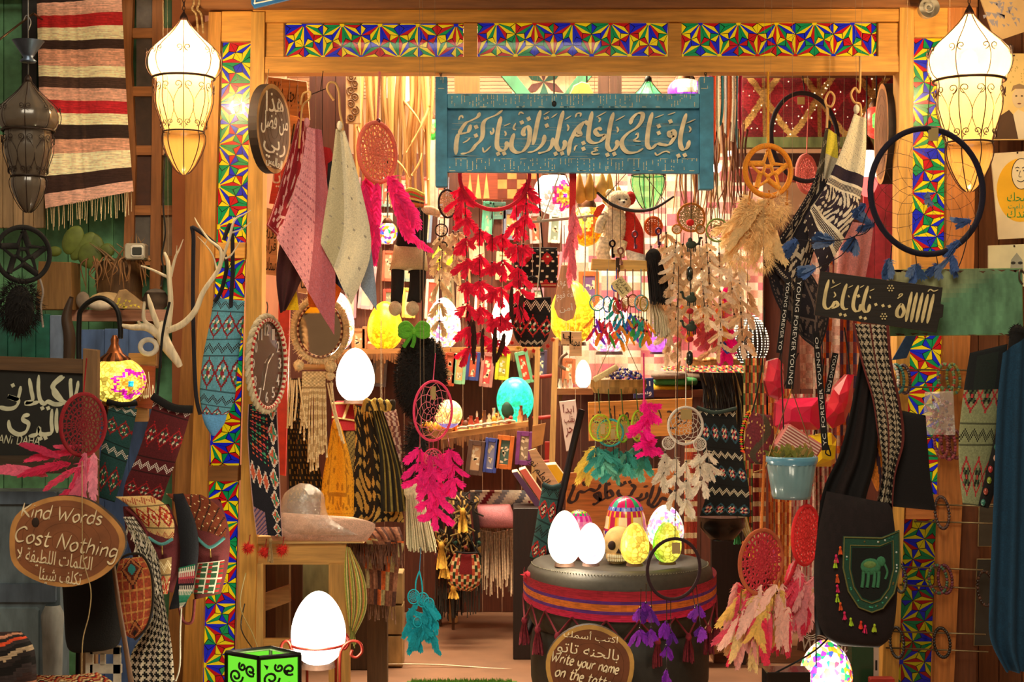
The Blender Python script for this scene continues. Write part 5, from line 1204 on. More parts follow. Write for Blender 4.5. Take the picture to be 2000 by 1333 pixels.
g = G(5.75); g.tube([(822, 1070, 0), (819, 1120, 0)], 1, '3a7a9a', 5); g.ctube([(819, 1116, 0), (812, 1140, 2), (814, 1170, 0), (824, 1165, 3), (824, 1140, 2), (819, 1116, 0)], 1.4, CY, 6); g.part('thread', 'cloth', root)
for x, y, r in ((808, 1166, 14), (826, 1172, 14), (838, 1180, 12), (816, 1215, 10)):
    g = G(5.75); g.torus(x, y, r*.8, r, 1.3, CY, 20, 6, ru(-4, 8)); web(g, x, y, r*.75, CY, 'spider', .5, 2, 7); g.part('hoop', 'cloth', root)
for k in range(46):
    g = G(5.75); g.feather(ru(796, 846), ru(1172, 1245), 90+ru(-50, 50), ru(24, 40), 10, jit(CY, .25), ru(-8, 8), 9, fluff=10); g.part('feather', 'feather', root)
# ---- work table
root = T('work_table', 'rough pine work table just inside the doorway, on the left', 'table', 6.0, 590, 1400)
PN = 'c89850'
g = G(6.0); g.prism([(480, 1048), (700, 1044), (712, 1060), (480, 1062)], -220, 12, 'd0b070', None, 1.5); g.part('table_top', 'wood_level', root)
g = G(6.0); g.box(497, 1062, 676, 1103, -10, 4, PN, None, 1.5); g.part('apron', 'wood_level', root)
for x0, x1, d_, yb, c in ((497, 516, 6.0, 1401, 'c8a058'), (643, 683, 6.0, 1401, 'c09048'), (718, 757, 6.45, 1350, '5a4024'), (540, 566, 6.45, 1350, '6a4a28')):
    g = G(d_); g.box(x0, 1085 if d_ > 6.2 else 1100, x1, yb, -16, 12, c, None, 2); g.part('leg', 'wood_upright', root)
g = G(6.0); g.box(512, 1248, 646, 1268, -8, 6, PN); g.part('stretcher', 'wood_level', root)
g = G(6.2); g.prism([(500, 1165), (566, 1142), (568, 1175), (500, 1200)], -8, 8, 'a87a44'); g.part('brace', 'wood_level', root)
crate('rough planks stored behind the work table', 498, 1090, 592, 1300, 6.75, -6, 4, '4a2c16', 4, mat='wood_upright')
g = G(6.85); g.box(590, 1085, 660, 1290, -6, 4, '8a8a60', None, 1); g.thing('painted_door_panel', 'pale green painted panel leaning behind the work table', 'panel', 'worn_paint')
root = T('wooden_crate', 'scuffed cream wooden crate on the floor behind the dark table leg', 'crate', 6.9, 745, 1305)
for x0, y0, x1, y1, nm in ((736, 1120, 786, 1180, 'board'), (736, 1184, 786, 1240, 'board'), (736, 1244, 786, 1303, 'board')):
    g = G(6.9); g.box(x0, y0, x1, y1, -60, 0, jit('a88a58', .12), None, 1.5); g.part(nm, 'worn_paint', root)
# things on the table
g = G(5.98); g.grid([(532, 1000), (528, 1030), (534, 1056)], [(690, 1010), (735, 1022), (716, 1058)], 24, 12, lambda u, v, i, j: jit('e0b8a0', .12), lambda u, v: 4+6*sin(7*u)*sin(3*v)+16*sin(pi*v)); g.thing('folded_pink_cloth', 'pale pink cloth in plastic lying on the work table', 'cloth', 'cloth')
root = T('plastic_bag', 'clear crumpled plastic bag standing on the work table', 'bag', 5.95, 600, 1046)
g = G(5.95); pillow(g, [(586, 944), (556, 964), (545, 1000), (536, 1046)], [(606, 946), (632, 966), (642, 1010), (700, 1046)], 22, 20, 40, 'f0e4d0', 'f0e4d0', .7); g.part('film', 'clear_film', root)
root = T('fringed_throw', 'brown fringed throw draped over the table corner', 'throw', 6.1, 720, 1240)
g = G(6.1); g.grid([(652, 1030), (690, 1050), (712, 1110), (716, 1180)], [(780, 1030), (790, 1060), (778, 1120), (772, 1186)], 24, 30, lambda u, v, i, j: jit(['7a4a34', '8a5a40', '4a2a20', 'c8602a', 'a89868'][(i//3+(j//5)) % 5 if v > .3 else i % 3], .2), lambda u, v: 18*sin(pi*min(1, v*1.4))+3*sin(30*u)); g.part('cloth', 'rough_cloth', root)
g = G(6.1); fringe(g, [(655, 1046), (700, 1060), (745, 1062), (786, 1058)], 46, '6a4634', 2.2, 26, 1.3, 8); fringe(g, [(716, 1180), (772, 1186)], 30, '7a5640', 3, 8, 1, 4); g.part('fringe', 'rough_cloth', root)
root = bandanna('yellow and green striped scarf hanging off the table corner', 5.94, [(676, 1068), (672, 1120), (676, 1180), (682, 1222)], [(684, 1070), (712, 1130), (716, 1190), (694, 1240)], 18, 40, lambda u, v, i, j: jit(['c8b850', '8a9a40', 'd8c888', '6a7a30', 'c87a50'][i % 5], .1), 2, 5, 0, 1, 'scarves over the table', name='scarf')
g = G(5.94); fringe(g, [(682, 1222), (694, 1238)], 28, '9aa050', 2, 2, .8, 3); g.part('fringe', 'cloth', root)
# ================================================================ SHOP INTERIOR
# --- wall of goods behind: plank backing, shelves with rustic edges
crate('dark plank partition carrying the picture frames at the back of the shop', 560, 300, 1096, 1196, 8.32, -8, 0, '5c3020', 14, mat='wood_upright', name='plank_partition', cat='partition')
crate('dark plank partition behind the cloth table', 1096, 420, 1720, 1146, 9.2, -8, 0, '50281c', 16, mat='wood_upright', name='plank_partition', cat='partition')
def rustic_shelf(label, q, d, z0, z1, col='b8844a', legs=False):
    root = T('shelf', label, 'shelf', d, sum(p[0] for p in q)/4, max(p[1] for p in q))
    g = G(d); g.prism(q, z0, z1, col, None, 1.5); g.part('board', 'wood_level', root)
    g = G(d); (x0, y0), (x1, y1) = q[3], q[2]
    n = int(abs(x1-x0)/5)
    for k in range(n):
        t = k/n; x, y = x0+(x1-x0)*t, y0+(y1-y0)*t; l = ru(6, 18)
        g.prism([(x, y-4), (x+5.4, y-4), (x+4.4, y+l), (x+1, y+l)], z1-4, z1+1.5, jit('8a5a30', .3))
    g.part('bark_edge', 'wood_upright', root)
    for x in (q[0][0]+20, q[1][0]-20):
        g = G(d); g.box(x-3, q[0][1]-4, x+3, 666.5+1.47*F/d if legs else q[2][1]+24, z0, z0+8, '5a3820'); g.part('leg' if legs else 'bracket', 'wood_upright', root)
    return root
rustic_shelf('upper shelf with a ragged bark edge above the row of bright frames', [(650, 684), (1046, 676), (1046, 688), (650, 697)], 8.0, -116, 20)
rustic_shelf('lower shelf with a ragged bark edge crowded with small souvenirs', [(862, 846), (1032, 822), (1032, 836), (862, 862)], 7.6, -90, 26, legs=True)
FR = [('rust red hanging frame behind the furry bag', 880, 722, 22, 66, 'b04a2a', 4, 'c86a4a'), ('mint framed cream picture next after the rust red frame', 900, 721, 26, 60, '8ac8a0', 5, 'd8b070'), ('deep blue hanging frame with a red picture under the upper shelf', 926, 716, 26, 56, '30408a', 5, 'c85a3a'), ('dusty rose hanging frame hung lowest of the bright row', 955, 723, 26, 68, 'b87a74', 6, 'd84a4a'), ('acid yellow hanging frame in the bright row', 984, 715, 27, 56, 'd8d024', 5, 'b8a830'), ('tilted mint frame with a red picture above the teal globe', 1017, 719, 26, 64, '70b08a', -12, 'd8402a'), ('dark violet frame standing in the ladder rack', 1058, 712, 22, 56, '4a3450', 2, '5a5a7a')]
for lb, x, y, w_, h_, c, a, pc in FR: frame(lb, x, y, w_, h_, 7.945, c, a, pc, None, 'bright frames under the upper shelf', 8)
for lb, x, y, w_, h_, c, a, pc in (('dark brown frame hung first below the souvenir shelf', 933, 895, 34, 68, '5a4034', 7, 'c8a078'), ('royal blue frame below the souvenir shelf, half behind the brown one', 962, 890, 27, 68, '3a4a9a', 6, '8a8aa8'), ('orange frame below the souvenir shelf', 989, 884, 33, 66, 'd0702a', 6, '4a6a60'), ('purple frame below the souvenir shelf', 1026, 876, 32, 66, '7a3a80', 4, 'a08a70')):
    frame(lb, x, y, w_, h_, 7.535, c, a, pc, None, 'frames below the souvenir shelf', 8)
# many frames and cards pinned on the partition higher up
PN2 = [('pale lilac frame under the blue bandana corner', 722, 562, 30, 86, 'd8b0b8', 6, 'e0c8b8'), ('white frame with red picture beside the rag doll leg', 846, 585, 26, 78, 'd8d4cc', 3, 'c85a48'), ('grey-green frame with a pale loop picture beside the white frame', 874, 580, 24, 70, '8a7a5a', -3, '6a7a5a'), ('plain salmon card frame behind the crimson feathers', 905, 590, 26, 60, 'e09a78', 2, 'e8b898'), ('mint green upright frame under the game board', 955, 432, 22, 76, '5ab89a', 4, '7ac8a8'), ('grey-blue frame with a tan square behind the crimson feathers', 1000, 440, 34, 58, '7a84a0', 2, 'd8a868'), ('teal square print under the game board', 972, 412, 32, 34, '5a8a80', 0, '78a898'),
 ('peach frame with a pale print high behind the crimson feathers', 930, 500, 30, 60, 'e8b090', -3, 'f0d0b0'), ('cream frame behind the lowest crimson feathers', 985, 520, 30, 56, 'e0c8a0', 3, 'f0e0c0'), ('brown photo panel row above the white egg', 730, 660, 44, 44, 'a8744a', 0, '8a2a20'), ('second brown photo panel beside the yellow egg', 700, 664, 26, 44, 'b07c50', 0, 'c8a070'), ('grey frame beside the white egg lamp', 744, 724, 28, 64, '8890a0', 4, 'c8b8a0'), ('coral frame behind the rag doll apron', 760, 520, 24, 60, 'c86a50', 2, 'e0a080'),
 ('tan frame with dark print beside the beige feathers', 905, 540, 24, 56, 'b08a58', -4, '4a3020'), ('rose frame below the beige bead tail', 880, 640, 22, 48, 'd88a80', 4, 'e8c0a8'), ('orange frame with purple print behind the mini dreamcatchers', 1150, 565, 40, 70, 'e8682a', 0, '7a5a90'), ('scarlet frame behind the wooden paddle', 1108, 600, 30, 66, 'c02420', 2, 'd84a30')]
for lb, x, y, w_, h_, c, a, pc in PN2: frame(lb, x, y, w_, h_, 8.3, c, a, pc, None, 'frames pinned across the partition', 6, rail=.2)
CN = [('d8b0b0', 'lilac pink'), ('e8dcc8', 'cream'), ('c86a58', 'brick red'), ('f0b090', 'peach'), ('8aa8a0', 'sage'), ('e8c860', 'mustard'), ('b08898', 'mauve'), ('d84a40', 'scarlet'), ('f0e4d8', 'off-white'), ('7a90b0', 'dusty blue')]
for r_, y in enumerate((375, 447, 520, 592)):
    q = 0
    for k in range(13):
        x = 652+k*36+ru(-5, 5)
        if any(abs(x-p[1]) < (p[3]+28)/2 and abs(y-p[2]) < (p[4]+64)/2 for p in PN2) or (y < 430 and 880 < x < 1075): continue
        c, nm = random.choice(CN); q += 1
        frame('small %s frame, %s partition row, number %s from the street end' % (nm, ['top', 'second', 'third', 'lowest'][r_], ['one', 'two', 'three', 'four', 'five', 'six', 'seven', 'eight', 'nine', 'ten', 'eleven', 'twelve', 'thirteen'][q-1]), x, y, ru(22, 27), ru(54, 62), 8.3, c, ru(-4, 4), random.choice(['e0c8a8', 'c85a48', '8a9a88', 'e8d8c0', 'a8684a']), None, 'small frames in rows on the partition', 5, rail=.2)
g = G(9.1); g.grid([(1098, 300), (1098, 500), (1100, 760)], [(1490, 300), (1490, 500), (1488, 760)], 46, 40, lambda u, v, i, j: jit(['e8b8a8', 'f0dcc8', 'd88a88', 'f4e8d4', 'e0a890', 'c86a78', 'f0d0b0'][(i//3*3+j//3*2+(i//3*j//3) % 3) % 7], .12), folds(9, 6)); g.thing('patchwork_curtain', 'pale pink and cream patchwork curtain at the back behind the feather chimes', 'curtain', 'cloth')
# game board
root = T('game_board', 'wooden backgammon and chequer board on the partition above the crimson hoop', 'board game', 8.2, 978, 392)
g = G(8.2); g.box(902, 330, 1056, 390, -6, 0, '8a3a1c', None, 1); g.part('board', 'wood_level', root)
g = G(8.2)
for k in range(3): g.prism([(912+k*16, 388), (924+k*16, 388), (918+k*16, 338)], 0, 1, 'd8a860')
for k in range(3): g.prism([(936+k*0, 388+0*k), (938, 388), (938, 387)], 0, .5, '8a3a1c')
for i in range(4):
    for j in range(3): g.prism([(972+i*19, 332+j*19), (990+i*19, 332+j*19), (990+i*19, 350+j*19), (972+i*19, 350+j*19)], 0, 1, 'c88a48' if (i+j) % 2 else '6a2a14')
g.part('inlay', 'wood_end', root)
# lamps among the goods
EL = 'glowing egg lamps'
egg('bright white egg lamp on the red box at the left of the shop', 694, 785, 106, 78, 6.8, 'mosaic_white', 'fff4e0', light=8)
egg('pale multicoloured mosaic egg lamp beside the round mirror', 660, 686, 116, 66, 8.07, 'mosaic_pale', 'ffffff')
egg('yellow mosaic egg lamp above the furry bag', 752, 684, 96, 72, 8.07, 'mosaic_glow', 'f8c418')
egg('pale pink speckled mosaic egg lamp to the right of the green bow', 866, 681, 100, 70, 8.05, 'mosaic_pale', 'fff0e0')
egg('white egg lamp glowing behind the crimson feather tips', 980, 680, 100, 44, 8.05, 'mosaic_white', 'fff0d8')
egg('yellow glowing egg lamp behind the wooden paddle', 1118, 672, 124, 92, 7.6, 'mosaic_glow', 'f8cc28')
egg('pink-white glowing egg lamp behind the mini dreamcatchers', 1190, 690, 110, 90, 7.8, 'mosaic_pale', 'ffe8e0')
egg('purple mosaic egg lamp behind the white mop fringe', 1284, 690, 70, 52, 7.0, 'mosaic_soft', 'd070f0')
egg('small plain white egg lamp on the little wall shelf', 1139, 759, 56, 32, 7.8, 'mosaic_white', 'fff0d0')
def ball_lamp(label, x, y, rx, ry, d, fn, mat, cap=True, cord=None, group='round mosaic lamps', name='mosaic_lamp'):
    root = T(name, label, 'lamp', d, x, y+ry, group)
    g = G(d); cball(g, (x, y), (rx, ry, rx), fn, 56, 36); g.part('globe', mat, root)
    if cap:
        g = G(d); g.lathe(x, [(rx*.62, y-ry*.72), (rx*.55, y-ry*1.0), (rx*.3, y-ry*1.3), (3, y-ry*1.36)], '4a2c18', 20); g.part('cap', 'metal', root)
    if cord:
        g = G(d); g.tube([(x, y-ry*1.3, 0), (x, cord, 0)], 1.6, '1a1410', 6); g.part('cord', 'dark_metal', root)
    return root
ball_lamp('white mosaic hanging lamp with a pink and yellow flower below the blue sign', 1082, 378, 40, 42, 6.9, flower('fff6e6', 'e8308a', 'b040d8', .5, .12, .68), 'mosaic_glow', True, 40)
ball_lamp('orange and yellow mosaic hanging lamp beside the toy bear', 1146, 440, 32, 42, 7.2, flower('f89808', 'f05808', 'f8d010', -.3, -.2, .8), 'mosaic_glow', True, 40)
ball_lamp('small multicoloured mosaic ball lamp behind the hot pink feathers', 757, 455, 19, 22, 7.2, lambda x, y, z: H('ffffff'), 'mosaic_multi', True, 300)
ball_lamp('yellow mosaic ball lamp with a blue ring behind the bright pink hoop', 876, 809, 27, 28, 7.45, lambda x, y, z: H('ffe68a') if abs(y) < .45 else H('9a8ad8' if y > .6 else 'fff0a0'), 'mosaic_glow', False)
ball_lamp('yellow mosaic lamp glimpsed behind the beige feathers', 868, 505, 24, 28, 7.5, lambda x, y, z: H('ffe030'), 'mosaic_glow', True, 330)
ball_lamp('purple and white mosaic lamp with a brass cap above the blue sign', 1338, 178, 34, 26, 7.0, lambda x, y, z: H('a040e8') if abs(x) > .55 or y > .2 else H('fff0d0'), 'mosaic_glow', True, 60)
ball_lamp('green centred red mosaic lamp beside the edge-on wood slice', 1712, 238, 25, 34, 6.9, lambda x, y, z: H('7aff70') if hypot(x, y) < .62 else H('ff5040'), 'mosaic_glow', True, 60)
ball_lamp('small green and red mosaic lamp at the left end of the blue sign', 845, 252, 15, 22, 7.4, lambda x, y, z: H('50e050') if hypot(x, y-.1) > .35 else H('ff9060'), 'mosaic_glow', True, 60)
root = T('mosaic_lamp', 'teal green mosaic globe lamp with an open mouth on the souvenir shelf', 'lamp', 7.7, 1006, 830, 'round mosaic lamps')
g = G(7.7)
b0 = g.mark(); TL = lambda x, y, z: jit('20e8b8' if rnd() < .7 else '10b890', .2)
def openball(u, v): return jit('28e8bc', .25)
g.lathe(1006, [(36*sin(pi*t)*1.0, 783-46*cos(pi*t)) for t in [.05+.9*k/24 for k in range(25)]], openball, 40); g.part('globe', 'mosaic_soft', root)
g = G(7.7); g.lathe(1006, [(24, 834), (20, 826), (6, 824)], '3a3020', 20, 0, 1, 1, 0, True); g.part('base', 'dark_metal', root)
g = G(7.7); g.ball((992, 800, 31), (13, 17, 6), '1a4a3a', 12); g.part('mouth', 'paint', root)
lantern('green glass lantern with black ribs hanging behind the blue sign', 1266, 158, .84, 6.7, True, 9, '2fd488', '141a14', 'onion shaped glass lanterns')
# souvenirs
SV = ['c88a50', 'e0c8a0', '8a4a2a', 'd8d0c0', 'a83a2a', 'e8a030', '6a3a20', 'c8b078']
root = None
for k in range(34):
    x = 872+k*4.7+ru(-3, 3); y = 846-(x-862)*.14; h_ = ru(12, 34) * (1 if x > 920 else .8); z = ru(-60, 20); c = random.choice(SV)
    g = G(7.6); r = ru(3, 5.5); t = k % 3
    if t == 0: g.lathe(x, [(r, y), (r*1.1, y-h_*.4), (r*.5, y-h_*.6), (r*.7, y-h_*.8), (1, y-h_)], c, 10, z, 1, 1, 0, True)
    elif t == 1: g.lathe(x, [(r*.8, y), (r, y-h_*.5), (r*.6, y-h_*.75), (r*.7, y-h_)], c, 10, z, 1, 1, 0, True)
    else: g.ball((x, y-h_*.3, z), (r*1.5, h_*.3, r), c, 10); g.ball((x+r, y-h_*.65, z), r*.8, c, 8); g.box(x-r, y-h_*.2, x+r, y, z-3, z+3, c)
    g.thing('souvenir_figurine', 'little painted wooden figurine standing on the souvenir shelf', 'figurine', 'paint', 'figurines on the souvenir shelf')
for k in range(7):
    x = 905+k*15; y = 844-(x-862)*.14; g = G(7.6); g.ctube([(x-10, y-2, 26), (x, y-5, 30), (x+11, y-3, 26)], 2.4, 'd8c8a8', 6); g.thing('shell_trinket', 'pale curved shell trinket lying at the souvenir shelf edge', 'trinket', 'stone', 'shells on the souvenir shelf')
for k in range(9):
    g = G(7.55); x = 826+k*8; g.ball((x, 832+ru(-2, 3), ru(-20, 20)), (5, 10, 5), jit(random.choice(['e8a020', 'd87018', 'f0c050']), .2), 8); g.thing('amber_trinket', 'glossy amber trinket behind the bright pink hoop', 'trinket', 'bead', 'amber trinkets')
g = G(7.6); g.prism([(822, 840), (884, 836), (884, 852), (822, 858)], -80, 20, '9a6a38', None, 1); g.thing('shelf_board', 'short shelf board carrying the amber trinkets', 'shelf', 'wood_level')
# red box and stand under the white egg
root = T('red_pedestal', 'red cloth covered pedestal with cream braid under the white egg lamp', 'pedestal', 6.85, 690, 1000)
g = G(6.85); g.box(648, 786, 738, 842, -70, 6, '9a1820', None, 3); g.part('box', 'cloth', root)
g = G(6.85); g.tube([(649, 815, 8), (737, 828, 8)], 2, 'd8b878', 6); g.tube([(682, 788, 8), (672, 818, 8)], 3, 'e0c890', 6); g.tube([(649, 788, 8), (737, 788, 8)], 2, 'd8b878', 6); g.part('braid', 'cloth', root)
g = G(6.85); g.box(660, 842, 728, 1310, -60, 0, '4a3420', None, 2); g.part('cabinet', 'wood_upright', root)
g = G(6.85); g.grid([(676, 842), (680, 930)], [(728, 842), (730, 930)], 20, 26, lambda u, v, i, j: jit('7a6830' if (i+j) % 3 else '4a3a18', .2), lambda u, v: 4); g.part('gold_runner', 'cloth', root)
# ladder rack and things right of it
root = T('ladder_rack', 'pale wooden ladder rack with red rungs leaning at the back', 'ladder', 7.5, 1060, 1260)
for x0, x1 in ((1036, 1046), (1070, 1081)):
    g = G(7.5); g.prism([(x0+10, 660), (x1+10, 660), (x1-8, 1250), (x0-8, 1250)], -4, 6, 'c8a060', None, 1); g.part('upright', 'wood_upright', root)
for y in (738, 818, 905, 980):
    g = G(7.5); g.tube([(1040, y, 0), (1082, y-4, 0)], 4, 'a83028', 8); g.part('rung', 'paint', root)
g = G(7.5); g.prism([(1040, 832), (1066, 826), (1060, 868), (1038, 876)], 6, 10, 'a8743c', None, .6); g.thing('wood_tile', 'plain brown wood tile leaning in the ladder rack', 'tile', 'wood_end')
crate('bright red upright board to the right of the ladder rack', 1064, 862, 1084, 1247, 7.6, -4, 2, 'b02a20', 1)
for lb, q, c, tl in (('violet covered book leaning in the pile by the ladder', [(1000, 922), (1010, 920), (1062, 990), (1050, 996)], '5a3a60', 0), ('coral covered book leaning in the pile by the ladder', [(1014, 918), (1026, 914), (1074, 984), (1062, 990)], 'd86a5a', 0), ('yellow covered book with small marks at the back of the pile', [(1062, 908), (1086, 906), (1104, 930), (1088, 948)], 'e8b820', 0)):
    g = G(7.2); g.prism(q, -40, 10, c, 'e0c8a8', 1); g.thing('book', lb, 'book', 'paper', 'books by the ladder')
board('leaning cream tablet with black script on top of the book pile', [(1032, 880), (1046, 876), (1092, 946), (1072, 962), (1048, 930)], 7.15, 'c8a078', 4, lines=[('العلم نور', 1042, 888, 62, 22, 57)])
g = G(7.15); g.box(1002, 990, 1100, 1283, -60, 30, '24140e', None, 2); g.thing('wooden_chest', 'dark wooden chest on the floor under the leaning books', 'chest', 'wood_upright')
# kilim stocking, pole
root = T('kilim_stocking', 'teal and red kilim stocking leaning beside the tyre table', 'stocking', 6.57, 1062, 1090)
g = G(6.57); pillow(g, [(1060, 948), (1052, 990), (1044, 1040), (1034, 1090)], [(1094, 950), (1086, 1000), (1074, 1060), (1060, 1100)], 18, 52, 10, kilim('2f5a58', '1a1414', ('b82a24', 'd8c8a8', 'e0502a', '1a1414'), 26, 9)); g.part('leg', 'cloth', root)
g = G(6.57); g.ctube([(1060, 946, 4), (1077, 952, 8), (1095, 948, 4)], 5, '1f3a3c', 8); g.part('cuff', 'cloth', root)
g = G(6.6); g.tube([(1136, 800, 10), (1112, 900, 10), (1086, 1020, 4), (1052, 1180, 0), (1030, 1240, -2)], 7, '120e16', 10); g.thing('black_pole', 'black slanting pole in front of the painted signs', 'pole', 'dark_metal')
# small wall shelf, framed text
root = T('wall_shelf', 'small wall shelf holding the plain white egg lamp and jars', 'shelf', 7.8, 1122, 772)
g = G(7.8); g.box(1086, 759, 1158, 771, -60, 16, 'a8744a'); g.part('board', 'wood_level', root)
g = G(7.8); g.prism([(1092, 771), (1100, 771), (1094, 800), (1090, 800)], -40, -30, '7a4a2a'); g.part('bracket', 'wood_upright', root)
for k, x in enumerate((1094, 1104, 1114)):
    g = G(7.8); g.lathe(x, [(4, 759), (4.5, 750), (2.5, 744), (3, 740)], ['d8d0c0', 'c8a88a', 'e0d8c8'][k], 12, 6, 1, 1, 0, True); g.thing('little_jar', 'little pale jar standing beside the plain white egg lamp', 'jar', 'plastic', 'jars on the wall shelf')
board('white card with red handwritten words below the wall shelf', [(1092, 785), (1124, 781), (1127, 806), (1116, 880), (1106, 882)], 7.4, 'd8c8c0', 3, 'paper', lines=[('ابدأ', 1098, 790, 22, 20, -3), ('بقلب', 1101, 812, 20, 18, -4), ('حر', 1104, 836, 14, 18, -5)], tcol='6a1a1c')
frame('brown frame with red print on the wall above the small shelf', 1112, 725, 26, 50, 8.0, 'a8603a', 3, 'd88a60', None, 'frames by the wall shelf', 8)
for lb, x, y, w_, h_, s in (('hanging wood tag with black script, upper of two', 1124, 672, 24, 48, 'محبة'), ('small wood tag hung below the wooden paddle', 1106, 660, 20, 26, 'يا')):
    board(lb, [(x-w_/2, y-h_/2), (x+w_/2, y-h_/2), (x+w_/2, y+h_/2), (x-w_/2, y+h_/2)], 7.0, 'd8b080', 4, lines=[(s, x-w_*.35, y-h_*.3, w_*.7, h_*.5, 0)])
root = T('horseshoe', 'dark horseshoe hung beside the small wood tag', 'horseshoe', 7.1, 1100, 720)
g = G(7.1); g.ctube([(1108, 690, 0), (1096, 700, 0), (1094, 714, 0), (1106, 722, 0)], 3.5, '8a7a6a', 8); g.part('shoe', 'metal', root)
# paddle
root = T('wooden_paddle', 'pale drop shaped wooden paddle with white script', 'paddle', 6.3, 1104, 625)
g = G(6.3); g.prism([(1096, 518), (1108, 518), (1116, 560), (1126, 600), (1120, 622), (1106, 628), (1090, 620), (1082, 600), (1088, 560)], -3, 3, 'c8946a', None, 1); g.part('blade', 'wood_upright', root)
g = G(6.3); text(g, 'من عرف', 1088, 545, 30, 20, 'f4ead8', 4, -4); text(g, 'لغة قوم', 1086, 570, 36, 20, 'f4ead8', 4, -4); text(g, 'أمن', 1092, 594, 26, 18, 'f4ead8', 4, -4); g.part('lettering', 'paint', root)
g = G(6.3); g.tube([(1102, 520, 0), (1102, 440, 0)], .8, '6a4a30', 4); g.part('string', 'cloth', root)
# black kilim bags hung
def bagpom(label, d, Lp, Rp, cf, poms, strap, bound='1a1414'):
    root = T('kilim_hanging_bag', label, 'bag', d, (Lp[0][0]+Rp[0][0])/2, max(p[1] for p in Lp+Rp), 'black kilim bags')
    g = G(d); pillow(g, Lp, Rp, 34, 44, 10, cf); g.part('body', 'cloth', root)
    g = G(d); g.ctube([(Lp[0][0], Lp[0][1], 3), ((Lp[0][0]+Rp[0][0])/2, Lp[0][1]+2, 9), (Rp[0][0], Rp[0][1], 3)], 2, bound, 6); g.part('binding', 'cloth', root)
    for k, (x, y, c) in enumerate(poms):
        g = G(d); pouf(g, x, y, 6, c, 40, 4); g.part('pompom', 'rough_cloth', root)
    if strap:
        g = G(d); g.ctube(strap, 1.6, '14100e', 6); g.part('strap', 'cloth', root)
def dotbag(u, v, i, j):
    if v > .86: return H('a01c1c') if v < .9 else (H('e0c890') if v < .93 else H('8a1a1a'))
    q = abs(((u*2) % 1)-.5)+abs(((v*1.6) % 1)-.5)
    w_ = i % 4 in (1, 2) and j % 5 in (1, 2) and (i//4+j//5) % 2 == 0
    if w_: return H('e8dcb8')
    return H('b01c20') if q < .28 else H('0e0a0a')
bagpom('black kilim bag with white dots and red diamonds on a long strap', 6.5, [(1006, 484), (1004, 520), (1002, 562)], [(1088, 486), (1090, 520), (1086, 562)], dotbag, [], [(1060, 486, 0), (1056, 430, 0), (1050, 330, 0), (1052, 300, 0)])
bagpom('black kilim bag with zigzags, red pompoms along its foot', 6.3, [(1002, 582), (998, 620), (1006, 660), (1020, 678)], [(1076, 582), (1076, 630), (1070, 660), (1056, 678)], kilim('0e0c0c', 'e0d0b0', ('c83028', 'e8dcc0', 'd84a28', '2a6a3a'), 30, 12), [(1000, 670, 'd83020'), (1012, 680, 'e8c030'), (1026, 684, 'd83020'), (1042, 686, 'd83020'), (1058, 684, '3a8a4a'), (1070, 676, 'd83020'), (1080, 664, 'e86030')], [(1020, 582, 0), (1030, 545, -4), (1050, 545, -4), (1060, 582, 0)])
# stick mobile
root = T('stick_mobile', 'thin stick hung by a white string from the blue sign with cords dangling', 'mobile', 6.05, 1110, 590)
g = G(6.05); g.ctube([(1040, 434, 0), (1080, 430, 2), (1140, 424, 0), (1180, 418, 0)], [2.4, 3, 3, 2], 'a8907a', 7); g.part('stick', 'wood_level', root)
g = G(6.05)
for pts in ([(1060, 430, 0), (1098, 325, 10)], [(1136, 424, 0), (1098, 325, 10)], [(1053, 432, 0), (1055, 500, 2), (1050, 560, 0), (1048, 580, 2)], [(1142, 424, 0), (1143, 500, 2), (1140, 570, 0)]): g.ctube(pts, 1.3, 'd8ccb0', 5)
g.part('string', 'cloth', root)
g = G(6.05); g.prism([(1158, 420), (1166, 404), (1178, 398), (1182, 402), (1174, 418), (1166, 426)], 0, 3, 'd83a1c'); g.part('leaf_charm', 'cloth', root)
for x in (1053, 1142):
    g = G(6.05); g.ball((x, 428, 0), (5, 6, 5), 'c8b898', 8); g.part('knot', 'cloth', root)
# pink feather ribbon
root = T('feather_string', 'red ribbon with long salmon pink feathers beside the white flower lamp', 'feather string', 6.0, 1115, 530)
g = G(6.0); g.grid([(1112, 300), (1112, 400), (1110, 480)], [(1126, 300), (1124, 400), (1114, 480)], 3, 12, 'd02a28', folds(1, 2)); g.part('ribbon', 'cloth', root)
for k in range(12):
    g = G(6.0); g.feather(1118+ru(-4, 4), 400+k*9, 90+ru(-16, 16), ru(40, 60), 9, jit('f07a88', .1), ru(-5, 5), 10, fluff=6); g.part('feather', 'feather', root)
# shells under the sign
for k, (x, y, h_, c) in enumerate(((1132, 368, 60, 'd8a040'), (1152, 365, 56, 'c89838'), (1190, 370, 66, 'd8b04a'), (1176, 360, 44, 'c8a050'), (1208, 384, 40, 'd8b860'))):
    root = T('dried_gourd', 'dried yellow gourd hanging under the blue sign', 'gourd', 6.5, x, y+h_/2, 'dried gourds')
    g = G(6.5); g.lathe(x, [(1, y-h_*.5), (4, y-h_*.4), (8, y-h_*.1), (14, y+h_*.2), (13, y+h_*.38), (6, y+h_*.48), (1, y+h_*.5)], c, 16); g.part('gourd', 'leaf', root)
    g = G(6.5); g.tube([(x, y-h_*.5, 0), (x, y-h_*.5-60, 0)], .8, '6a4a2a', 4); g.part('string', 'cloth', root)
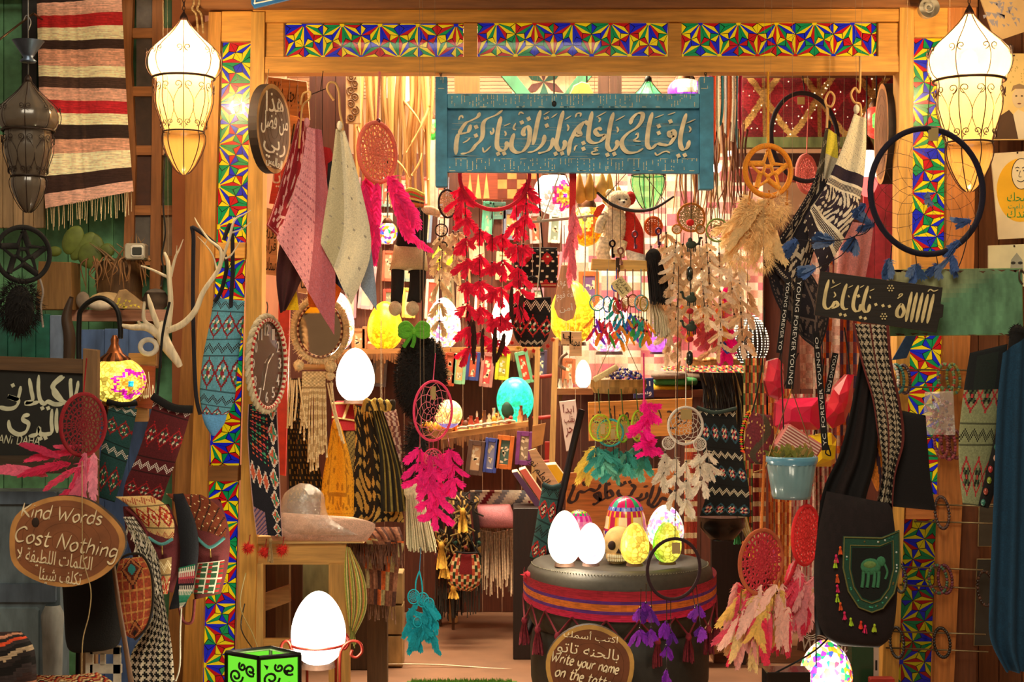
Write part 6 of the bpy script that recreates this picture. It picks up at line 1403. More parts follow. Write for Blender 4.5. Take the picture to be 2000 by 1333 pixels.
# toy bear in red suit
root = T('toy_bear', 'white plush bear in a red and white suit hung among the dreamcatchers', 'soft toy', 6.4, 1205, 530)
g = G(6.4); g.ball((1200, 440, 0), (24, 44, 22), 'e0cca8', 16); g.ball((1208, 394, 8), (25, 21, 22), 'e4d0b0', 16); g.ball((1190, 378, 4), 8, 'e0cca8', 10); g.ball((1228, 380, 4), 8, 'e0cca8', 10); g.ball((1214, 400, 28), (10, 8, 8), 'ecdcc0', 10)
g.ctube([(1184, 470, 8), (1176, 492, 14), (1182, 516, 18)], [15, 14, 12], 'e0cca8', 12); g.ctube([(1212, 472, 4), (1206, 500, 10)], [14, 12], 'e0cca8', 12); g.ctube([(1184, 420, 6), (1172, 436, 12), (1168, 456, 14)], [10, 9, 8], 'e0cca8', 10); g.part('body', 'rough_cloth', root)
g = G(6.4); g.fur((1200, 438, 0), (24, 44, 22), 500, 5, 'e8d8b8', .8); g.fur((1208, 394, 8), (24, 20, 21), 300, 5, 'e8d8b8', .8); g.part('plush', 'rough_cloth', root)
g = G(6.4); pillow(g, [(1222, 408), (1218, 450), (1222, 490)], [(1238, 414), (1256, 450), (1260, 502)], 10, 14, 16, 'd0281c', 'b82018'); g.part('red_sleeve', 'cloth', root)
g = G(6.4); pillow(g, [(1222, 486), (1224, 504), (1228, 518)], [(1262, 498), (1270, 512), (1266, 528)], 10, 8, 20, 'e8dcc8', 'e8dcc8'); g.part('white_cuff', 'rough_cloth', root)
g = G(6.4); pillow(g, [(1206, 460), (1202, 500)], [(1222, 460), (1220, 505)], 6, 8, 10, 'b01c18', 'a01818'); g.part('red_coat', 'cloth', root)
g = G(6.4); g.ball((1230, 388, 6), (12, 14, 12), 'c8281c', 10); g.part('red_hood', 'cloth', root)
g = G(6.4)
for x, y in ((1208, 392), (1221, 392)): g.ball((x, y, 29), 2.2, '0c0808', 8)
g.ball((1216, 398, 36), 2.6, '1a0c0a', 8); g.part('face', 'bead', root)
g = G(6.4); g.tube([(1204, 378, 0), (1204, 300, 0)], 1, '4a3a2a', 5); g.part('hanging_string', 'cloth', root)
# curved branch of keys
root = T('key_mobile', 'curved dark branch with old keys dangling on threads', 'mobile', 6.2, 1240, 470)
g = G(6.2); g.ctube([(1166, 376, 0), (1196, 400, 0), (1236, 412, 4), (1276, 408, 4), (1316, 384, 0)], [2.5, 3.4, 3.6, 3.2, 2], '2a1812', 8); g.part('branch', 'wood_level', root)
for x, y0, y1, c in ((1196, 400, 470, '1a0c0e'), (1240, 412, 452, '6a3a4a'), (1286, 404, 446, '4a2a48'), (1212, 405, 484, '8a5a4a')):
    g = G(6.2); g.tube([(x, y0, 0), (x, y1, 0)], .7, '5a4030', 4); g.torus(x, y1+6, 5, 6, 2, c, 14, 6); g.tube([(x, y1+11, 0), (x, y1+34, 0)], 2, c, 6); g.box(x, y1+26, x+5, y1+34, -1, 1, c); g.part('key', 'metal', root)
g = G(6.2); g.tube([(1180, 388, 0), (1240, 320, 6)], .8, '6a5a40', 4); g.tube([(1300, 394, 0), (1240, 320, 6)], .8, '6a5a40', 4); g.part('string', 'cloth', root)
# plank with tiny dreamcatchers
root = T('hanging_plank', 'pale hanging plank from which the tiny rainbow dreamcatchers dangle', 'plank', 6.25, 1210, 530)
g = G(6.25); g.prism([(1156, 506), (1262, 510), (1264, 530), (1154, 528)], -14, 10, 'd0a050', None, 2); g.part('plank', 'wood_level', root)
g = G(6.25); g.box(1202, 504, 1210, 532, 10, 12, '3a2618'); g.part('strap', 'cloth', root)
g = G(6.25); g.tube([(1160, 508, 0), (1160, 330, 0)], .8, '6a5a40', 4); g.tube([(1258, 508, 0), (1258, 330, 0)], .8, '6a5a40', 4); g.part('string', 'cloth', root)
RB = ['e84a5a', '3a6ad8', '30b0a0', '8a3ad8', 'f0a030', '50b850', 'd82a4a', '28a0d0']
for k, (x, y, r, rx, c) in enumerate(((1166, 592, 15, 14, '58a890'), (1186, 595, 15, 8, '5a8ad0'), (1204, 560, 9, 9, '3a6ad8'), (1206, 600, 13, 9, 'e86a3a'), (1221, 592, 15, 7, 'b84a58'), (1236, 588, 12, 10, '8a5a3a'), (1252, 592, 15, 12, '68b0c0'), (1258, 594, 14, 8, 'a8882a'))):
    root = catcher('tiny rainbow dreamcatcher dangling below the hanging plank', x, y, r, 6.2, c, rx, 'spider', 'c8b060', (x, 526), jit(c, .2), 1.4, ((x-5, y+r-2, 34, 2), (x+5, y+r-2, 44, 2)), random.sample(RB, 3), 28, 7, 2, 'tiny rainbow dreamcatchers', th=.5, wn=7, fl=4)
root = T('gift_tag', 'cream tag with black script tilted among the tiny dreamcatchers', 'tag', 6.15, 1215, 588)
g = G(6.15); g.box(1196, 548, 1232, 574, 8, 9.5, 'd8c488', None, 1); b_ = g.mark(); text(g, 'متوفر كل ابراج', 1199, 551, 30, 11, '14100c', 10.2, 0); text(g, 'تشكيلة', 1202, 562, 24, 9, '14100c', 10.2, 0); g.roll(1214, 561, R(52)); g.part('card', 'paper', root)
g = G(6.15); g.tube([(1208, 545, 9), (1206, 528, 14)], .7, '6a5030', 4); g.tube([(1206, 528, 14), (1208, 520, -40)], .7, '6a5030', 4); g.part('thread', 'cloth', root)
ROOTF = T('black_fringe_pouch', 'black fringed tassel pouch hanging right of the toy bear', 'tassel', 6.35, 1282, 590)
g = G(6.35); g.ball((1276, 505, 0), (16, 20, 14), '100c0c', 12); g.part('head', 'rough_cloth', ROOTF)
g = G(6.35)
for k in range(150):
    a = ru(0, 2*pi); q = math.sqrt(rnd()); g.tube([(1274+12*q*cos(a), 496, 12*q*sin(a)), (1284+19*q*cos(a), 545, 18*q*sin(a)), (1288+20*q*cos(a), 590+ru(-14, 6), 20*q*sin(a))], 1.2, jit('140e0e', .4), 4)
g.part('strands', 'cloth', ROOTF)
g = G(6.35); g.tube([(1270, 490, 0), (1268, 300, 0)], .9, '2a2018', 4); g.part('string', 'cloth', ROOTF)
ROOTF = T('cream_fringe_tassel', 'cream fringed tassel below the black one', 'tassel', 6.4, 1284, 655)
g = G(6.4)
for k in range(110):
    a = ru(0, 2*pi); q = math.sqrt(rnd()); g.tube([(1276+10*q*cos(a), 588, 10*q*sin(a)), (1284+20*q*cos(a), 620, 18*q*sin(a)), (1286+24*q*cos(a), 655+ru(-10, 6), 20*q*sin(a))], 1.3, jit('e0d4b0', .15), 4)
g.part('strands', 'cloth', ROOTF)
g = G(6.4); g.tube([(1276, 590, 0), (1272, 480, 0)], 1.2, '8a7a5a', 4); g.part('cord', 'cloth', ROOTF)
# beige feather chimes
BG = 'ecd0a6'
catcher('tan hoop wind chime with beige feathers, camel beads and red balls', 1350, 425, 27, 6.3, 'c87a2a', 26, 'doily', 'a89060', (1350, 330), '8a5a3a', 2.4, ((1322, 456, 100, 5, None, -8), (1378, 456, 100, 5, None, 8), (1336, 455, 170, 7, None, -16), (1364, 455, 170, 7, None, 14), (1350, 455, 140, 5)), [BG, 'f4e2c6', 'd8b488'], 31, 10, 3, 'beige feather chimes', minis=((1322, 448, 9), (1368, 448, 9)), bcol='2a140c', spread=100)
catcher('pale green hoop wind chime with beige feathers', 1401, 450, 22, 6.5, '8aa85a', 21, 'spider', 'a8a070', (1401, 340), '8a8a5a', 2, ((1388, 470, 130, 6, None, -6), (1404, 472, 200, 8, None, 4), (1420, 466, 150, 6, None, 14), (1440, 470, 200, 7, None, 10)), [BG, 'f4e4cc', 'd8b892'], 31, 10, 3, 'beige feather chimes', tag=(1401, 440, 16, 16), bcol='2a140c', spread=100)
catcher('orange disc wind chime with long beige feathers left of the tan hoop', 1276, 442, 17, 6.6, 'd8622a', 16, 'doily', 'd8622a', (1276, 330), '8a5a3a', 3, ((1285, 460, 120, 5, None, 10), (1300, 430, 190, 7, None, 6), (1312, 470, 200, 7, None, -4)), [BG, 'f4e4cc', 'dcbc94'], 31, 10, 3, 'beige feather chimes', bcol='2a140c', spread=100)
root = T('camel_bead_string', 'long string of carved camels, red balls and dark stones before the feather chimes', 'bead string', 6.1, 1346, 745)
g = G(6.1); g.tube([(1350, 300, 0), (1350, 420, 0), (1348, 560, 2), (1344, 730, 0)], .9, '3a2a1a', 4); g.part('string', 'cloth', root)
for y, c, r in ((435, 'c82020', 8), (608, 'a81a1c', 7), (663, 'a81a1c', 7)):
    g = G(6.1); g.ball((1348, y, 0), (r, r*.85, r), c, 14); g.part('red_ball', 'cloth', root)
for y, k in ((478, 1), (584, -1), (640, -1)):
    g = G(6.1); g.ball((1350, y, 0), (11, 8, 6), '2f3a2c', 12); g.ball((1350-2*k, y-8, 0), (5, 6, 4), '2f3a2c', 10); g.ctube([(1350+k*9, y, 0), (1350+k*15, y-3, 0), (1350+k*17, y-12, 0)], 2.4, '2a3428', 7); g.ball((1350+k*19, y-13, 0), (4, 2.6, 2.4), '2a3428', 8)
    for xx in (-7, -4, 5, 8): g.tube([(1350+xx, y+3, 0), (1350+xx, y+14, 0)], 1.3, '28302a', 5)
    g.part('carved_camel', 'stone', root)
for y in (535, 700):
    g = G(6.1); g.lathe(1347, [(2, y-14), (6, y-10), (7, y), (6, y+10), (2, y+14)], '12201a', 12); g.part('dark_stone', 'bead', root)
root = T('felt_garland', 'orange and pink feather garland below the beige chimes', 'garland', 6.6, 1390, 700)
for k in range(44):
    x, y = ru(1340, 1412), ru(585, 655); c = ['f09a28', 'f07a8a', 'f0a840', 'e86a78', '2a4ab8'][min(4, int((y-585)/16))] if rnd() < .8 else 'e86a88'
    g = G(6.6); g.feather(x, y, 90+ru(-40, 40), ru(26, 44), 12, c, ru(-10, 10), 9, fluff=8); g.part('feather', 'feather', root)
g = G(6.6); g.tube([(1375, 590, 0), (1372, 470, 0)], 1, '8a5a3a', 4); g.ctube([(1345, 600, 4), (1380, 592, 6), (1412, 606, 4)], 1, '6a4a3a', 4); g.part('string', 'cloth', root)
root = T('magenta_feather_boa', 'vivid magenta feather boa hanging behind the jewelled lamp', 'feather boa', 6.7, 1420, 700)
for k in range(22):
    g = G(6.7); g.feather(1418+ru(-6, 6), 555+k*6, 90+ru(-30, 30), ru(28, 44), 12, jit('f0149a', .12), ru(-8, 8), 9, fluff=8); g.part('feather', 'feather', root)
g = G(6.7); g.tube([(1418, 560, 0), (1416, 440, 0)], 1, '8a2a5a', 4); g.part('string', 'cloth', root)
for k, (x, y) in enumerate(((1292, 560), (1322, 540), (1380, 560), (1420, 520), (1446, 560), (1390, 620), (1300, 620), (1330, 640), (1460, 610))):
    root = T('shell_feather_strand', 'loose strand of small beige feathers and dark beads among the chimes', 'feather strand', 6.7, x, y+80, 'loose feather strands')
    g = G(6.7); g.tube([(x, 330, 0), (x, y+60, 0)], .7, '6a4a30', 4); g.part('string', 'cloth', root)
    for q in range(9):
        yy = y-40+q*13; g = G(6.7); g.feather(x, yy, 90+ru(-60, 60), ru(20, 32), 9, jit(random.choice([BG, 'f4e4c8', 'd4ae82']), .12), ru(-8, 8), 9, fluff=8); g.part('feather', 'feather', root)
# ribbons, twig bundle
root = T('twig_bundle', 'hanging bundle of thin dark twigs right of the blue sign', 'twigs', 7.0, 1400, 430)
for k in range(44):
    x = 1330+k*3+ru(-3, 3); y0 = ru(225, 260) if x > 1385 else 335; z = ru(-18, 18)
    g = G(7.0); g.ctube([(x, y0, z), (x+ru(-5, 5), 300, z+ru(-5, 5)), (x+ru(-9, 9), 360, z), (x+ru(-12, 12), ru(400, 450), z)], [ru(1.4, 2.4), 2.2, 1.6, .7], jit('7a4a34' if k % 3 else 'b88a58', .25), 5); g.part('twig', 'wood_upright', root)
RC = ['c83ab0', 'd84a24', 'e0d0b8', '3a7a88', 'c8c8d0', 'd86a3a', 'e8e0d0', '5a8a98', 'b02a4a']
for k in range(9):
    x = 1384+k*7.5; g = G(6.9); g.grid([(x, 100), (x+ru(-2, 2), 200), (x+ru(-3, 3), ru(240, 300))], [(x+6.5, 100), (x+6+ru(-2, 2), 200), (x+5+ru(-2, 2), ru(240, 300))], 3, 14, RC[k], folds(1, 2, k))
    g.thing('ribbon', ['magenta ribbon nearest the blue sign upright', 'orange knitted ribbon second from the blue sign upright', 'cream ribbon beside the orange knitted one', 'dark teal ribbon in the ribbon row', 'silver-grey ribbon in the ribbon row', 'soft orange ribbon in the ribbon row', 'white ribbon in the ribbon row', 'slate blue ribbon in the ribbon row', 'crimson ribbon at the far end of the ribbon row'][k], 'ribbon', 'cloth', 'row of hanging ribbons')
root = T('spot_lamp', 'small bare bulb shining among the twigs', 'lamp', 7.2, 1402, 335)
g = G(7.2); g.ball((1400, 328, 0), (9, 10, 9), 'fff0d0', 14); g.part('bulb', 'bulb', root); g = G(7.2); g.tube([(1400, 318, 0), (1400, 200, 0)], 1.5, '2a2018', 6); g.part('cord', 'dark_metal', root)
for x, y in ((1425, 300), (1380, 352)):
    g = G(7.3); g.ball((x, y, 0), 6, 'ffe8c0', 10); g.thing('fairy_light', 'tiny bare fairy light among the twigs', 'light', 'bulb', 'fairy lights in the twigs')
# red patchwork wall textile
root = T('patchwork_hanging', 'large dark red patchwork textile with gold braid diamonds at the back', 'wall hanging', 8.4, 1600, 290)
def patch(u, v, i, j):
    X, Y = u*3.2, v*1.6
    a, b_ = abs(((X+Y) % 1)-.5), abs(((X-Y) % 1)-.5)
    if min(a, b_) < .07: return jit('b08a4a', .35)
    if abs((X % 1)-.5) < .035: return jit('a07a40', .3)
    return jit('8a1420' if int(X+Y)+int(X-Y+9) & 1 else '6a1018', .3)
g = G(8.4); g.grid([(1436, 60), (1438, 160), (1440, 272)], [(1780, 60), (1780, 160), (1782, 276)], 150, 90, patch, lambda u, v: 3*sin(20*u)); g.part('cloth', 'weave', root)
g = G(8.4)
for k in range(60): g.ball((ru(1440, 1770), ru(140, 268), 4), ru(.9, 1.8), 'ffe0b0', 6)
o = g.part('sequin_glints', 'sparkle', root); o['kind'] = 'stuff'  # glints on the sequins put in as glowing dots
g = G(8.4); g.box(1430, 270, 1790, 290, -10, 16, '6a7a4a', None, 1); g.thing('green_beam', 'dull green beam below the red patchwork textile', 'beam', 'worn_paint')
for y, c in ((300, '3a1c14'), (330, '7a2a20')):
    g = G(8.6); g.box(1430, y, 1790, y+26, -6, 6, c, None, 1); g.thing('dark_rail', ['dark brown rail just under the green beam', 'red-brown rail under the dark brown one'][y > 310], 'rail', 'wood_level')
# beams behind the sign
for lb, q in (('green painted brace slanting down left behind the blue sign', [(955, 120), (985, 120), (1050, 200), (1025, 205)]), ('green painted brace slanting up right behind the blue sign', [(1085, 205), (1110, 205), (1180, 120), (1150, 120)])):
    g = G(7.4); g.prism(q, -8, 8, '2f6a48', None, 1.5); g.thing('painted_brace', lb, 'brace', 'worn_paint')
g = G(7.8); g.box(1000, 110, 1125, 215, -4, 0, 'd8b48a', None, 1)
for k in range(6):
    a = k*pi/3+.5; c_ = '1f5a48' if k % 2 else '5a2a20'; x, y = 1062, 160
    g.prism([(x, y), (x+24*cos(a-.35), y+24*sin(a-.35)), (x+44*cos(a), y+44*sin(a)), (x+24*cos(a+.35), y+24*sin(a+.35))], 0, 1.5, c_)
g.thing('star_panel', 'pale panel painted with a green and brown star behind the blue sign', 'panel', 'paint')
g = G(7.2); g.prism([(886, -20), (938, -20), (936, 300), (890, 300)], -20, 20, '8a5020', None, 3); g.thing('log_pillar', 'rough brown timber pillar behind the left end of the blue sign', 'pillar', 'wood_upright')
g = G(7.0); g.prism([(1112, 185), (1120, 168), (1136, 160), (1150, 164), (1160, 185), (1160, 200), (1112, 200)], -6, 6, 'd8b050', None, 2); g.thing('yellow_mask', 'rounded yellow wooden shape peeking above the blue sign', 'wood shape', 'wood_end')
crate('dark carved upright panel peeking above the blue sign', 1168, 130, 1215, 260, 7.1, -4, 4, '5a3a28', 2, mat='wood_upright')
crate('white arabesque strip panel with dark pendants left of the blue sign', 838, 250, 856, 420, 7.6, -3, 3, 'c8b8a0', 1)
# bark basket
root = T('bark_basket', 'half-log bark basket hung on threads, heaped with blue and white beads', 'basket', 6.25, 1208, 768)
g = G(6.25); g.lathe(1208, [(54, 742), (55, 756), (48, 768), (20, 770)], lambda u, v: jit('a87c3c', .3), 36, 0, 1, .5, 0, True); g.part('bowl', 'wood_upright', root)
g = G(6.25); g.ctube([(1160, 742, 14), (1184, 728, 22), (1204, 716, 20)], 6, 'd8c088', 8); g.part('straw_rim', 'cloth', root)
g = G(6.25)
for k in range(150):
    a = ru(0, 2*pi); q = math.sqrt(rnd()); g.ball((1216+38*q*cos(a), 738-18*(1-q)+ru(-6, 6), 20*q*sin(a)), ru(2, 3.4), random.choice(['2a2a9a', '3038b0', '1a1a6a', 'e0d8c0']), 6)
g.part('bead_heap', 'bead', root)
g = G(6.25)
for x in (1162, 1254): g.tube([(x, 742, 0), (1208, 640, 0)], .7, '8a7a5a', 4)
g.tube([(1208, 640, 0), (1208, 530, 4)], .7, '8a7a5a', 4); g.part('thread', 'cloth', root)
# painted signs
board('orange pine sign with large brown script above the teal dreamcatchers', [(1148, 786), (1352, 778), (1350, 848), (1150, 862)], 6.9, 'd8903c', 6, lines=[('روح دا المهرانت', 1156, 794, 186, 50, -2)], tcol='3a1c10')
root = board('orange pine sign with large brown script leaning above the egg lamps', [(1106, 924), (1320, 914), (1312, 1080), (1104, 1060)], 6.75, 'd8803a', 6)
g = G(6.75)
L2 = [[(70, 1115), (85, 1130), (62, 1190), (45, 1240), (70, 1255), (105, 1230), (125, 1165)], [(125, 1165), (170, 1170), (215, 1150), (260, 1160), (290, 1135), (300, 1105)], [(160, 1085), (178, 1110), (220, 1080)],
 [(350, 1090), (345, 1150), (355, 1215), (400, 1200), (380, 1160), (350, 1180)], [(350, 1215), (310, 1235), (270, 1215), (255, 1190), (290, 1180), (300, 1230), (265, 1265), (235, 1270)], ('d', 372, 1105),
 [(450, 1090), (470, 1115), (505, 1100)], [(545, 1110), (580, 1130), (560, 1170), (540, 1200), (480, 1215), (445, 1180), (455, 1150)], ('d', 500, 1095), ('d', 540, 1090), [(640, 1180), (620, 1215), (570, 1230)], [(680, 1170), (670, 1215), (620, 1240), (600, 1235)], [(650, 1130), (690, 1120)],
 [(735, 1110), (715, 1180), (700, 1230)], [(790, 1105), (770, 1190), (720, 1270), (690, 1260), (700, 1220)], [(870, 1120), (830, 1140), (880, 1180), (850, 1230), (800, 1220), (780, 1250), (740, 1290), (700, 1275)], [(880, 1110), (905, 1095)]]
strokes(g, 1100, 680, 4.166, L2, 8, 30, '3a1a0e', 7, .4); g.part('lettering', 'paint', root)
board('small navy plate with white words on the cloth pile', [(1236, 740), (1276, 738), (1277, 777), (1237, 779)], 7.19, '1f2f6a', 3, 'plastic', lines=[('او', 1254, 745, 16, 12, 0), ('وسط', 1242, 760, 30, 14, 0)], tcol='f0f0f0')
# teal catchers cluster
for k, (lb, x, y, r, rx, c) in enumerate((('yellow-green hoop at the left of the teal feather cluster', 1172, 836, 25, 20, 'b8c828'), ('teal hoop in front of the teal feather cluster', 1192, 846, 26, 25, '3aa8a8'), ('lime hoop seen nearly edge on in the teal feather cluster', 1217, 838, 26, 11, '8ac830'), ('lime and yellow hoop at the right of the teal feather cluster', 1246, 832, 29, 12, 'a8d030'))):
    catcher(lb, x, y, r, 6.1+.03*k, c, rx, 'spider', 'a8c058', (x-4, 760), '3a5a2a', 2.2, ((x-8, y+r-2, 34, 2), (x+6, y+r-2, 46, 2)), ['4aa898', '2f8a80', '6ab8a0'], 34, 13, 3, 'teal feather dreamcatchers', tag=(x+5, y-8, 9, 20), bcol='1a2a20', fl=16, spread=70)
root = T('magenta_feather_boa', 'hot pink feather boa on a pink thread right of the teal feather cluster', 'feather boa', 6.05, 1262, 890)
g = G(6.05); g.tube([(1257, 690, 0), (1258, 790, 0)], 1.6, 'e83a80', 5); g.part('thread', 'cloth', root)
for k in range(30):
    y = 782+k*3.5; x = 1260+10*sin(k*.25)+ru(-4, 4); g = G(6.05); g.feather(x, y, 90+ru(-85, 85), ru(20, 32), 11, jit('f8149a', .12), ru(-8, 8), 9, fluff=12); g.part('feather', 'feather', root)
root = T('yellow_feather', 'pale yellow feather fan behind the teal cluster', 'feather', 6.5, 1150, 940)
for k in range(8):
    g = G(6.5); g.feather(1160+ru(-10, 10), 880+ru(-8, 8), 100+ru(-30, 30), ru(50, 66), 16, 'e8d05a', 0, 10, fluff=8); g.part('blade', 'feather', root)
# white catcher
catcher('white hoop dreamcatcher with white feathers before the black kilim hanging', 1339, 832, 36, 6.0, 'd8d0c4', 33, 'spider', 'd0c8b8', (1340, 700), 'c8c0b0', 2.8, ((1300, 866, 60, 3, None, -4), (1318, 866, 95, 3, None, 0), (1340, 868, 110, 3, None, 0), (1362, 866, 75, 3, None, 8), (1378, 866, 40, 2, None, 8)), 'ece4d2', 38, 13, (2, 3), minis=((1306, 866, 12), (1367, 868, 12)), tag=(1340, 800, 22, 20), bcol='2a1a14', fl=14, spread=60)
# cloth table
root = T('cloth_table', 'draped table of folded textiles on the right of the shop', 'table', 7.2, 1400, 1400)
g = G(7.2); g.box(1270, 762, 1500, 776, -200, 0, '6a3a20', None, 2); g.part('table_top', 'wood_level', root)
for x, z in ((1285, -10), (1486, -10), (1285, -190), (1486, -190)):
    g = G(7.2); g.box(x-7, 776, x+7, 1279, z-7, z+7, '3a2014', None, 1.5); g.part('leg', 'wood_upright', root)
CL = [('8a7a6a', 'taupe folded cloth on top of the textile pile'), ('3a8a4a', 'green folded cloth in the textile pile'), ('d8b020', 'yellow folded cloth low in the textile pile'), ('6a5a4a', 'brown folded cloth in the textile pile'), ('2a2a24', 'black folded cloth in the textile pile'), ('c88a90', 'pink folded cloth in the textile pile'), ('4a6a3a', 'olive folded cloth in the textile pile')]
for k, (x0, x1, y) in enumerate(((1276, 1340, 734), (1282, 1362, 746), (1278, 1350, 760), (1336, 1400, 738), (1290, 1390, 754), (1300, 1372, 728), (1316, 1410, 748))):
    g = G(7.2); z = -10-k*14
    pillow(g, [(x0, y-8), (x0-4, y), (x0, y+8)], [(x1, y-8), (x1+4, y), (x1, y+8)], 12, 6, 30, lambda u, v, i, j, c=CL[k][0]: jit(c, .1), CL[k][0], .3)
    for i_ in range(len(g.V)): x_, y_, z_ = g.V[i_]; g.V[i_] = (x_, y_, z_+z)
    g.thing('folded_cloth', CL[k][1], 'cloth', 'cloth', 'textiles piled on the cloth table')
root = T('straw_tray', 'shallow oval straw tray on the cloth table', 'tray', 7.26, 1406, 722)
g = G(7.26); g.lathe(1406, [(60, 716), (66, 704), (63, 702), (56, 712), (10, 716)], lambda u, v: jit('c89858', .2), 40, -20, 1, .5); g.part('basketwork', 'rough_cloth', root)
g = G(7.26); P_ = [(1406+65*sin(a), 703+1.5*sin(9*a), -20+33*cos(a)) for a in [2*pi*k/60 for k in range(60)]]; g.tube(P_, 3, 'b87a40', 6, True, 'e0b878'); g.part('rim', 'rough_cloth', root)
root = T('fringed_shawl', 'patterned shawl with a thick black fringe hanging off the cloth table', 'shawl', 7.2, 1440, 850)
def shc(u, v, i, j): return jit(['d83a50', 'e8c060', '3a8a6a', 'e8d8b0', 'c8305a', '2a1a1a', 'e87a3a'][(i*3+j*5+(i*j) % 4) % 7], .2)
g = G(7.2); g.grid([(1290, 716), (1296, 724)], [(1500, 712), (1506, 730)], 60, 6, shc, lambda u, v: 10+8*v); g.part('cloth', 'cloth', root)
g = G(7.2)
for k in range(260):
    x = ru(1370, 1500); t = (x-1370)/130; y0 = 728; L = (70+60*sin(t*2.6))*ru(.6, 1.1); sl = 14*ru(-1, 1)+10
    g.tube([(x-6, y0, 16), (x+sl*.2, y0+L*.5, 22+ru(-6, 6)), (x+sl*.6, y0+L, 18+ru(-6, 6))], 1.5, jit('120e0c' if rnd() < .92 else '8a7a4a', .3), 4)
o = g.part('fringe', 'cloth', root)
# black kilim hanging & bowl
root = T('kilim_runner', 'long black kilim runner with cream zigzags below the cloth table', 'wall hanging', 6.4, 1415, 1010)
g = G(6.4); g.grid([(1364, 796), (1370, 870), (1384, 940), (1366, 1008)], [(1436, 800), (1448, 880), (1462, 950), (1464, 1010)], 44, 104, kilim('0c1012', 'e0d8bc', ('2f5a6a', 'e0d0b0', 'd85a2a', 'b02438'), 36, 11), lambda u, v: 6*sin(5*u+2*v)); g.part('cloth', 'cloth', root)
g = G(6.4); g.ctube([(1360, 796, 2), (1395, 806, 6), (1438, 798, 2)], 4, '2a3a34', 8); g.part('hem', 'cloth', root)
g = G(6.5); g.lathe(1410, [(46, 1010), (44, 1030), (26, 1052), (20, 1056)], '16100e', 28, 0, 1, .7, 0, True); g.thing('black_bowl', 'black bowl shaped pot hanging below the kilim runner', 'pot', 'plastic')
for x, c in ((1338, 'c85a30'), (1350, 'a83a2a'), (1472, '8a2a2a'), (1484, 'c8703a')):
    g = G(6.8); g.grid([(x, 860), (x-2, 980), (x, 1120)], [(x+11, 860), (x+12, 980), (x+10, 1120)], 6, 30, lambda u, v, i, j, c=c: jit(c if j % 3 else 'e8d0a0', .25), folds(1, 3)); g.thing('woven_belt', 'narrow woven belt hanging beside the black kilim runner', 'belt', 'cloth', 'woven belts by the kilim runner')
# jewelled lamp
def jew(u, v):
    return H('fff0c8') if True else None
root = T('jewelled_lamp', 'dark egg lamp set with rows of bright round glass jewels', 'lamp', 7.24, 1465, 712)
g = G(7.24); g.lathe(1465, egg_prof(712, 97, 35), '1a140c', 36); g.part('shell', 'paint', root)
g = G(7.24)
for k in range(19):
    yy = 707-k*5; t = (712-yy)/97; q = math.acos(max(-1, min(1, 1-2*t))); r_ = 34*sin(q)*(1+.16*cos(q))
    n = 24
    for i in range(n):
        a = 2*pi*i/n
        if cos(a) > -.1: g.ball((1465+(r_+.6)*sin(a), yy, (r_+.6)*cos(a)), 1.9 if r_ > 14 else 1.2, 'fff0d0', 6, 4)
g.part('jewels', 'sparkle', root)
# --- low bench of shawls, left back
root = T('low_bench', 'low bench under the folded shawls along the left wall', 'bench', 7.9, 940, 1225)
g = G(7.9); g.box(846, 1040, 1050, 1056, -60, 10, '4a2c18'); g.part('seat', 'wood_level', root)
for x in (856, 1040):
    g = G(7.9); g.box(x-6, 1056, x+6, 1225, -20, 0, '3a2414'); g.part('leg', 'wood_upright', root)
def folded(label, x0, x1, y0, y1, d, cf, base, fr=None, fl=60, group='folded shawls on the low bench', sk=8):
    root = T('folded_shawl', label, 'shawl', d, (x0+x1)/2, y1+(fl if fr else 0), group)
    g = G(d); pillow(g, [(x0, y0), (x0+2, (y0+y1)/2), (x0+sk, y1)], [(x1-sk, y0), (x1, (y0+y1)/2), (x1+4, y1)], 24, 14, 34, cf, base, .3); g.part('fold', 'cloth', root)
    if fr:
        g = G(d); fringe(g, [(x0+sk, y1), ((x0+x1)/2, y1+6), (x1+4, y1-2)], fl, fr, 1.8, 30, 1.1, 5); g.part('fringe', 'rough_cloth', root)
    return root
folded('pink folded shawl with a long cream fringe', 926, 1004, 985, 1032, 7.6, lambda u, v, i, j: jit('d88a90', .06), 'b86a74', 'b89878', 120)
folded('white, grey and maroon striped shawl folded behind the pink one', 918, 1040, 958, 990, 7.8, lambda u, v, i, j: jit(['d8c8b0', '6a6a70', 'e0d4bc', '7a1a24', 'd8c8b0', '8a8a90', 'e0d4c0'][int((u+.3*v)*9) % 7], .1), 'c0b098', 'b8a088', 150)
folded('dark blue shawl with cream knotted fringe', 1000, 1046, 985, 1012, 7.7, lambda u, v, i, j: jit('3a4258', .15), '2a3040', 'c0a488', 90)
folded('cream shawl with loose grey fringe nearest the kilim stocking', 1004, 1044, 1010, 1032, 7.7, lambda u, v, i, j: jit('c8b090', .15), 'a89070', 'a08a70', 140)
def dshawl(u, v, i, j): return H('c8a860') if sin(i*1.1+3*sin(j*.3))*sin(j*.9) > .72 else jit('1c120e' if i % 5 else '5a2018', .3)
bsh = folded('black shawl with gold knots and tassels heaped at the left of the bench', 846, 936, 962, 1080, 7.5, dshawl, '14100c', '2a1e12', 110)
folded('dark crimson shawl below the black one', 848, 900, 1080, 1150, 7.6, lambda u, v, i, j: jit('4a1418' if (i+j) % 4 else '8a4a2a', .3), '2a0c10', '1e1410', 50)
g = G(7.45)
for k in range(70):
    x, y = ru(850, 935), ru(955, 1090); g.ctube([(x, y, 38), (x+ru(-10, 10), y+ru(6, 14), 46), (x+ru(-16, 16), y+ru(14, 26), 42)], 1.7, jit(random.choice(['b8985a', '8a7440', '1c140e', '2a2014']), .2), 5)
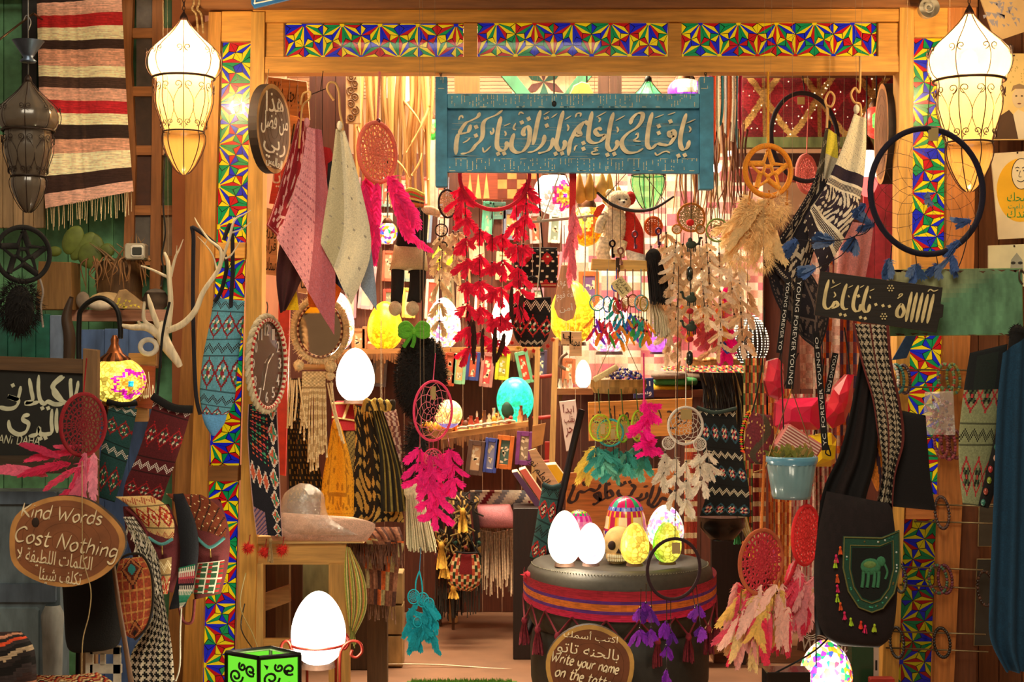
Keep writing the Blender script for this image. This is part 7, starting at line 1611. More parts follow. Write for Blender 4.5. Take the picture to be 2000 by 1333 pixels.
o = g.part('knotted_fringe', 'rough_cloth', bsh); o['kind'] = 'stuff'
for x, y, L in ((904, 1000, 40), (862, 1066, 46), (868, 1100, 30), (886, 1150, 20)):
    root = T('yarn_tassel', 'yellow yarn tassel doll on the dark shawls', 'tassel', 7.3, x, y+L, 'yellow yarn tassels')
    g = G(7.3); tassel(g, x, y, L, 20, 'd8a840', 0, 24); g.tube([(x-10, y-12, 0), (x, y, 0), (x+10, y-14, 0)], 2, 'd8b860', 5); g.part('yarn', 'rough_cloth', root)
bagpom('small round woven bag with green tassels on the dark shawls', 7.3, [(888, 1078), (880, 1110), (880, 1140), (895, 1154)], [(934, 1080), (940, 1110), (938, 1140), (920, 1156)], lambda u, v, i, j: H('7a1418') if .3 < u < .7 and v < .45 else (H('e8c890') if (i//3+j//3) % 3 == 0 else (H('1a3a1c') if (i//3) % 2 else H('b84a2a'))), [(890, 1060, '1f4a3a'), (936, 1060, '1f4a3a'), (910, 1070, '8a3a2a')], [(896, 1080, 0), (910, 1040, -2), (930, 1080, 0)])
g = G(8.0); g.lathe(885, [(9, 1216), (10, 1180), (10, 1150)], 'd8b070', 16, 0, 1, 1, 0, True); g.thing('short_log', 'short pale peeled log standing on the floor by the shawls', 'log', 'wood_upright')
# floor items
g = G(6.9); g.ctube([(700, 1290, 0), (760, 1288, 0), (850, 1291, 0), (950, 1296, 0), (1060, 1299, 0)], 1.6, 'e0c8a0', 6)
for i in range(len(g.V)): x, y, z = g.V[i]; g.V[i] = (x, y+(666.5+1.47*3000/6.9-1296), z+6*sin(x*.02))
g.thing('power_cable', 'cream power cable running across the floor', 'cable', 'plastic')
g = G(6.5); g.V = []
def mat_():
    root = T('grass_mat', 'green artificial grass mat on the floor at the doorway', 'mat', 6.45, 870, 1350)
    yb = 666.5+1.47*3000/6.45; g = G(6.45); pts = [(790+180*t, 0) for t in (0, 1)]
    o = [(790, -70), (800, 20), (830, 42), (900, 48), (960, 40), (1010, 10), (1010, -70)]
    b = len(g.V); g.prism([(x, z) for x, z in o], 0, 4, '4a6a20')
    g.V = [(x, yb-z, y) for x, y, z in g.V]; g.part('backing', 'rough_cloth', root)
    g = G(6.45)
    for k in range(2600):
        x, z = ru(800, 1000), ru(-68, 40)
        if z > 20 and (x < 830 or x > 960): continue
        g.face([(x-1, yb-4, z), (x+1, yb-4, z), (x+ru(-2, 2), yb-4-ru(4, 9), z+ru(-2, 2))], jit('5a8a28', .3))
    o = g.part('blades', 'leaf', root); o['kind'] = 'stuff'
mat_()
# ================================================================ TYRE TABLE
root = T('tyre_table', 'round table made of stacked black tyres with a woven band', 'table', 6.2, 1210, 1378)
g = G(6.2); g.lathe(1210, [(5, 1102), (110, 1101), (150, 1094), (170, 1098), (180, 1112), (183, 1140), (181, 1190), (172, 1212), (164, 1222)], '3a362c', 64); g.part('tyre', 'rubber', root)
g = G(6.2); g.lathe(1210, [(160, 1220), (170, 1232), (174, 1260), (173, 1320), (166, 1356), (150, 1378), (10, 1378)], '2c2c26', 64); g.part('tyre', 'rubber', root)
g = G(6.2)
for k in range(90):
    a = -1.6+3.2*k/89; g.ball((1210+172*sin(a), 1099, 172*cos(a)), 1.3, '6a6450', 6, 4)
g.part('stitching', 'rubber', root)
root = T('woven_band', 'red, purple and orange woven band with tassels tied around the tyre table', 'textile band', 6.2, 1210, 1250)
g = G(6.2); RW = ['9a1c2c', '9a1c2c', 'a82030', '5a2a78', 'c86a24', 'c86a24', '5a2a78', 'b82040', 'c02048']
n, m = 60, 9
yt = lambda a: 1106+20*(.5+.5*cos(a*1.1)); yb = lambda a: yt(a)+44+12*(.5+.5*cos(a))
for i in range(n+1):
    a = -1.75+3.5*i/n
    for j in range(m+1): g.V.append((1210+188*sin(a), yt(a)+(yb(a)-yt(a))*j/m, 188*cos(a)))
for i in range(n):
    for j in range(m): b = i*(m+1)+j; g.fi((b, b+m+1, b+m+2, b+1), jit(RW[j], .12))
g.part('band', 'weave', root)
g = G(6.2); nodes_ = [-1.62, -1.15, -.9, -.55, -.2, .12, .5, .85, 1.2, 1.55]
tn = []
for q in range(len(nodes_)-1):
    a0, a1 = nodes_[q], nodes_[q+1]; am = (a0+a1)/2; rr = 189
    pt = lambda a, y: (1210+rr*sin(a), y, rr*cos(a))
    tn.append(pt(am, yb(am)+36)); g.tube([pt(a0, yb(a0)-2), tn[-1]], 2, '7a2430', 5); g.tube([pt(a1, yb(a1)-2), tn[-1]], 2, '7a2430', 5)
g.part('cord_zigzag', 'cloth', root)
for k, (x, y, z) in enumerate(tn):
    g = G(6.2); tassel(g, x, y+3, 46, 20, '7a2430', z, 20, '8a2838'); g.part('tassel', 'rough_cloth', root)
g = G(6.2); g.ball((1030, 1122, 40), (8, 12, 8), 'b82838', 8); g.fur((1030, 1122, 40), (6, 10, 6), 60, 9, 'c83040', 1); g.part('knot', 'rough_cloth', root)
egg('creamy white egg lamp at the left of the tyre table', 1103, 1103, 106, 68, 6.02, 'mosaic_white', 'fff6d8', light=5)
egg('lilac white egg lamp second from the left on the tyre table', 1154, 1103, 82, 58, 5.98, 'mosaic_pale2', 'f0e4ff')
egg('yellow egg lamp in front of the skull on the tyre table', 1240, 1103, 82, 58, 5.98, 'mosaic_glow', 'f8d850')
egg('green and yellow egg lamp inside the purple hoop view on the tyre table', 1303, 1100, 80, 58, 6.02, 'mosaic_glow', 'a0f070', cfn=lambda u, v: mix('28d020', 'e8e850', min(1, max(0, .5+.7*sin(6.28*u+1)))))
egg('tall pale speckled egg lamp at the back of the tyre table', 1300, 1076, 90, 74, 6.34, 'mosaic_pale', 'ffffff')
root = T('beaded_skull', 'cream skull with grinning teeth wearing a tall beaded cap', 'skull', 6.3, 1216, 1103)
g = G(6.22); g.ball((1210, 1062, 0), (32, 34, 36), 'd8b070', 20); g.ball((1204, 1086, 10), (22, 16, 22), 'd8b070', 14); cr = g.part('cranium', 'stone', root)
for x in (1193, 1217):
    g = G(6.22); g.ball((x, 1062, 32), (8, 9, 6), '2a1408', 12); g.part('eye_socket', 'stone', cr)
g = G(6.22); g.prism([(1206, 1067), (1211, 1077), (1201, 1077)], 31, 34.5, '2a1408'); g.part('nose_hole', 'stone', cr)
g = G(6.22)
for k in range(9):
    x = 1187+k*4.2; zz = 10+22*math.sqrt(max(.1, 1-((x-1204)/23)**2)); g.box(x-1.9, 1080, x+1.9, 1086.5, zz-4, zz+1, 'f4e6c0', None, .8); g.box(x-1.8, 1087.5, x+1.8, 1093.5, zz-4, zz+.4, 'ecdcb4', None, .8)
g.part('teeth', 'stone', cr)
def capc(u, v):
    k = int(u*40)
    if v > .93: return H('e8d8b0') if k % 2 else H('c83a5a')
    if v > .82: return H('3a2a9a') if (k % 4) < 2 else H('e8d8b8')
    if v > .76: return H('b82050')
    if v > .5: return H('ffe8b0') if (k % 7 in (2, 3, 4)) else (H('f0b020') if k % 7 in (1, 5) else H('c8205a'))
    if v > .42: return H('f0c020') if k % 2 else H('d02a5a')
    if v > .34: return H('3040c0') if k % 2 else H('8a9ae0')
    return H(['d81a6a', '20b070', 'e83a8a', '3050d0', 'd81a6a', '30c0a0'][(k//3) % 6])
g = G(6.3); g.lathe(1222, [(p.x, p.y) for p in crom([Vector(q+(0,)) for q in [(4, 970), (18, 974), (30, 986), (37, 1004), (40, 1024), (43, 1036), (44, 1046)]], 5)], capc, 60, -2); g.part('beaded_cap', 'bead_lit', root)
root = T('beaded_hat', 'smaller pink and blue beaded hat behind the creamy egg lamp', 'hat', 6.35, 1132, 1045)
g = G(6.35); g.lathe(1131, [(p.x, p.y) for p in crom([Vector(q+(0,)) for q in [(3, 996), (14, 1000), (22, 1010), (27, 1026), (29, 1044)]], 4)], lambda u, v: H(['3a3ac0', 'f0d020', '30b060', 'd820a0', 'e87ac0', 'f0a0c8', 'd8206a', 'f0d0d8'][(int(v*7)+int(u*24) % 2) % 8]), 48); g.part('beadwork', 'bead_lit', root)
g = G(6.35); g.lathe(1131, [(24, 1044), (26, 1086), (20, 1092)], '8a2a20', 24, 0, 1, 1, 0, True); g.part('stand', 'paint', root)
root = T('wood_slice_sign', 'round wood slice sign about writing your name, propped against the tyre table', 'sign', 5.7, 1150, 1390)
g = G(5.7); slab(g, blob(1151, 1305, 86, 86, 40, .025, 2), -9, 9, '6a3c20', 'b89048', '2a1c10', .9); g.part('slice', 'wood_end', root)
g = G(5.7); WR = 'efe2bc'
text(g, 'اكتب أسمك', 1102, 1226, 106, 20, WR, 10.8, 7); text(g, 'بالحنه تاتو', 1090, 1250, 122, 27, WR, 10.8, 9)
hand(g, 'Write your name', 1075, 1290, 20, WR, 10.6, 11, 3.2, 134); hand(g, 'on the tatto', 1082, 1318, 21, WR, 10.6, 13, 3.4, 112)
g.part('lettering', 'paint', root)
catcher('dark purple hoop dreamcatcher with violet feathers before the tyre table', 1316, 1112, 59, 5.45, '2a1018', 51, None, None, None, None, 3.4, ((1262, 1140, 40, 1), (1272, 1148, 80, 2, None, 0), (1252, 1150, 80, 2, None, -2), (1310, 1168, 70, 1), (1302, 1170, 140, 3, None, 0), (1352, 1150, 40, 1, None, 6), (1360, 1145, 80, 2, None, 8)), ['7a20b0', '5a1890', '9038c0'], 30, 11, 3, tag=(1320, 1060, 16, 22), bcol='1a0c14', spread=50, fl=6)
g = G(5.45); g.tube([(1318, 1054, 0), (1322, 900, 0), (1326, 520, -10)], .8, '3a2a24', 4); g.thing('thread', 'thin dark thread holding the purple hoop', 'thread', 'cloth')
root = T('low_platform', 'low wooden platform on the floor right of the tyre table', 'platform', 6.9, 1440, 1305)
g = G(6.9); g.prism([(1340, 1248), (1470, 1232), (1470, 1262), (1340, 1292)], -60, 0, '8a5a30', None, 2); g.part('deck', 'wood_level', root)
for x in (1350, 1455):
    g = G(6.9); g.box(x-6, 1262, x+6, 1306, -40, -28, '3a2010'); g.part('foot', 'wood_upright', root)
# ================================================================ DOORWAY, RIGHT HALF
OR = 'd8861c'
root = catcher('orange hoop dreamcatcher with a woven star and fluffy cream feathers', 1500, 334, 49, 5.85, OR, 44, 'star', 'e89a30', (1500, 140), 'e0a028', 5.5, th=1.7, cordr=2.6)
for k in range(16):
    x = ru(1450, 1535); y = ru(380, 420); g = G(5.85); g.feather(x, y, 112+ru(-36, 26), ru(70, 120), 20, jit('f0cf96', .1), ru(-14, 10), 12, fluff=60); g.part('feather', 'feather', root)
g = G(5.85)
for c_, r_, n_ in (((1472, 440, 0), (34, 46, 20), 1500), ((1448, 488, 0), (26, 34, 18), 1000), ((1516, 410, 0), (22, 30, 14), 700), ((1488, 500, 0), (20, 28, 14), 600)): g.fur(c_, r_, n_, 17, 'f2d29a', .55, .7, .18)
o = g.part('down', 'feather', root); o['kind'] = 'stuff'
for x in (1465, 1502, 1538):
    g = G(5.85); g.tube([(x, 372, 0), (x-2, 400, 0)], 2, 'c87a1c', 5); g.ball((x-2, 398, 0), 4, 'c87a1c', 8); g.part('bead', 'bead', root)
catcher('large black hoop with a yellow price tag behind the white bandana', 1572, 268, 86, 6.3, '1c0e1c', 64, None, None, (1564, 120), '1a1010', 4.5, tag=(1564, 190, 14, 15))
root = catcher('pale pink knitted doily dreamcatcher behind the black hoop', 1575, 340, 36, 6.6, 'e88078', 18, 'doily', 'e87a74', (1580, 200), 'd86a60', 4)
root = T('rattan_hanger', 'two bent rattan hanger loops under the beam on the right', 'hanger', 5.85, 1645, 300)
for pts in ([(1615, 250, 0), (1616, 214, 0), (1612, 196, 0), (1620, 180, 2), (1630, 190, 0), (1624, 208, 2), (1614, 206, 2)], [(1682, 240, 0), (1680, 205, 0), (1668, 200, 2), (1662, 184, 0), (1670, 172, 0), (1678, 180, 2), (1680, 140, 0), (1680, 110, 0)]):
    g = G(5.85); g.ctube(pts, 2.4, RT, 7); g.part('loop', 'wood_upright', root)
GR = 'bandanas on the right hanger'
def wb(u, v, i, j):
    if v < .42: return H('2a2838') if sin(i*1.3)*sin(j*1.1+i) > .93 else jit('d8ccac', .04)
    t = (v-.42)/.58; e = min(u, 1-u)
    if t < .14: return H('241628')
    if t < .17 or .24 < t < .27: return H('d8ccb4')
    if t < .24: return H('d8ccb4') if i % 3 == 0 else H('241628')
    if t < .62: return H('d0c4b0') if sin(34*u+4*sin(12*t))*sin(30*t+3*sin(15*u)) > .15 else H('241628')
    if t < .65 or .74 < t < .77: return H('d8ccb4')
    if t < .74: return H('d8ccb4') if i % 3 == 0 else H('241628')
    return H('e0d4c0') if (i % 14 in (5, 6) and j % 12 in (3, 4)) else H('1e1422')
bandanna('white and navy paisley bandana hanging from the right rattan loop', 5.8, [(1668, 222), (1640, 300), (1602, 380), (1570, 425)], [(1692, 232), (1690, 320), (1672, 420), (1606, 545)], 90, 150, wb, 1.4, 9, .5, 1, GR, (1672, 214, 6, 'd8ccb0'))
bandanna('black and cream paisley bandana behind the white and navy one', 5.88, [(1612, 250), (1590, 350), (1545, 430), (1494, 500)], [(1642, 270), (1630, 350), (1600, 460), (1560, 590)], 50, 84, lambda u, v, i, j: (H('b8ac94') if sin(i*.8)*sin(j*.6+i) > .7 else H('4a4438')) if v < .3 else bandana('16101a', 'b8a890', None, 3)(u, (v-.3)/.7, i, j), 1.6, 8, .2, 1, GR, (1618, 244, 5, '14100f'))
bandanna('black bandana with faint border hanging lowest on the right hanger', 5.92, [(1500, 480), (1500, 540), (1520, 600), (1556, 650)], [(1560, 500), (1600, 560), (1620, 620), (1600, 690)], 44, 50, bandana('120c16', '5a4a44', None, 5), 1.5, 7, .4, 1, GR)
bandanna('yellow and dark bandana knot under the left loop of the right hanger', 5.82, [(1618, 252), (1612, 300), (1608, 350)], [(1634, 262), (1636, 310), (1624, 350)], 14, 20, lambda u, v, i, j: H('c8b838') if v < .5 else H('a8a08a'), 1, 5, 0, 1, GR)
turned_slab('wood slice sign seen edge on at the right post', 1733, 262, 98, 14, 6.2, [], -1, '8a5a34', 'c88a4a', 12)
ball_lamp('pink lit glass lantern lamp behind the white and navy bandana', 1693, 335, 24, 50, 6.8, lambda x, y, z: H('fff0d8') if y < .2 else H('ff6a60'), 'frost_glow', True, 120)
g = G(6.6); g.grid([(1645, 430), (1640, 480), (1632, 545)], [(1706, 440), (1700, 490), (1690, 545)], 12, 12, lambda u, v, i, j: jit('f0a8a8', .1), folds(2, 5)); g.thing('pink_cloth', 'pale pink cloth bundle behind the blue feathers', 'cloth', 'cloth')
crate('tall pink and red stall boards inside the right post', 1686, 290, 1752, 560, 6.9, -4, 4, 'c84a58', 3)
# navy hoop and blue feathers
root = catcher('big navy hoop dreamcatcher with a fine web and blown blue feathers', 1811, 374, 123, 5.3, '141026', 106, 'spider', '4a3428', (1818, 150), '4a3a30', 6, th=.5, wn=15, tag=(1822, 250, 20, 26))
BF = '3a5a8c'
g = G(5.3)
for pts in ([(1706, 385, 0), (1690, 420, 8), (1668, 462, 12), (1610, 472, 14), (1555, 470, 16)], [(1668, 462, 12), (1640, 500, 14), (1590, 525, 16)], [(1712, 430, 0), (1690, 455, 8), (1668, 462, 12)], [(1742, 480, 0), (1738, 510, 2)], [(1788, 496, 0), (1790, 520, 2)], [(1828, 495, 0), (1832, 522, 2)], [(1896, 440, 0), (1880, 500, 2), (1868, 530, 2)]): g.ctube(pts, 1, '1a1420', 5)
g.part('cord', 'cloth', root)
for x, y, a, n_ in ((1690, 398, 150, 4), (1668, 462, 110, 4), (1628, 472, 190, 4), (1556, 470, 130, 4), (1592, 522, 140, 4), (1706, 440, 190, 4), (1738, 505, 110, 4), (1790, 516, 110, 3), (1832, 516, 110, 3), (1896, 432, 150, 3), (1872, 470, 120, 4), (1860, 500, 115, 3), (1812, 374, 60, 1)):
    for k in range(n_):
        g = G(5.3); g.feather(x, y, a+ru(-35, 35), ru(26, 40), 12, jit(random.choice([BF, '4a6aa8', '2a4474', '6a84b0']), .12), ru(-6, 8), 9, fluff=14); g.part('feather', 'feather', root)
# signs on the right
root = T('green_board', 'weathered green painted board hung behind the black sign', 'board', 5.35, 1866, 660)
g = G(5.35); g.prism([(1735, 527), (1996, 524), (1998, 655), (1736, 657)], -6, 4, '6a8a58', None, 1.5); g.grid([(1737, 529), (1738, 655)], [(1994, 526), (1996, 653)], 40, 14, lambda u, v, i, j: jit(mix('b4aa78', '5c8a66', min(1, max(0, 1.5*u+1.1*v-.25+.12*sin(9*v+5*u)))), .08), lambda u, v: 4.2)
for k in range(26):
    x, y = ru(1740, 1990), random.choice([ru(527, 530), ru(650, 655)]); g.face([(x, y, 4.3), (x+ru(6, 22), y, 4.3), (x+ru(4, 14), y+ru(2, 5), 4.3)], '5a3a20')
g.part('board', 'worn_paint', root)
for x in (1722, 1988):
    g = G(5.35); g.ctube([(x+16, 540, 5), (x+2, 528, 9), (x, 545, 9), (x+8, 556, 5)], 2, '6a5a4a', 6); g.part('hook', 'metal', root)
root = T('black_sign', 'black tilted sign with cream calligraphy and dotted flowers before the green board', 'sign', 5.25, 1715, 650)
g = G(5.25); g.prism([(1602, 530), (1840, 562), (1836, 594), (1842, 596), (1840, 620), (1834, 622), (1828, 650), (1590, 616)], -4, 5, '1c140c', None, 1); g.part('board', 'wood_level', root)
g = G(5.25); Z4 = [[(612, 830), (582, 950), (572, 1050), (600, 1083), (640, 1062), (668, 1020), (690, 1050), (660, 1072), (620, 1080)], [(768, 865), (738, 960), (726, 1050), (748, 1085), (778, 1080)], ('d', 712, 1132), ('d', 752, 1138), [(868, 880), (836, 970), (822, 1060), (846, 1104), (880, 1090), (886, 1042)], ('d', 868, 972),
 [(952, 885), (922, 980), (906, 1070), (928, 1110), (955, 1095), (966, 1042)], ('d', 886, 1158), ('d', 926, 1166), ('d', 1018, 1046), ('d', 1080, 1056), ('d', 1136, 1062), [(1240, 1035), (1205, 1090), (1202, 1140), (1235, 1155), (1262, 1110), (1250, 1060), (1236, 1040)], ['s', (1215, 975), (1228, 955), (1248, 955), (1240, 970), (1218, 985), (1205, 995)],
 [(1330, 935), (1300, 1080), (1278, 1195)], [(1376, 942), (1345, 1080), (1322, 1200)], [(1424, 945), (1392, 1085), (1368, 1200)], [(1470, 955), (1440, 1090), (1415, 1205)], [(1520, 955), (1488, 1095), (1462, 1210)], ['s', (1468, 935), (1490, 915), (1520, 930), (1558, 918)],
 ['s', (625, 905), (715, 860)], ['s', (645, 830), (650, 860), (660, 850)], ['s', (655, 935), (668, 965), (652, 985)], ['s', (780, 900), (820, 880)], ['s', (778, 965), (788, 985)], ['s', (880, 900), (915, 880)], ['s', (965, 930), (1005, 910)], ['s', (965, 970), (972, 995)]]
strokes(g, 1480, 360, 4.444, Z4, 7, 8, 'dcc890', 6, .3)
for cx, cy in ((1737.5, 563.5), (1724, 618.5)):
    for k in range(6): dia(g, cx+5.4*cos(k*pi/3), cy+5.4*sin(k*pi/3), 2, 'dcc890', 6)
    dia(g, cx, cy, 2, 'dcc890', 6)
g.part('calligraphy', 'paint', root)
# posters
def poster(label, q, bg, deco):
    root = T('poster', label, 'poster', 5.95, sum(p[0] for p in q)/4, max(p[1] for p in q), 'posters on the slatted wall')
    g = G(5.95); g.prism(q, -3, 2, bg, None, .5); g.part('card', 'paper', root)
    g = G(5.95); deco(g); g.part('print', 'paper', root)
    g = G(5.95); g.ball((sum(p[0] for p in q)/4, min(p[1] for p in q)+5, 3), 2, '3a2a20', 8); g.part('pin', 'metal', root)
def d1(g):
    for k in range(26): x, y = ru(1915, 1985), ru(0, 50); g.face([(x, y, 2.4), (x+ru(4, 14), y+ru(-3, 3), 2.4), (x+ru(2, 10), y+ru(5, 14), 2.4)], 'a098a0')
poster('tilted tan poster with grey blotches high beside the larger lantern', [(1912, -10), (2010, -34), (2030, 52), (1944, 82)], 'd8b47c', d1)
def d2(g):
    g.prism([(1990+14*cos(a), 192+20*sin(a)) for a in [2*pi*k/20 for k in range(20)]], 2, 2.6, 'd0b890')
    g.prism([(1974, 180), (1978, 168), (1990, 164), (2002, 168), (2006, 180), (2000, 174), (1982, 174)], 2.6, 3, '8a7050'); g.prism([(1932, 272), (1940, 235), (1970, 215), (1978, 224), (1988, 272)], 2, 2.4, '4a3422'); g.prism([(1978, 224), (1988, 214), (2004, 222), (2006, 272), (1988, 272)], 2.2, 2.7, 'd8c8a8'); g.prism([(2004, 222), (2030, 240), (2030, 272), (2006, 272)], 2, 2.4, '4a3422')
    for x in (1984, 1995): g.ball((x, 188, 2.8), (2.4, 1.4, .3), '3a2a1a', 8)
    g.ball((1990, 203, 2.8), (4, 1.4, .3), '6a3a2a', 8)
    for k in range(40): x, y = ru(1940, 2020), ru(112, 160); g.face([(x, y, 2.3), (x+3, y+1, 2.3), (x+1, y+4, 2.3)], 'b89a50')
poster('tan poster of a man in an open collared jacket', [(1928, 106), (2030, 104), (2030, 274), (1930, 274)], 'e0c07a', d2)
def d3(g):
    g.prism([(1992+46*cos(a), 372+62*sin(a)) for a in [2*pi*k/36 for k in range(36)]], 2, 2.4, 'e8b020'); g.prism([(1994+19*cos(a), 340+30*sin(a)) for a in [2*pi*k/28 for k in range(28)]], 2.4, 2.8, 'e8d8b0')
    P_ = [(1994+19*cos(a), 340+30*sin(a), 3) for a in [2*pi*k/28 for k in range(28)]]; g.tube(P_, .7, '2a2018', 5, True)
    for x in (1986, 1999): g.tube([(x-4, 329, 3), (x, 327, 3), (x+4, 329, 3)], .8, '2a2018', 5); g.ball((x, 334, 3), (2.2, 1.2, .3), '2a2018', 8)
    g.ctube([(1992, 334, 3), (1989, 345, 3), (1994, 346, 3)], .6, '2a2018', 5); g.ctube([(1986, 353, 3), (1993, 356, 3), (2000, 352, 3)], .8, '2a2018', 5)
    text(g, 'ضحك', 1966, 376, 46, 18, '3a8a3a', 3); text(g, 'مادامت', 1968, 398, 40, 10, '5a9a5a', 3); text(g, 'عندك', 1966, 408, 46, 18, '3a8a3a', 3)
poster('cream poster with a line drawn bald face on a yellow disc', [(1935, 300), (2030, 294), (2030, 464), (1950, 468)], 'e0cca4', d3)
def d4(g):
    g.prism([(1972, 530), (1974, 508), (1985, 494), (1996, 508), (1998, 530)], 2, 2.5, '9a9a8a')
    for x in (1978, 1992): g.ball((x, 514, 2.6), (5, 3, .4), '2a2a24', 8)
poster('pale poster with a small grey masked face above the green board', [(1930, 480), (2030, 476), (2030, 560), (1930, 560)], 'd8d0a8', d4)
for lb, q, c in (('dark framed glass panel low on the slatted wall', [(1908, 1092), (1942, 1092), (1940, 1262), (1902, 1262)], '3a3a34'), ('dark poster with a pale corner beside the teal cloth', [(1912, 985), (1944, 985), (1944, 1068), (1910, 1068)], '4a4438')):
    g = G(6.0); g.prism(q, -3, 3, c, 'b8a878', 1); g.thing('framed_panel', lb, 'panel', 'plastic')
root = T('security_camera', 'round grey spot camera fixed on the lintel', 'camera', 5.85, 1812, 34)
g = G(5.85); g.lathe(1812, [(20, -20), (19, 0), (14, 6), (2, 7)], 'b0a898', 28); g.pitch(-7, -pi/2, 0, 0)
for i in range(len(g.V)): x, y, z = g.V[i]; g.V[i] = (x, y+24, z)
g.part('housing', 'plastic', root); g = G(5.85); g.torus(1812, 16, 9, 9, 1.6, '8a8478', 20, 6, 8); g.ball((1812, 16, 6), (4, 4, 4), '6a6458', 10); g.part('lens', 'plastic', root)
g = G(5.85); g.box(1804, -30, 1820, 4, -30, -12, '5a4a3a'); g.part('bracket', 'dark_metal', root)
root = T('blue_plaque', 'blue enamel plaque corner at the top of the shop front', 'sign', 5.8, 515, 18)
g = G(5.8); g.prism([(488, -60), (590, -60), (590, -6), (497, 17), (491, 8)], -3, 3, '2a6ab0', None, 1); g.part('plate', 'plastic', root)
g = G(5.8); g.ctube([(590, -14, 4), (505, 6, 4), (499, 0, 4), (496, -60, 4)], 1.6, 'e8e8e0', 6); g.part('border', 'paint', root)
# lanyards
def lanyard(label, p, q, wd, txt, d=5.7):
    root = T('lanyard', label, 'lanyard', d, q[0], q[1], 'printed black lanyards')
    a = math.degrees(atan2(q[1]-p[1], q[0]-p[0])); L = hypot(q[0]-p[0], q[1]-p[1]); nx, ny = -(q[1]-p[1])/L*wd/2, (q[0]-p[0])/L*wd/2
    g = G(d); g.prism([(p[0]+nx, p[1]+ny), (p[0]-nx, p[1]-ny), (q[0]-nx, q[1]-ny), (q[0]+nx, q[1]+ny)], -1, .5, '0e0b0d'); g.part('strap', 'cloth', root)
    g = G(d); sg = -1 if txt.startswith('<') else 1; t = txt.lstrip('<')
    ca, sa = cos(R(a)), sin(R(a))
    if sg > 0: text(g, t, p[0]-nx*.55+ca*L*.04, p[1]-ny*.55+sa*L*.04, L*.92, wd*.52, 'd8d4cc', 1.2, a, 0, False)
    else: text(g, t, q[0]+nx*.55-ca*L*.04, q[1]+ny*.55-sa*L*.04, L*.92, wd*.52, 'd8d4cc', 1.2, a+180, 0, False)
    g.part('lettering', 'paint', root); return root
lanyard('wide black lanyard printed in white hanging from the lowest black bandana', (1562, 540), (1542, 760), 15, 'YOUNG FOREVER YOUNG')
lanyard('narrower black lanyard printed in white beside the wide one', (1540, 545), (1522, 690), 12, 'YOUNG FOREVER YO')
ly = lanyard('black lanyard reading upward behind the checked scarf', (1594, 650), (1612, 880), 13, '<YC  FOREVER YOUNG FO')
lanyard('black lanyard slanting left behind the checked scarf', (1632, 690), (1616, 770), 12, 'YOUNG FOR')
g = G(5.72); g.ctube([(1618, 870, 0), (1612, 885, 2), (1622, 890, 2), (1618, 872, 0)], 1.4, '1a1618', 6); g.part('clip', 'metal', ly)
# bags
def gem(label, o, d, col, strap, th=26, name='faceted_bag'):
    root = T(name, label, 'bag', d, sum(p[0] for p in o)/len(o), max(p[1] for p in o), 'glossy hard bags')
    g = G(d); n = len(o); cx = sum(p[0] for p in o)/n; cy = sum(p[1] for p in o)/n
    mid = [(cx+(x-cx)*.45+ru(-4, 4), cy+(y-cy)*.45+ru(-3, 3)) for x, y in o]
    for k in range(n):
        a, b_ = o[k], o[(k+1) % n]; c_, e = mid[(k+1) % n], mid[k]
        g.face([(*a, 0), (*b_, 0), (*c_, th), (*e, th)][::-1], jit(col, .1)); g.face([(*a, 0), (*b_, 0), (*b_, -th), (*a, -th)], mul(col, .6))
        g.face([(*e, th), (*c_, th), (cx, cy, th*1.05)][::-1], jit(col, .1))
    g.part('shell', 'plastic', root)
    if strap:
        g = G(d); g.ctube(strap, 1.6, '1a1416', 6); g.part('strap', 'cloth', root)
gem('crimson faceted hard bag hanging edge on below the narrow lanyard', [(1500, 706), (1520, 700), (1530, 712), (1532, 768), (1520, 782), (1502, 774), (1494, 745)], 6.4, 'c02440', [(1522, 702, 0), (1530, 660, 0), (1540, 600, -6)])
gem('bright pink faceted rectangular hard bag', [(1522, 780), (1600, 777), (1606, 784), (1605, 832), (1598, 840), (1522, 840), (1514, 832), (1516, 788)], 6.5, 'e82a5c', [(1520, 780, 0), (1540, 735, 0), (1560, 690, -4)])
gem('red ribbed clamshell bag behind the black scarf', [(1616, 790), (1628, 760), (1655, 732), (1668, 732), (1664, 790), (1650, 826), (1626, 838), (1612, 820)], 6.4, 'c81e38', [(1660, 732, 0), (1656, 690, 0), (1650, 640, -4)])
gem('yellow hard bag behind the striped one', [(1584, 852), (1624, 846), (1634, 858), (1632, 904), (1622, 912), (1588, 912)], 6.6, 'e8c81c', [(1590, 850, 0), (1600, 790, 0), (1610, 700, -4)])
root = T('striped_clutch', 'pink and white striped clutch bag tilted behind the hanging flower pot', 'bag', 6.2, 1555, 915)
g = G(6.2); g.box(1518, 842, 1602, 896, -14, 10, 'c87a78', None, 6)
for k in range(9): g.box(1522, 846+k*5.4, 1598, 848.6+k*5.4, 10, 12.5, 'e8ccc0', None, .6)
g.roll(1556, 868, R(32)); g.part('shell', 'plastic', root)
g = G(6.2); g.ctube([(1530, 845, 4), (1528, 780, 2), (1526, 720, 0), (1530, 640, -4)], 1.4, '2a1a1c', 6); g.part('strap', 'cloth', root)
root = T('embroidered_bag', 'maroon bag with a curved border and bright triangle fringe beside the flower pot', 'bag', 6.4, 1480, 905)
g = G(6.4); pillow(g, [(1468, 806), (1458, 840), (1454, 880), (1466, 906)], [(1508, 812), (1512, 850), (1508, 885), (1500, 908)], 24, 30, 12, lambda u, v, i, j: H('4a4030') if abs(u-.5-.25*sin(6*v)) < .12 else (H('c8a860') if rnd() < .06 else jit('6a2430', .2))); g.part('body', 'cloth', root)
g = G(6.4)
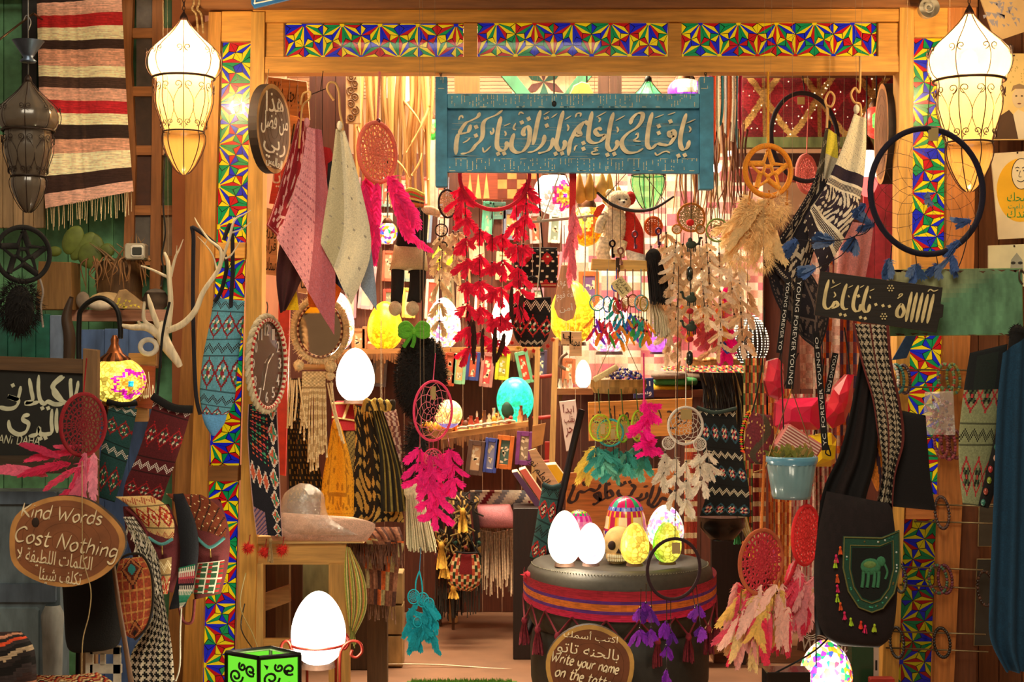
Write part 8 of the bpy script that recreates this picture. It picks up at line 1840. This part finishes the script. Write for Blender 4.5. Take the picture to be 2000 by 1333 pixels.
for k in range(22):
    t = k/21; x, y = (1466-14*sin(pi*t*.9), 806+t*92) if t < .8 else (1452+(t-.8)*250, 880+(t-.8)*140)
    g.prism([(x, y-5), (x-9, y), (x, y+5)], 0, 3, ['e8b020', 'e8502a', '7aa030', 'd82a4a'][k % 4])
g.part('triangle_fringe', 'cloth', root)
g = G(6.4); g.ctube([(1468, 806, 2), (1478, 770, 0), (1490, 700, 0), (1494, 600, -4)], 1.6, '14100e', 6); g.part('strap', 'cloth', root)
# hanging flower pot
root = T('flower_pot', 'ribbed blue-grey plastic pot with a dry plant hung by wires', 'plant pot', 5.7, 1546, 975)
g = G(5.7); g.lathe(1546, [(2, 974), (36, 974), (38, 968), (48, 905), (46, 904), (44, 912), (10, 914)], '6a8a90', 60, 0, 1, 1, 0, False, (24, .018)); g.lathe(1546, [(48, 907), (51, 900), (51, 893), (48, 891), (46, 896), (46, 906)], '5a94b0', 48); g.part('pot', 'plastic', root)
g = G(5.7); g.lathe(1546, [(46, 904), (2, 902)], '3a2a1c', 30); g.part('soil', 'earth', root)
for k in range(60):
    x = ru(1516, 1578); z = ru(-26, 26); g = G(5.7); g.feather(x, 902, -90+ru(-50, 50), ru(14, 34), 7, jit('7a7a30' if k % 3 else 'a8843a', .25), z, 6, fluff=2); g.part('leaf', 'leaf', root)
g = G(5.7)
for x in (1500, 1592): g.tube([(x, 897, 0), (1546, 760, 0)], 1, '8a6a44', 5)
g.tube([(1546, 760, 0), (1548, 640, -6)], 1, '8a6a44', 5); g.ctube([(1500, 897, 4), (1490, 915, 12), (1470, 922, 16)], 1.6, 'a07a48', 5); g.part('hanger', 'metal', root)
# pink, cream catchers lower right
root = catcher('rust red crocheted doily dreamcatcher with long pink and cream feathers', 1487, 1098, 62, 5.5, 'a8502c', 41, 'doily', 'b02430', (1493, 890), 'c8702a', 4, th=1.5, cordr=3)
for k in range(34):
    x = ru(1440, 1540); y = ru(1140, 1200); c = ['f0b0a8', 'e8d090', 'f05a78', 'f6c8b8', 'e8c468', 'e83a5c'][k % 6]; g = G(5.5); g.feather(x, y, 112+ru(-22, 18), ru(80, 125), 17, jit(c, .1), ru(-12, 10), 14, fluff=18); g.part('feather', 'feather', root)
for x in (1447, 1480, 1512):
    g = G(5.5); g.tube([(x, 1150, 8), (x-4, 1200, 10), (x-2, 1240, 10)], 1.6, '8a5a20', 5); g.ball((x-4, 1195, 10), 4, '6a3a14', 8); g.part('bead_string', 'bead', root)
root = catcher('bright red crocheted doily dreamcatcher half behind the black scarf', 1574, 1046, 57, 5.68, 'd82428', 25, 'doily', 'e03030', (1580, 925), 'd82428', 4, th=1.5, cordr=2)
for k in range(20):
    g = G(5.68); g.feather(ru(1545, 1590), ru(1095, 1170), 112+ru(-22, 18), ru(70, 120), 17, jit(['f0a0a8', 'f05a78', 'e83a5c', 'f6b8b8'][k % 4], .1), ru(-8, 8), 14, fluff=16); g.part('feather', 'feather', root)
g = G(5.68); g.tube([(1560, 1085, 6), (1540, 1130, 8), (1520, 1160, 8)], 3.5, 'c02030', 7); g.part('cord_tail', 'cloth', root)
g = G(5.68); g.ball((1580, 945, 0), (9, 12, 8), 'd82020', 10); g.part('bow', 'cloth', root)
# ================================================================ RIGHT FOREGROUND RACK
BK = '0f0b0d'
def drape(label, d, Lp, Rp, col, nf=2, amp=8, name='scarf', nu=24, nv=40, group=None, mat='cloth'):
    g = G(d); g.grid(Lp, Rp, nu, nv, col, folds(nf, amp, .5, 1.5)); return g.thing(name, label, name.replace('_', ' '), mat, group)
drape('long dark brown velvet scarf sweeping down left of the checked scarf', 5.0, [(1684, 640), (1668, 760), (1640, 880), (1600, 980), (1588, 1180), (1592, 1240)], [(1726, 640), (1722, 760), (1712, 900), (1690, 1000), (1690, 1150), (1680, 1260)], lambda u, v, i, j: jit('1c1010' if .3 < u < .55 else BK, .2), 2.5, 14)
drape('black and cream checked scarf knotted under the black sign', 4.95, [(1664, 632), (1682, 710), (1702, 780), (1712, 850), (1722, 920), (1704, 1010)], [(1736, 636), (1742, 710), (1758, 790), (1764, 860), (1746, 930), (1740, 1012)], checks('14100e', 'c0b094', 2, '6a2a24'), 3, 12, 'scarf', 30, 120)
root = T('embroidered_pouch', 'orange embroidered pouch with bright tassels behind the checked scarf', 'bag', 5.05, 1710, 960)
g = G(5.05); pillow(g, [(1680, 842), (1690, 880), (1700, 930), (1712, 960)], [(1726, 826), (1736, 870), (1734, 920), (1718, 960)], 22, 36, 8, lambda u, v, i, j: H('c8902a') if v < .1 else (H('3a2430') if abs(u-.25-.4*v) < .09 else jit('c8701c', .25))); g.part('body', 'cloth', root)
for k, (x, y, c) in enumerate(((1722, 850, 'e8d020'), (1728, 868, 'e84a5a'), (1732, 884, 'e8702a'), (1729, 900, 'b0c030'))):
    g = G(5.05); tassel(g, x, y, 14, 7, c, 10, 8); g.part('tassel', 'cloth', root)
g = G(5.0); pillow(g, [(1732, 796), (1742, 860), (1736, 930), (1742, 990)], [(1808, 812), (1812, 870), (1818, 940), (1828, 998)], 14, 18, 14, BK, BK); g.thing('black_pouch', 'black stitched pouch hanging right of the checked scarf', 'bag', 'cloth')
root = T('elephant_bag', 'dark backpack with a green embroidered shield panel of an elephant and neon tassels', 'bag', 4.9, 1675, 1266)
g = G(4.9); pillow(g, [(1614, 960), (1594, 1060), (1590, 1160), (1606, 1235), (1640, 1262)], [(1742, 985), (1752, 1080), (1752, 1170), (1742, 1240), (1716, 1266)], 20, 26, 34, lambda u, v, i, j: jit('1a1012', .2), '0c0808'); g.part('body', 'cloth', root)
def shield(cx, cy, k): return [(cx-54*k, cy-70*k), (cx+20*k, cy-68*k), (cx+54*k, cy-82*k), (cx+56*k, cy-10*k), (cx+44*k, cy+40*k), (cx+22*k, cy+70*k), (cx, cy+78*k), (cx-26*k, cy+68*k), (cx-46*k, cy+36*k), (cx-56*k, cy-10*k)]
g = G(4.9); g.prism(shield(1694, 1114, 1), 30, 36, '1f4a38'); g.tube([(x, y, 37) for x, y in shield(1694, 1114, .98)], 1.6, '6a6a3a', 6, True); g.tube([(x, y, 37) for x, y in shield(1694, 1114, .76)], 1.4, '6a6a3a', 6, True)
for k in range(26):
    sh = shield(1694, 1114, .87); i = k % 10; t = rnd(); a, b_ = sh[i], sh[(i+1) % 10]; g.ball((a[0]+(b_[0]-a[0])*t, a[1]+(b_[1]-a[1])*t, 36), 2, random.choice(['3a9a7a', 'c8d8d0', '6a5a2a', '2a6a5a']), 8)
g.part('shield_panel', 'cloth', root)
g = G(4.9); g.prism(shield(1694, 1114, .7), 36, 37, '0c1410'); g.part('shield_ground', 'cloth', root)
g = G(4.9); EG = '3a7a54'; g.ball((1692, 1102, 37), (20, 16, 3), EG, 16); g.ball((1712, 1092, 37), (9, 10, 3), EG, 12); g.ball((1690, 1098, 39), (13, 7, 2), '6a8a4a', 12)
for x in (1678, 1688, 1700, 1708): g.ctube([(x, 1110, 37), (x-1, 1128, 37), (x-3, 1142, 37)], 3.4, EG, 8)
g.ctube([(1718, 1096, 37), (1724, 1112, 37), (1720, 1126, 37)], 2.4, EG, 7); g.part('elephant_motif', 'cloth', root)
NE = ['e8602a', 'e82a6a', 'b8e030', 'e8602a', 'e82a6a', 'b8e030', 'e8602a', 'e82a6a', 'b8e030', 'e8402a', 'e82a6a', 'b8d030']
for k, (x, y) in enumerate(((1634, 1066), (1626, 1082), (1624, 1092), (1628, 1120), (1628, 1140), (1628, 1158), (1634, 1174), (1642, 1192), (1654, 1204), (1674, 1210), (1682, 1218), (1700, 1216))):
    g = G(4.9); tassel(g, x, y, 13, 8, NE[k], 34, 10); g.part('tassel', 'cloth', root)
g = G(5.0); g.ctube([(1682, 1160, 10), (1640, 1215, 10), (1590, 1270, 8), (1505, 1318, 6)], 2, '0e0c0c', 6); g.tube([(1592, 1150, 6), (1593, 1300, 6)], 1.4, '0e0c0c', 5); g.thing('black_cable', 'black cable running from the elephant backpack down to the black box', 'cord', 'cloth')
# bracelet rods
for k, (y0, y1, x0, x1) in enumerate(((722, 724, 1752, 1900), (756, 758, 1752, 1880), (853, 857, 1770, 1880), (889, 893, 1770, 1876), (985, 990, 1785, 1945), (1019, 1023, 1785, 1945), (1108, 1114, 1762, 1920), (1143, 1150, 1757, 1905), (1234, 1240, 1735, 1925), (1266, 1274, 1730, 1930))):
    g = G(5.93); g.tube([(x0, y0, 0), (x1, y1, 0)], 1.8, '8a7a5a', 7)
    g.thing('bracelet_rod', ['top', 'second', 'third', 'fourth', 'fifth', 'sixth', 'seventh', 'eighth', 'ninth', 'lowest'][k]+' thin metal bracelet rod across the right post, counted from above', 'rod', 'metal', 'bracelet rods')
BRC = [('silver beaded bracelet nearest the checked scarf on the top rod', 1737, 738, 16, 28, 'd8d0c8', '8ab0a8'), ('teal beaded bracelet behind the silver one', 1752, 740, 12, 27, '2a7a72', '1f5a58'), ('dark beaded bracelet third on the top rod', 1766, 741, 10, 27, '3a2430', '4a3a4a'), ('mint beaded bracelet with red beads on the top rod', 1848, 738, 14, 26, '6a9a68', 'b83a3a'), ('gold-green beaded bracelet at the end of the top rod', 1862, 740, 11, 28, '8a8a3a', '4a8a7a'), ('rose beaded bracelet on the third rod', 1838, 866, 11, 27, '8a3a48', 'a85a5a'), ('pink beaded bracelet beside the rose one', 1852, 868, 12, 29, 'a84a60', '6a3038'), ('maroon beaded bracelet last on the third rod', 1866, 868, 10, 27, '6a2a34', '8a4a4a'), ('brown twisted bracelet on the fifth rod', 1840, 1002, 12, 30, '4a302a', '2a1c1a'), ('mossy green wreath bracelet on the seventh rod', 1832, 1132, 16, 26, '2f5a40', '6a2a3a'), ('maroon bracelet just behind the mossy green one', 1846, 1132, 12, 26, '6a2438', '4a1a28'), ('dark bead bracelet hung near the teal cloth', 1925, 1150, 14, 32, '2a1c18', '5a3a2a'), ('black bracelet on the lowest rods near the elephant backpack', 1752, 1256, 12, 28, '14100f', '1c1a18'), ('black bracelet on the lowest rods at the orange post', 1840, 1256, 14, 27, '16110f', '221c18'), ('small dark green bracelet half behind the elephant backpack', 1758, 1130, 10, 26, '1c2a20', '14180f')]
for lb, x, y, rx, ry, c, c2 in BRC:
    g = G(5.91); n = 30
    for k in range(n):
        a = 2*pi*k/n; g.ball((x+rx*cos(a), y+ry*sin(a), 10*sin(a+.6)), 3.6, c if k % 3 else c2, 7)
    g.thing('bracelet', lb, 'bracelet', 'bead', 'bracelets on the rods')
# kilim bag, teal cloth etc
root = T('kilim_satchel', 'pale green kilim satchel with a black fringed strap hung before the slatted wall', 'bag', 5.2, 1915, 990)
g = G(5.2); pillow(g, [(1894, 690), (1880, 780), (1872, 880), (1880, 985)], [(1968, 672), (1956, 780), (1938, 880), (1918, 990)], 34, 80, 10, lambda u, v, i, j: (H('14181a') if (u < .2 or u > .75 or v < .05) else H('1a2420')) if v < .28 else kilim('8a9068', '14100c', ('b83a3a', '14140f', 'a84a2a', '4a5a3a'), 40, 13)(u, v, i, j)); g.part('body', 'cloth', root)
g = G(5.2); g.ctube([(1984, 650, 8), (1970, 740, 12), (1958, 830, 12), (1938, 920, 10), (1918, 990, 8)], [14, 12, 13, 14, 10], '0c0a0b', 10); g.part('strap', 'rough_cloth', root)
for k in range(14):
    t = k/13; x, y = 1972-60*t**1.3+ru(-4, 4), 700+t*280; g = G(5.2); g.ball((x, y, 22), (5, 7, 4), ['b83a3a', '8a9a30', 'a84a3a', '3a7a6a', 'd8a890'][k % 5], 8); g.part('charm', 'bead', root)
g = G(5.2); g.ball((1985, 652, 6), (16, 18, 14), '0a0808', 12); g.fur((1985, 652, 6), (14, 16, 12), 200, 8, '0c0a0a', 1); g.thing('black_pompom', 'black pompom at the corner of the green board', 'pompom', 'rough_cloth')
g = G(5.1); g.grid([(1958, 690), (1946, 800), (1938, 1000), (1930, 1180), (1932, 1250), (1962, 1312)], [(2030, 640), (2030, 800), (2030, 1000), (2030, 1200), (2030, 1290), (2020, 1316)], 24, 40, lambda u, v, i, j: jit('123c58', .1), folds(2.5, 12, .5, .6)); g.thing('teal_cloth', 'plain deep teal cloth hanging at the edge of the right rack', 'cloth', 'cloth')
g = G(5.6); g.prism([(1770, 655), (1790, 655), (1770, 700), (1742, 704)], -2, 2, '4a6a9a'); g.thing('blue_feather_tip', 'blurred blue feather tip below the green board', 'feather', 'feather')
root = T('clear_bag', 'clear plastic bag with pink beads hanging over the coloured post', 'bag', 5.65, 1835, 850)
g = G(5.65); pillow(g, [(1806, 766), (1804, 810), (1808, 850)], [(1862, 764), (1864, 810), (1866, 850)], 14, 14, 10, 'c8a098', 'c8a098'); g.part('film', 'clear_film', root)
g = G(5.65)
for k in range(60): g.ball((ru(1812, 1860), ru(778, 846), ru(-6, 6)), ru(2, 4), random.choice(['a85a6a', 'c88a90', '6a4a6a', '8a3a3a']), 7)
g.part('beads', 'bead', root)
# bottom right
root = T('watermill_sign', 'brown board sign with a white crescent, waves and lettering behind the mosaic egg lamp', 'sign', 6.2, 1620, 1380)
g = G(6.2); g.prism([(1572, 1188), (1690, 1216), (1680, 1296), (1556, 1270)], -4, 4, '5a3020', None, 1); g.part('board', 'wood_level', root)
g = G(6.2); WH = 'd8d0c4'; g.ctube([(1574, 1200, 5), (1584, 1212, 5), (1582, 1228, 5), (1572, 1222, 5), (1574, 1204, 5)], 1.6, WH, 6)
for k in range(3): g.ctube([(1564+2*k, 1232+k*5, 5), (1582, 1242+k*4, 5), (1600, 1236+k*5, 5), (1618, 1246+k*4, 5)], 1.1, WH, 6)
text(g, 'WA', 1566, 1244, 46, 26, WH, 5, 9, 0, False); text(g, 'IŁK', 1642, 1262, 36, 24, WH, 5, 9, 0, False); g.part('lettering', 'paint', root)
g = G(6.2)
for x in (1590, 1660): g.box(x-4, 1260, x+4, 1378, -14, -6, '3a2010')
g.part('stake', 'wood_upright', root)
egg('large multicoloured mosaic egg lamp in the lower right foreground', 1613, 1372, 122, 106, 5.2, 'mosaic_multi', 'ffffff', light=5)
g = G(5.0); g.box(1496, 1312, 1582, 1460, -50, 10, '0a0808', None, 2); g.thing('black_box', 'plain black box in front of the mosaic egg lamp', 'box', 'plastic')
root = T('green_bin', 'dark green bin with a pale label behind the elephant backpack', 'bin', 5.7, 1700, 1440)
g = G(5.7); g.box(1664, 1260, 1712, 1440, -40, 0, '1f4a30', None, 3); g.part('body', 'plastic', root)
g = G(5.7); g.box(1706, 1262, 1716, 1345, 0, 2, 'c8b8a8', None, .5); g.box(1709, 1290, 1713, 1310, 2, 2.5, '2a2420', None, .3); g.part('label', 'paper', root)
g = G(5.6); g.box(1700, 1326, 1748, 1460, -20, 0, '9a2418', None, 2); g.thing('red_crate', 'red painted crate at the bottom edge by the right post', 'crate', 'paint')
# filler goods between the cloth table and the right post
for k, (lb, x0, x1, y0, y1, cs) in enumerate((('white and red beaded hanging below the yellow bag', 1588, 1640, 900, 1010, ['d8c8b8', 'a83a3a', 'e8d8c8', '6a3a30']), ('orange woven hanging behind the flower pot', 1500, 1545, 960, 1150, ['d87a3a', 'e8c080', 'b84a2a', 'e8a050']), ('pink and white stitched hanging beside the orange one', 1545, 1590, 970, 1150, ['e8a0a0', 'd8d0c0', 'c85a5a', 'e8c8b8']), ('green embroidered strip hanging near the kilim runner', 1452, 1496, 900, 1040, ['4a6a3a', 'd86a3a', 'c8b870', '8a3030']), ('pale curtain strip behind the two printed lanyards', 1560, 1640, 600, 760, ['d8b8a8', 'e8d0c0', 'c89a8a', 'd8a898']), ('multicoloured bead curtain strip behind the red clamshell bag', 1600, 1680, 690, 900, ['8a3a3a', 'd8702a', '4a3a5a', 'c8a080']))):
    drape(lb, 7.0, [(x0, y0-200), (x0, y0), (x0+2, y1)], [(x1, y0-200), (x1, y0), (x1-2, y1)], lambda u, v, i, j, c=cs: jit(c[(i//2+j//3*2) % len(c)], .2), 2, 6, 'woven_hanging', 24, 60, 'woven hangings at the right')
for k, (x, y, c) in enumerate(((1452, 1062, 'e87a2a'), (1470, 1070, 'e8c020'), (1490, 1060, 'd82a4a'), (1440, 1040, '4aa86a'), (1512, 1075, 'e85a8a'))):
    root = T('bag_tassel', 'bright yarn tassel hanging in the dark below the kilim runner', 'tassel', 6.6, x, y+24, 'yarn tassels below the kilim runner')
    g = G(6.6); tassel(g, x, y, 24, 12, c); g.tube([(x, y, 0), (x, y-140, 0)], .8, '2a1c14', 4); g.part('yarn', 'cloth', root)
g = G(6.6); pillow(g, [(1440, 1000), (1450, 1040), (1470, 1075)], [(1456, 996), (1466, 1036), (1484, 1070)], 8, 12, 5, lambda u, v, i, j: jit('c8c060' if i % 2 else 'e0d8c0', .2)); g.thing('wrapped_sweets', 'clear wrapped yellow packet tilted beside the black bowl', 'packet', 'plastic')
for lb, x, w_, y0, y1, c in (('dark wardrobe door behind the tassels', 1390, 70, 1020, 1300, '1c100c'), ('dark red cabinet side behind the pink feathers', 1470, 60, 1060, 1300, '3a1410')):
    g = G(7.8); g.box(x, y0, x+w_, 1232, -20, 0, c, None, 2); g.thing('cabinet', lb, 'cabinet', 'wood_upright')
g = G(7.0); g.prism([(1395, 1262), (1720, 1262), (1720, 1296), (1395, 1296)], -60, 0, '7a5030', None, 2); g.thing('floor_plank', 'long plank threshold lying on the floor at the right', 'plank', 'wood_level')
# ================================================================ RAFTERS above the frame, and the strings things hang by
for k in range(38):
    y = 4.62+k*.12
    if 5.9 < y < 6.1: continue
    wbox('trim_%d' % (60+k), 'wood_level', '6a4424', -2.3, 2.6, y-.01, y+.01, 2.9, 2.93)
g = G(6.3); g.box(46, -60, 74, 372, -8, 8, '14110e', None, 2); g.thing('dark_batten', 'dark upright batten on the green planks behind the tin cone', 'batten', 'wood_upright')
crate('row of pale driftwood canes behind the unlit lantern', -12, 262, 88, 446, 6.2, -8, 6, 'a08460', 5, 'cane_row', 'wood_upright', 'canes')
g = G(6.0); g.tube([(-20, 92, 0), (62, 24, -10)], 2.2, '6a5a48', 7); g.tube([(62, 24, -10), (62, 24, -160)], 2.2, '6a5a48', 7); g.thing('iron_rod', 'thin iron rod slanting across the top of the green planks', 'rod', 'metal')
g = G(5.9)
for x in (384, 394): g.ctube([(x-8, -70, 0), (x-4, 0, 4), (x-8, 18, 4), (x, 30, 4), (x+4, 66, 6)], 2.2, 'b8986a', 7, 6, False, 'a08050')
g.thing('rope_loops', 'knotted rope ends hanging beside the lantern by the left post', 'rope', 'cloth')
g = G(5.9); g.ctube([(480, 1120, 0), (474, 1180, 26), (496, 1240, 8), (512, 1290, 6)], 1.2, 'c8b878', 6); g.ctube([(478, 1180, 0), (476, 1225, 26), (500, 1275, 4)], 1.2, '2a2a20', 6); g.thing('lamp_wires', 'two thin wires running from the coloured post to the green scroll lantern', 'wire', 'plastic')
HANGN = 'faceted_bag.003 dreamcatcher.027 patchwork_curtain painted_brace plank_board.006 rattan_hanger.001 ribbon.001 wooden_sign.002 ribbon.004 mosaic_lamp.009 twig_screen mosaic_lamp.002 wooden_sign.004 wooden_sign.005 power_cable bandana.011 bandana.012 painted_brace.001 egg_lamp.008 wooden_sign.008 carved_panel blue_feather_tip clear_bag kilim_hanging_bag plank_board.003 plank_board.007 dried_gourd wooden_sign.010 spot_lamp dried_gourd.004 fairy_light wooden_sign.007 kilim_strap_bag flower_pot kilim_hanging_bag.001 fairy_light.001 scarf.002 ribbon.009 scarf.003 game_board camel_bead_string ribbon.007 dreamcatcher.014 cream_fringe_tassel dreamcatcher.025 dreamcatcher.015 cotton_mop_tassel horseshoe striped_clutch mosaic_lamp.004 wooden_sign.011 dreamcatcher.024 gold_tie woven_hanging.003 twig_bundle pink_cloth feather_dreamcatcher yellow_feather macrame_hanging red_plank bandana.010 wooden_sign.001 dreamcatcher.005 dreamcatcher.018'.split()
bpy.context.view_layer.update()
for n in HANGN:
    o = bpy.data.objects.get(n)
    if not o: continue
    ms = [q for q in [o]+list(o.children_recursive) if q.type == 'MESH']
    P = [q.matrix_world @ v.co for q in ms for v in q.data.vertices]
    t = max(P, key=lambda p: p.z); k = min((abs(4.62+i*.12-t.y), 4.62+i*.12) for i in range(38) if not 5.9 < 4.62+i*.12 < 6.1)[1]
    d = t.y; s_ = F/d
    g = G(d); x, y = 1000+t.x*s_, 666.5-(t.z-CZ)*s_
    g.tube([(x, y+4, 0), (x, 666.5-(2.91-CZ)*s_, (d-k)*s_)], .32, '9a8468', 4); g.part('hanging_string', 'cloth', o)
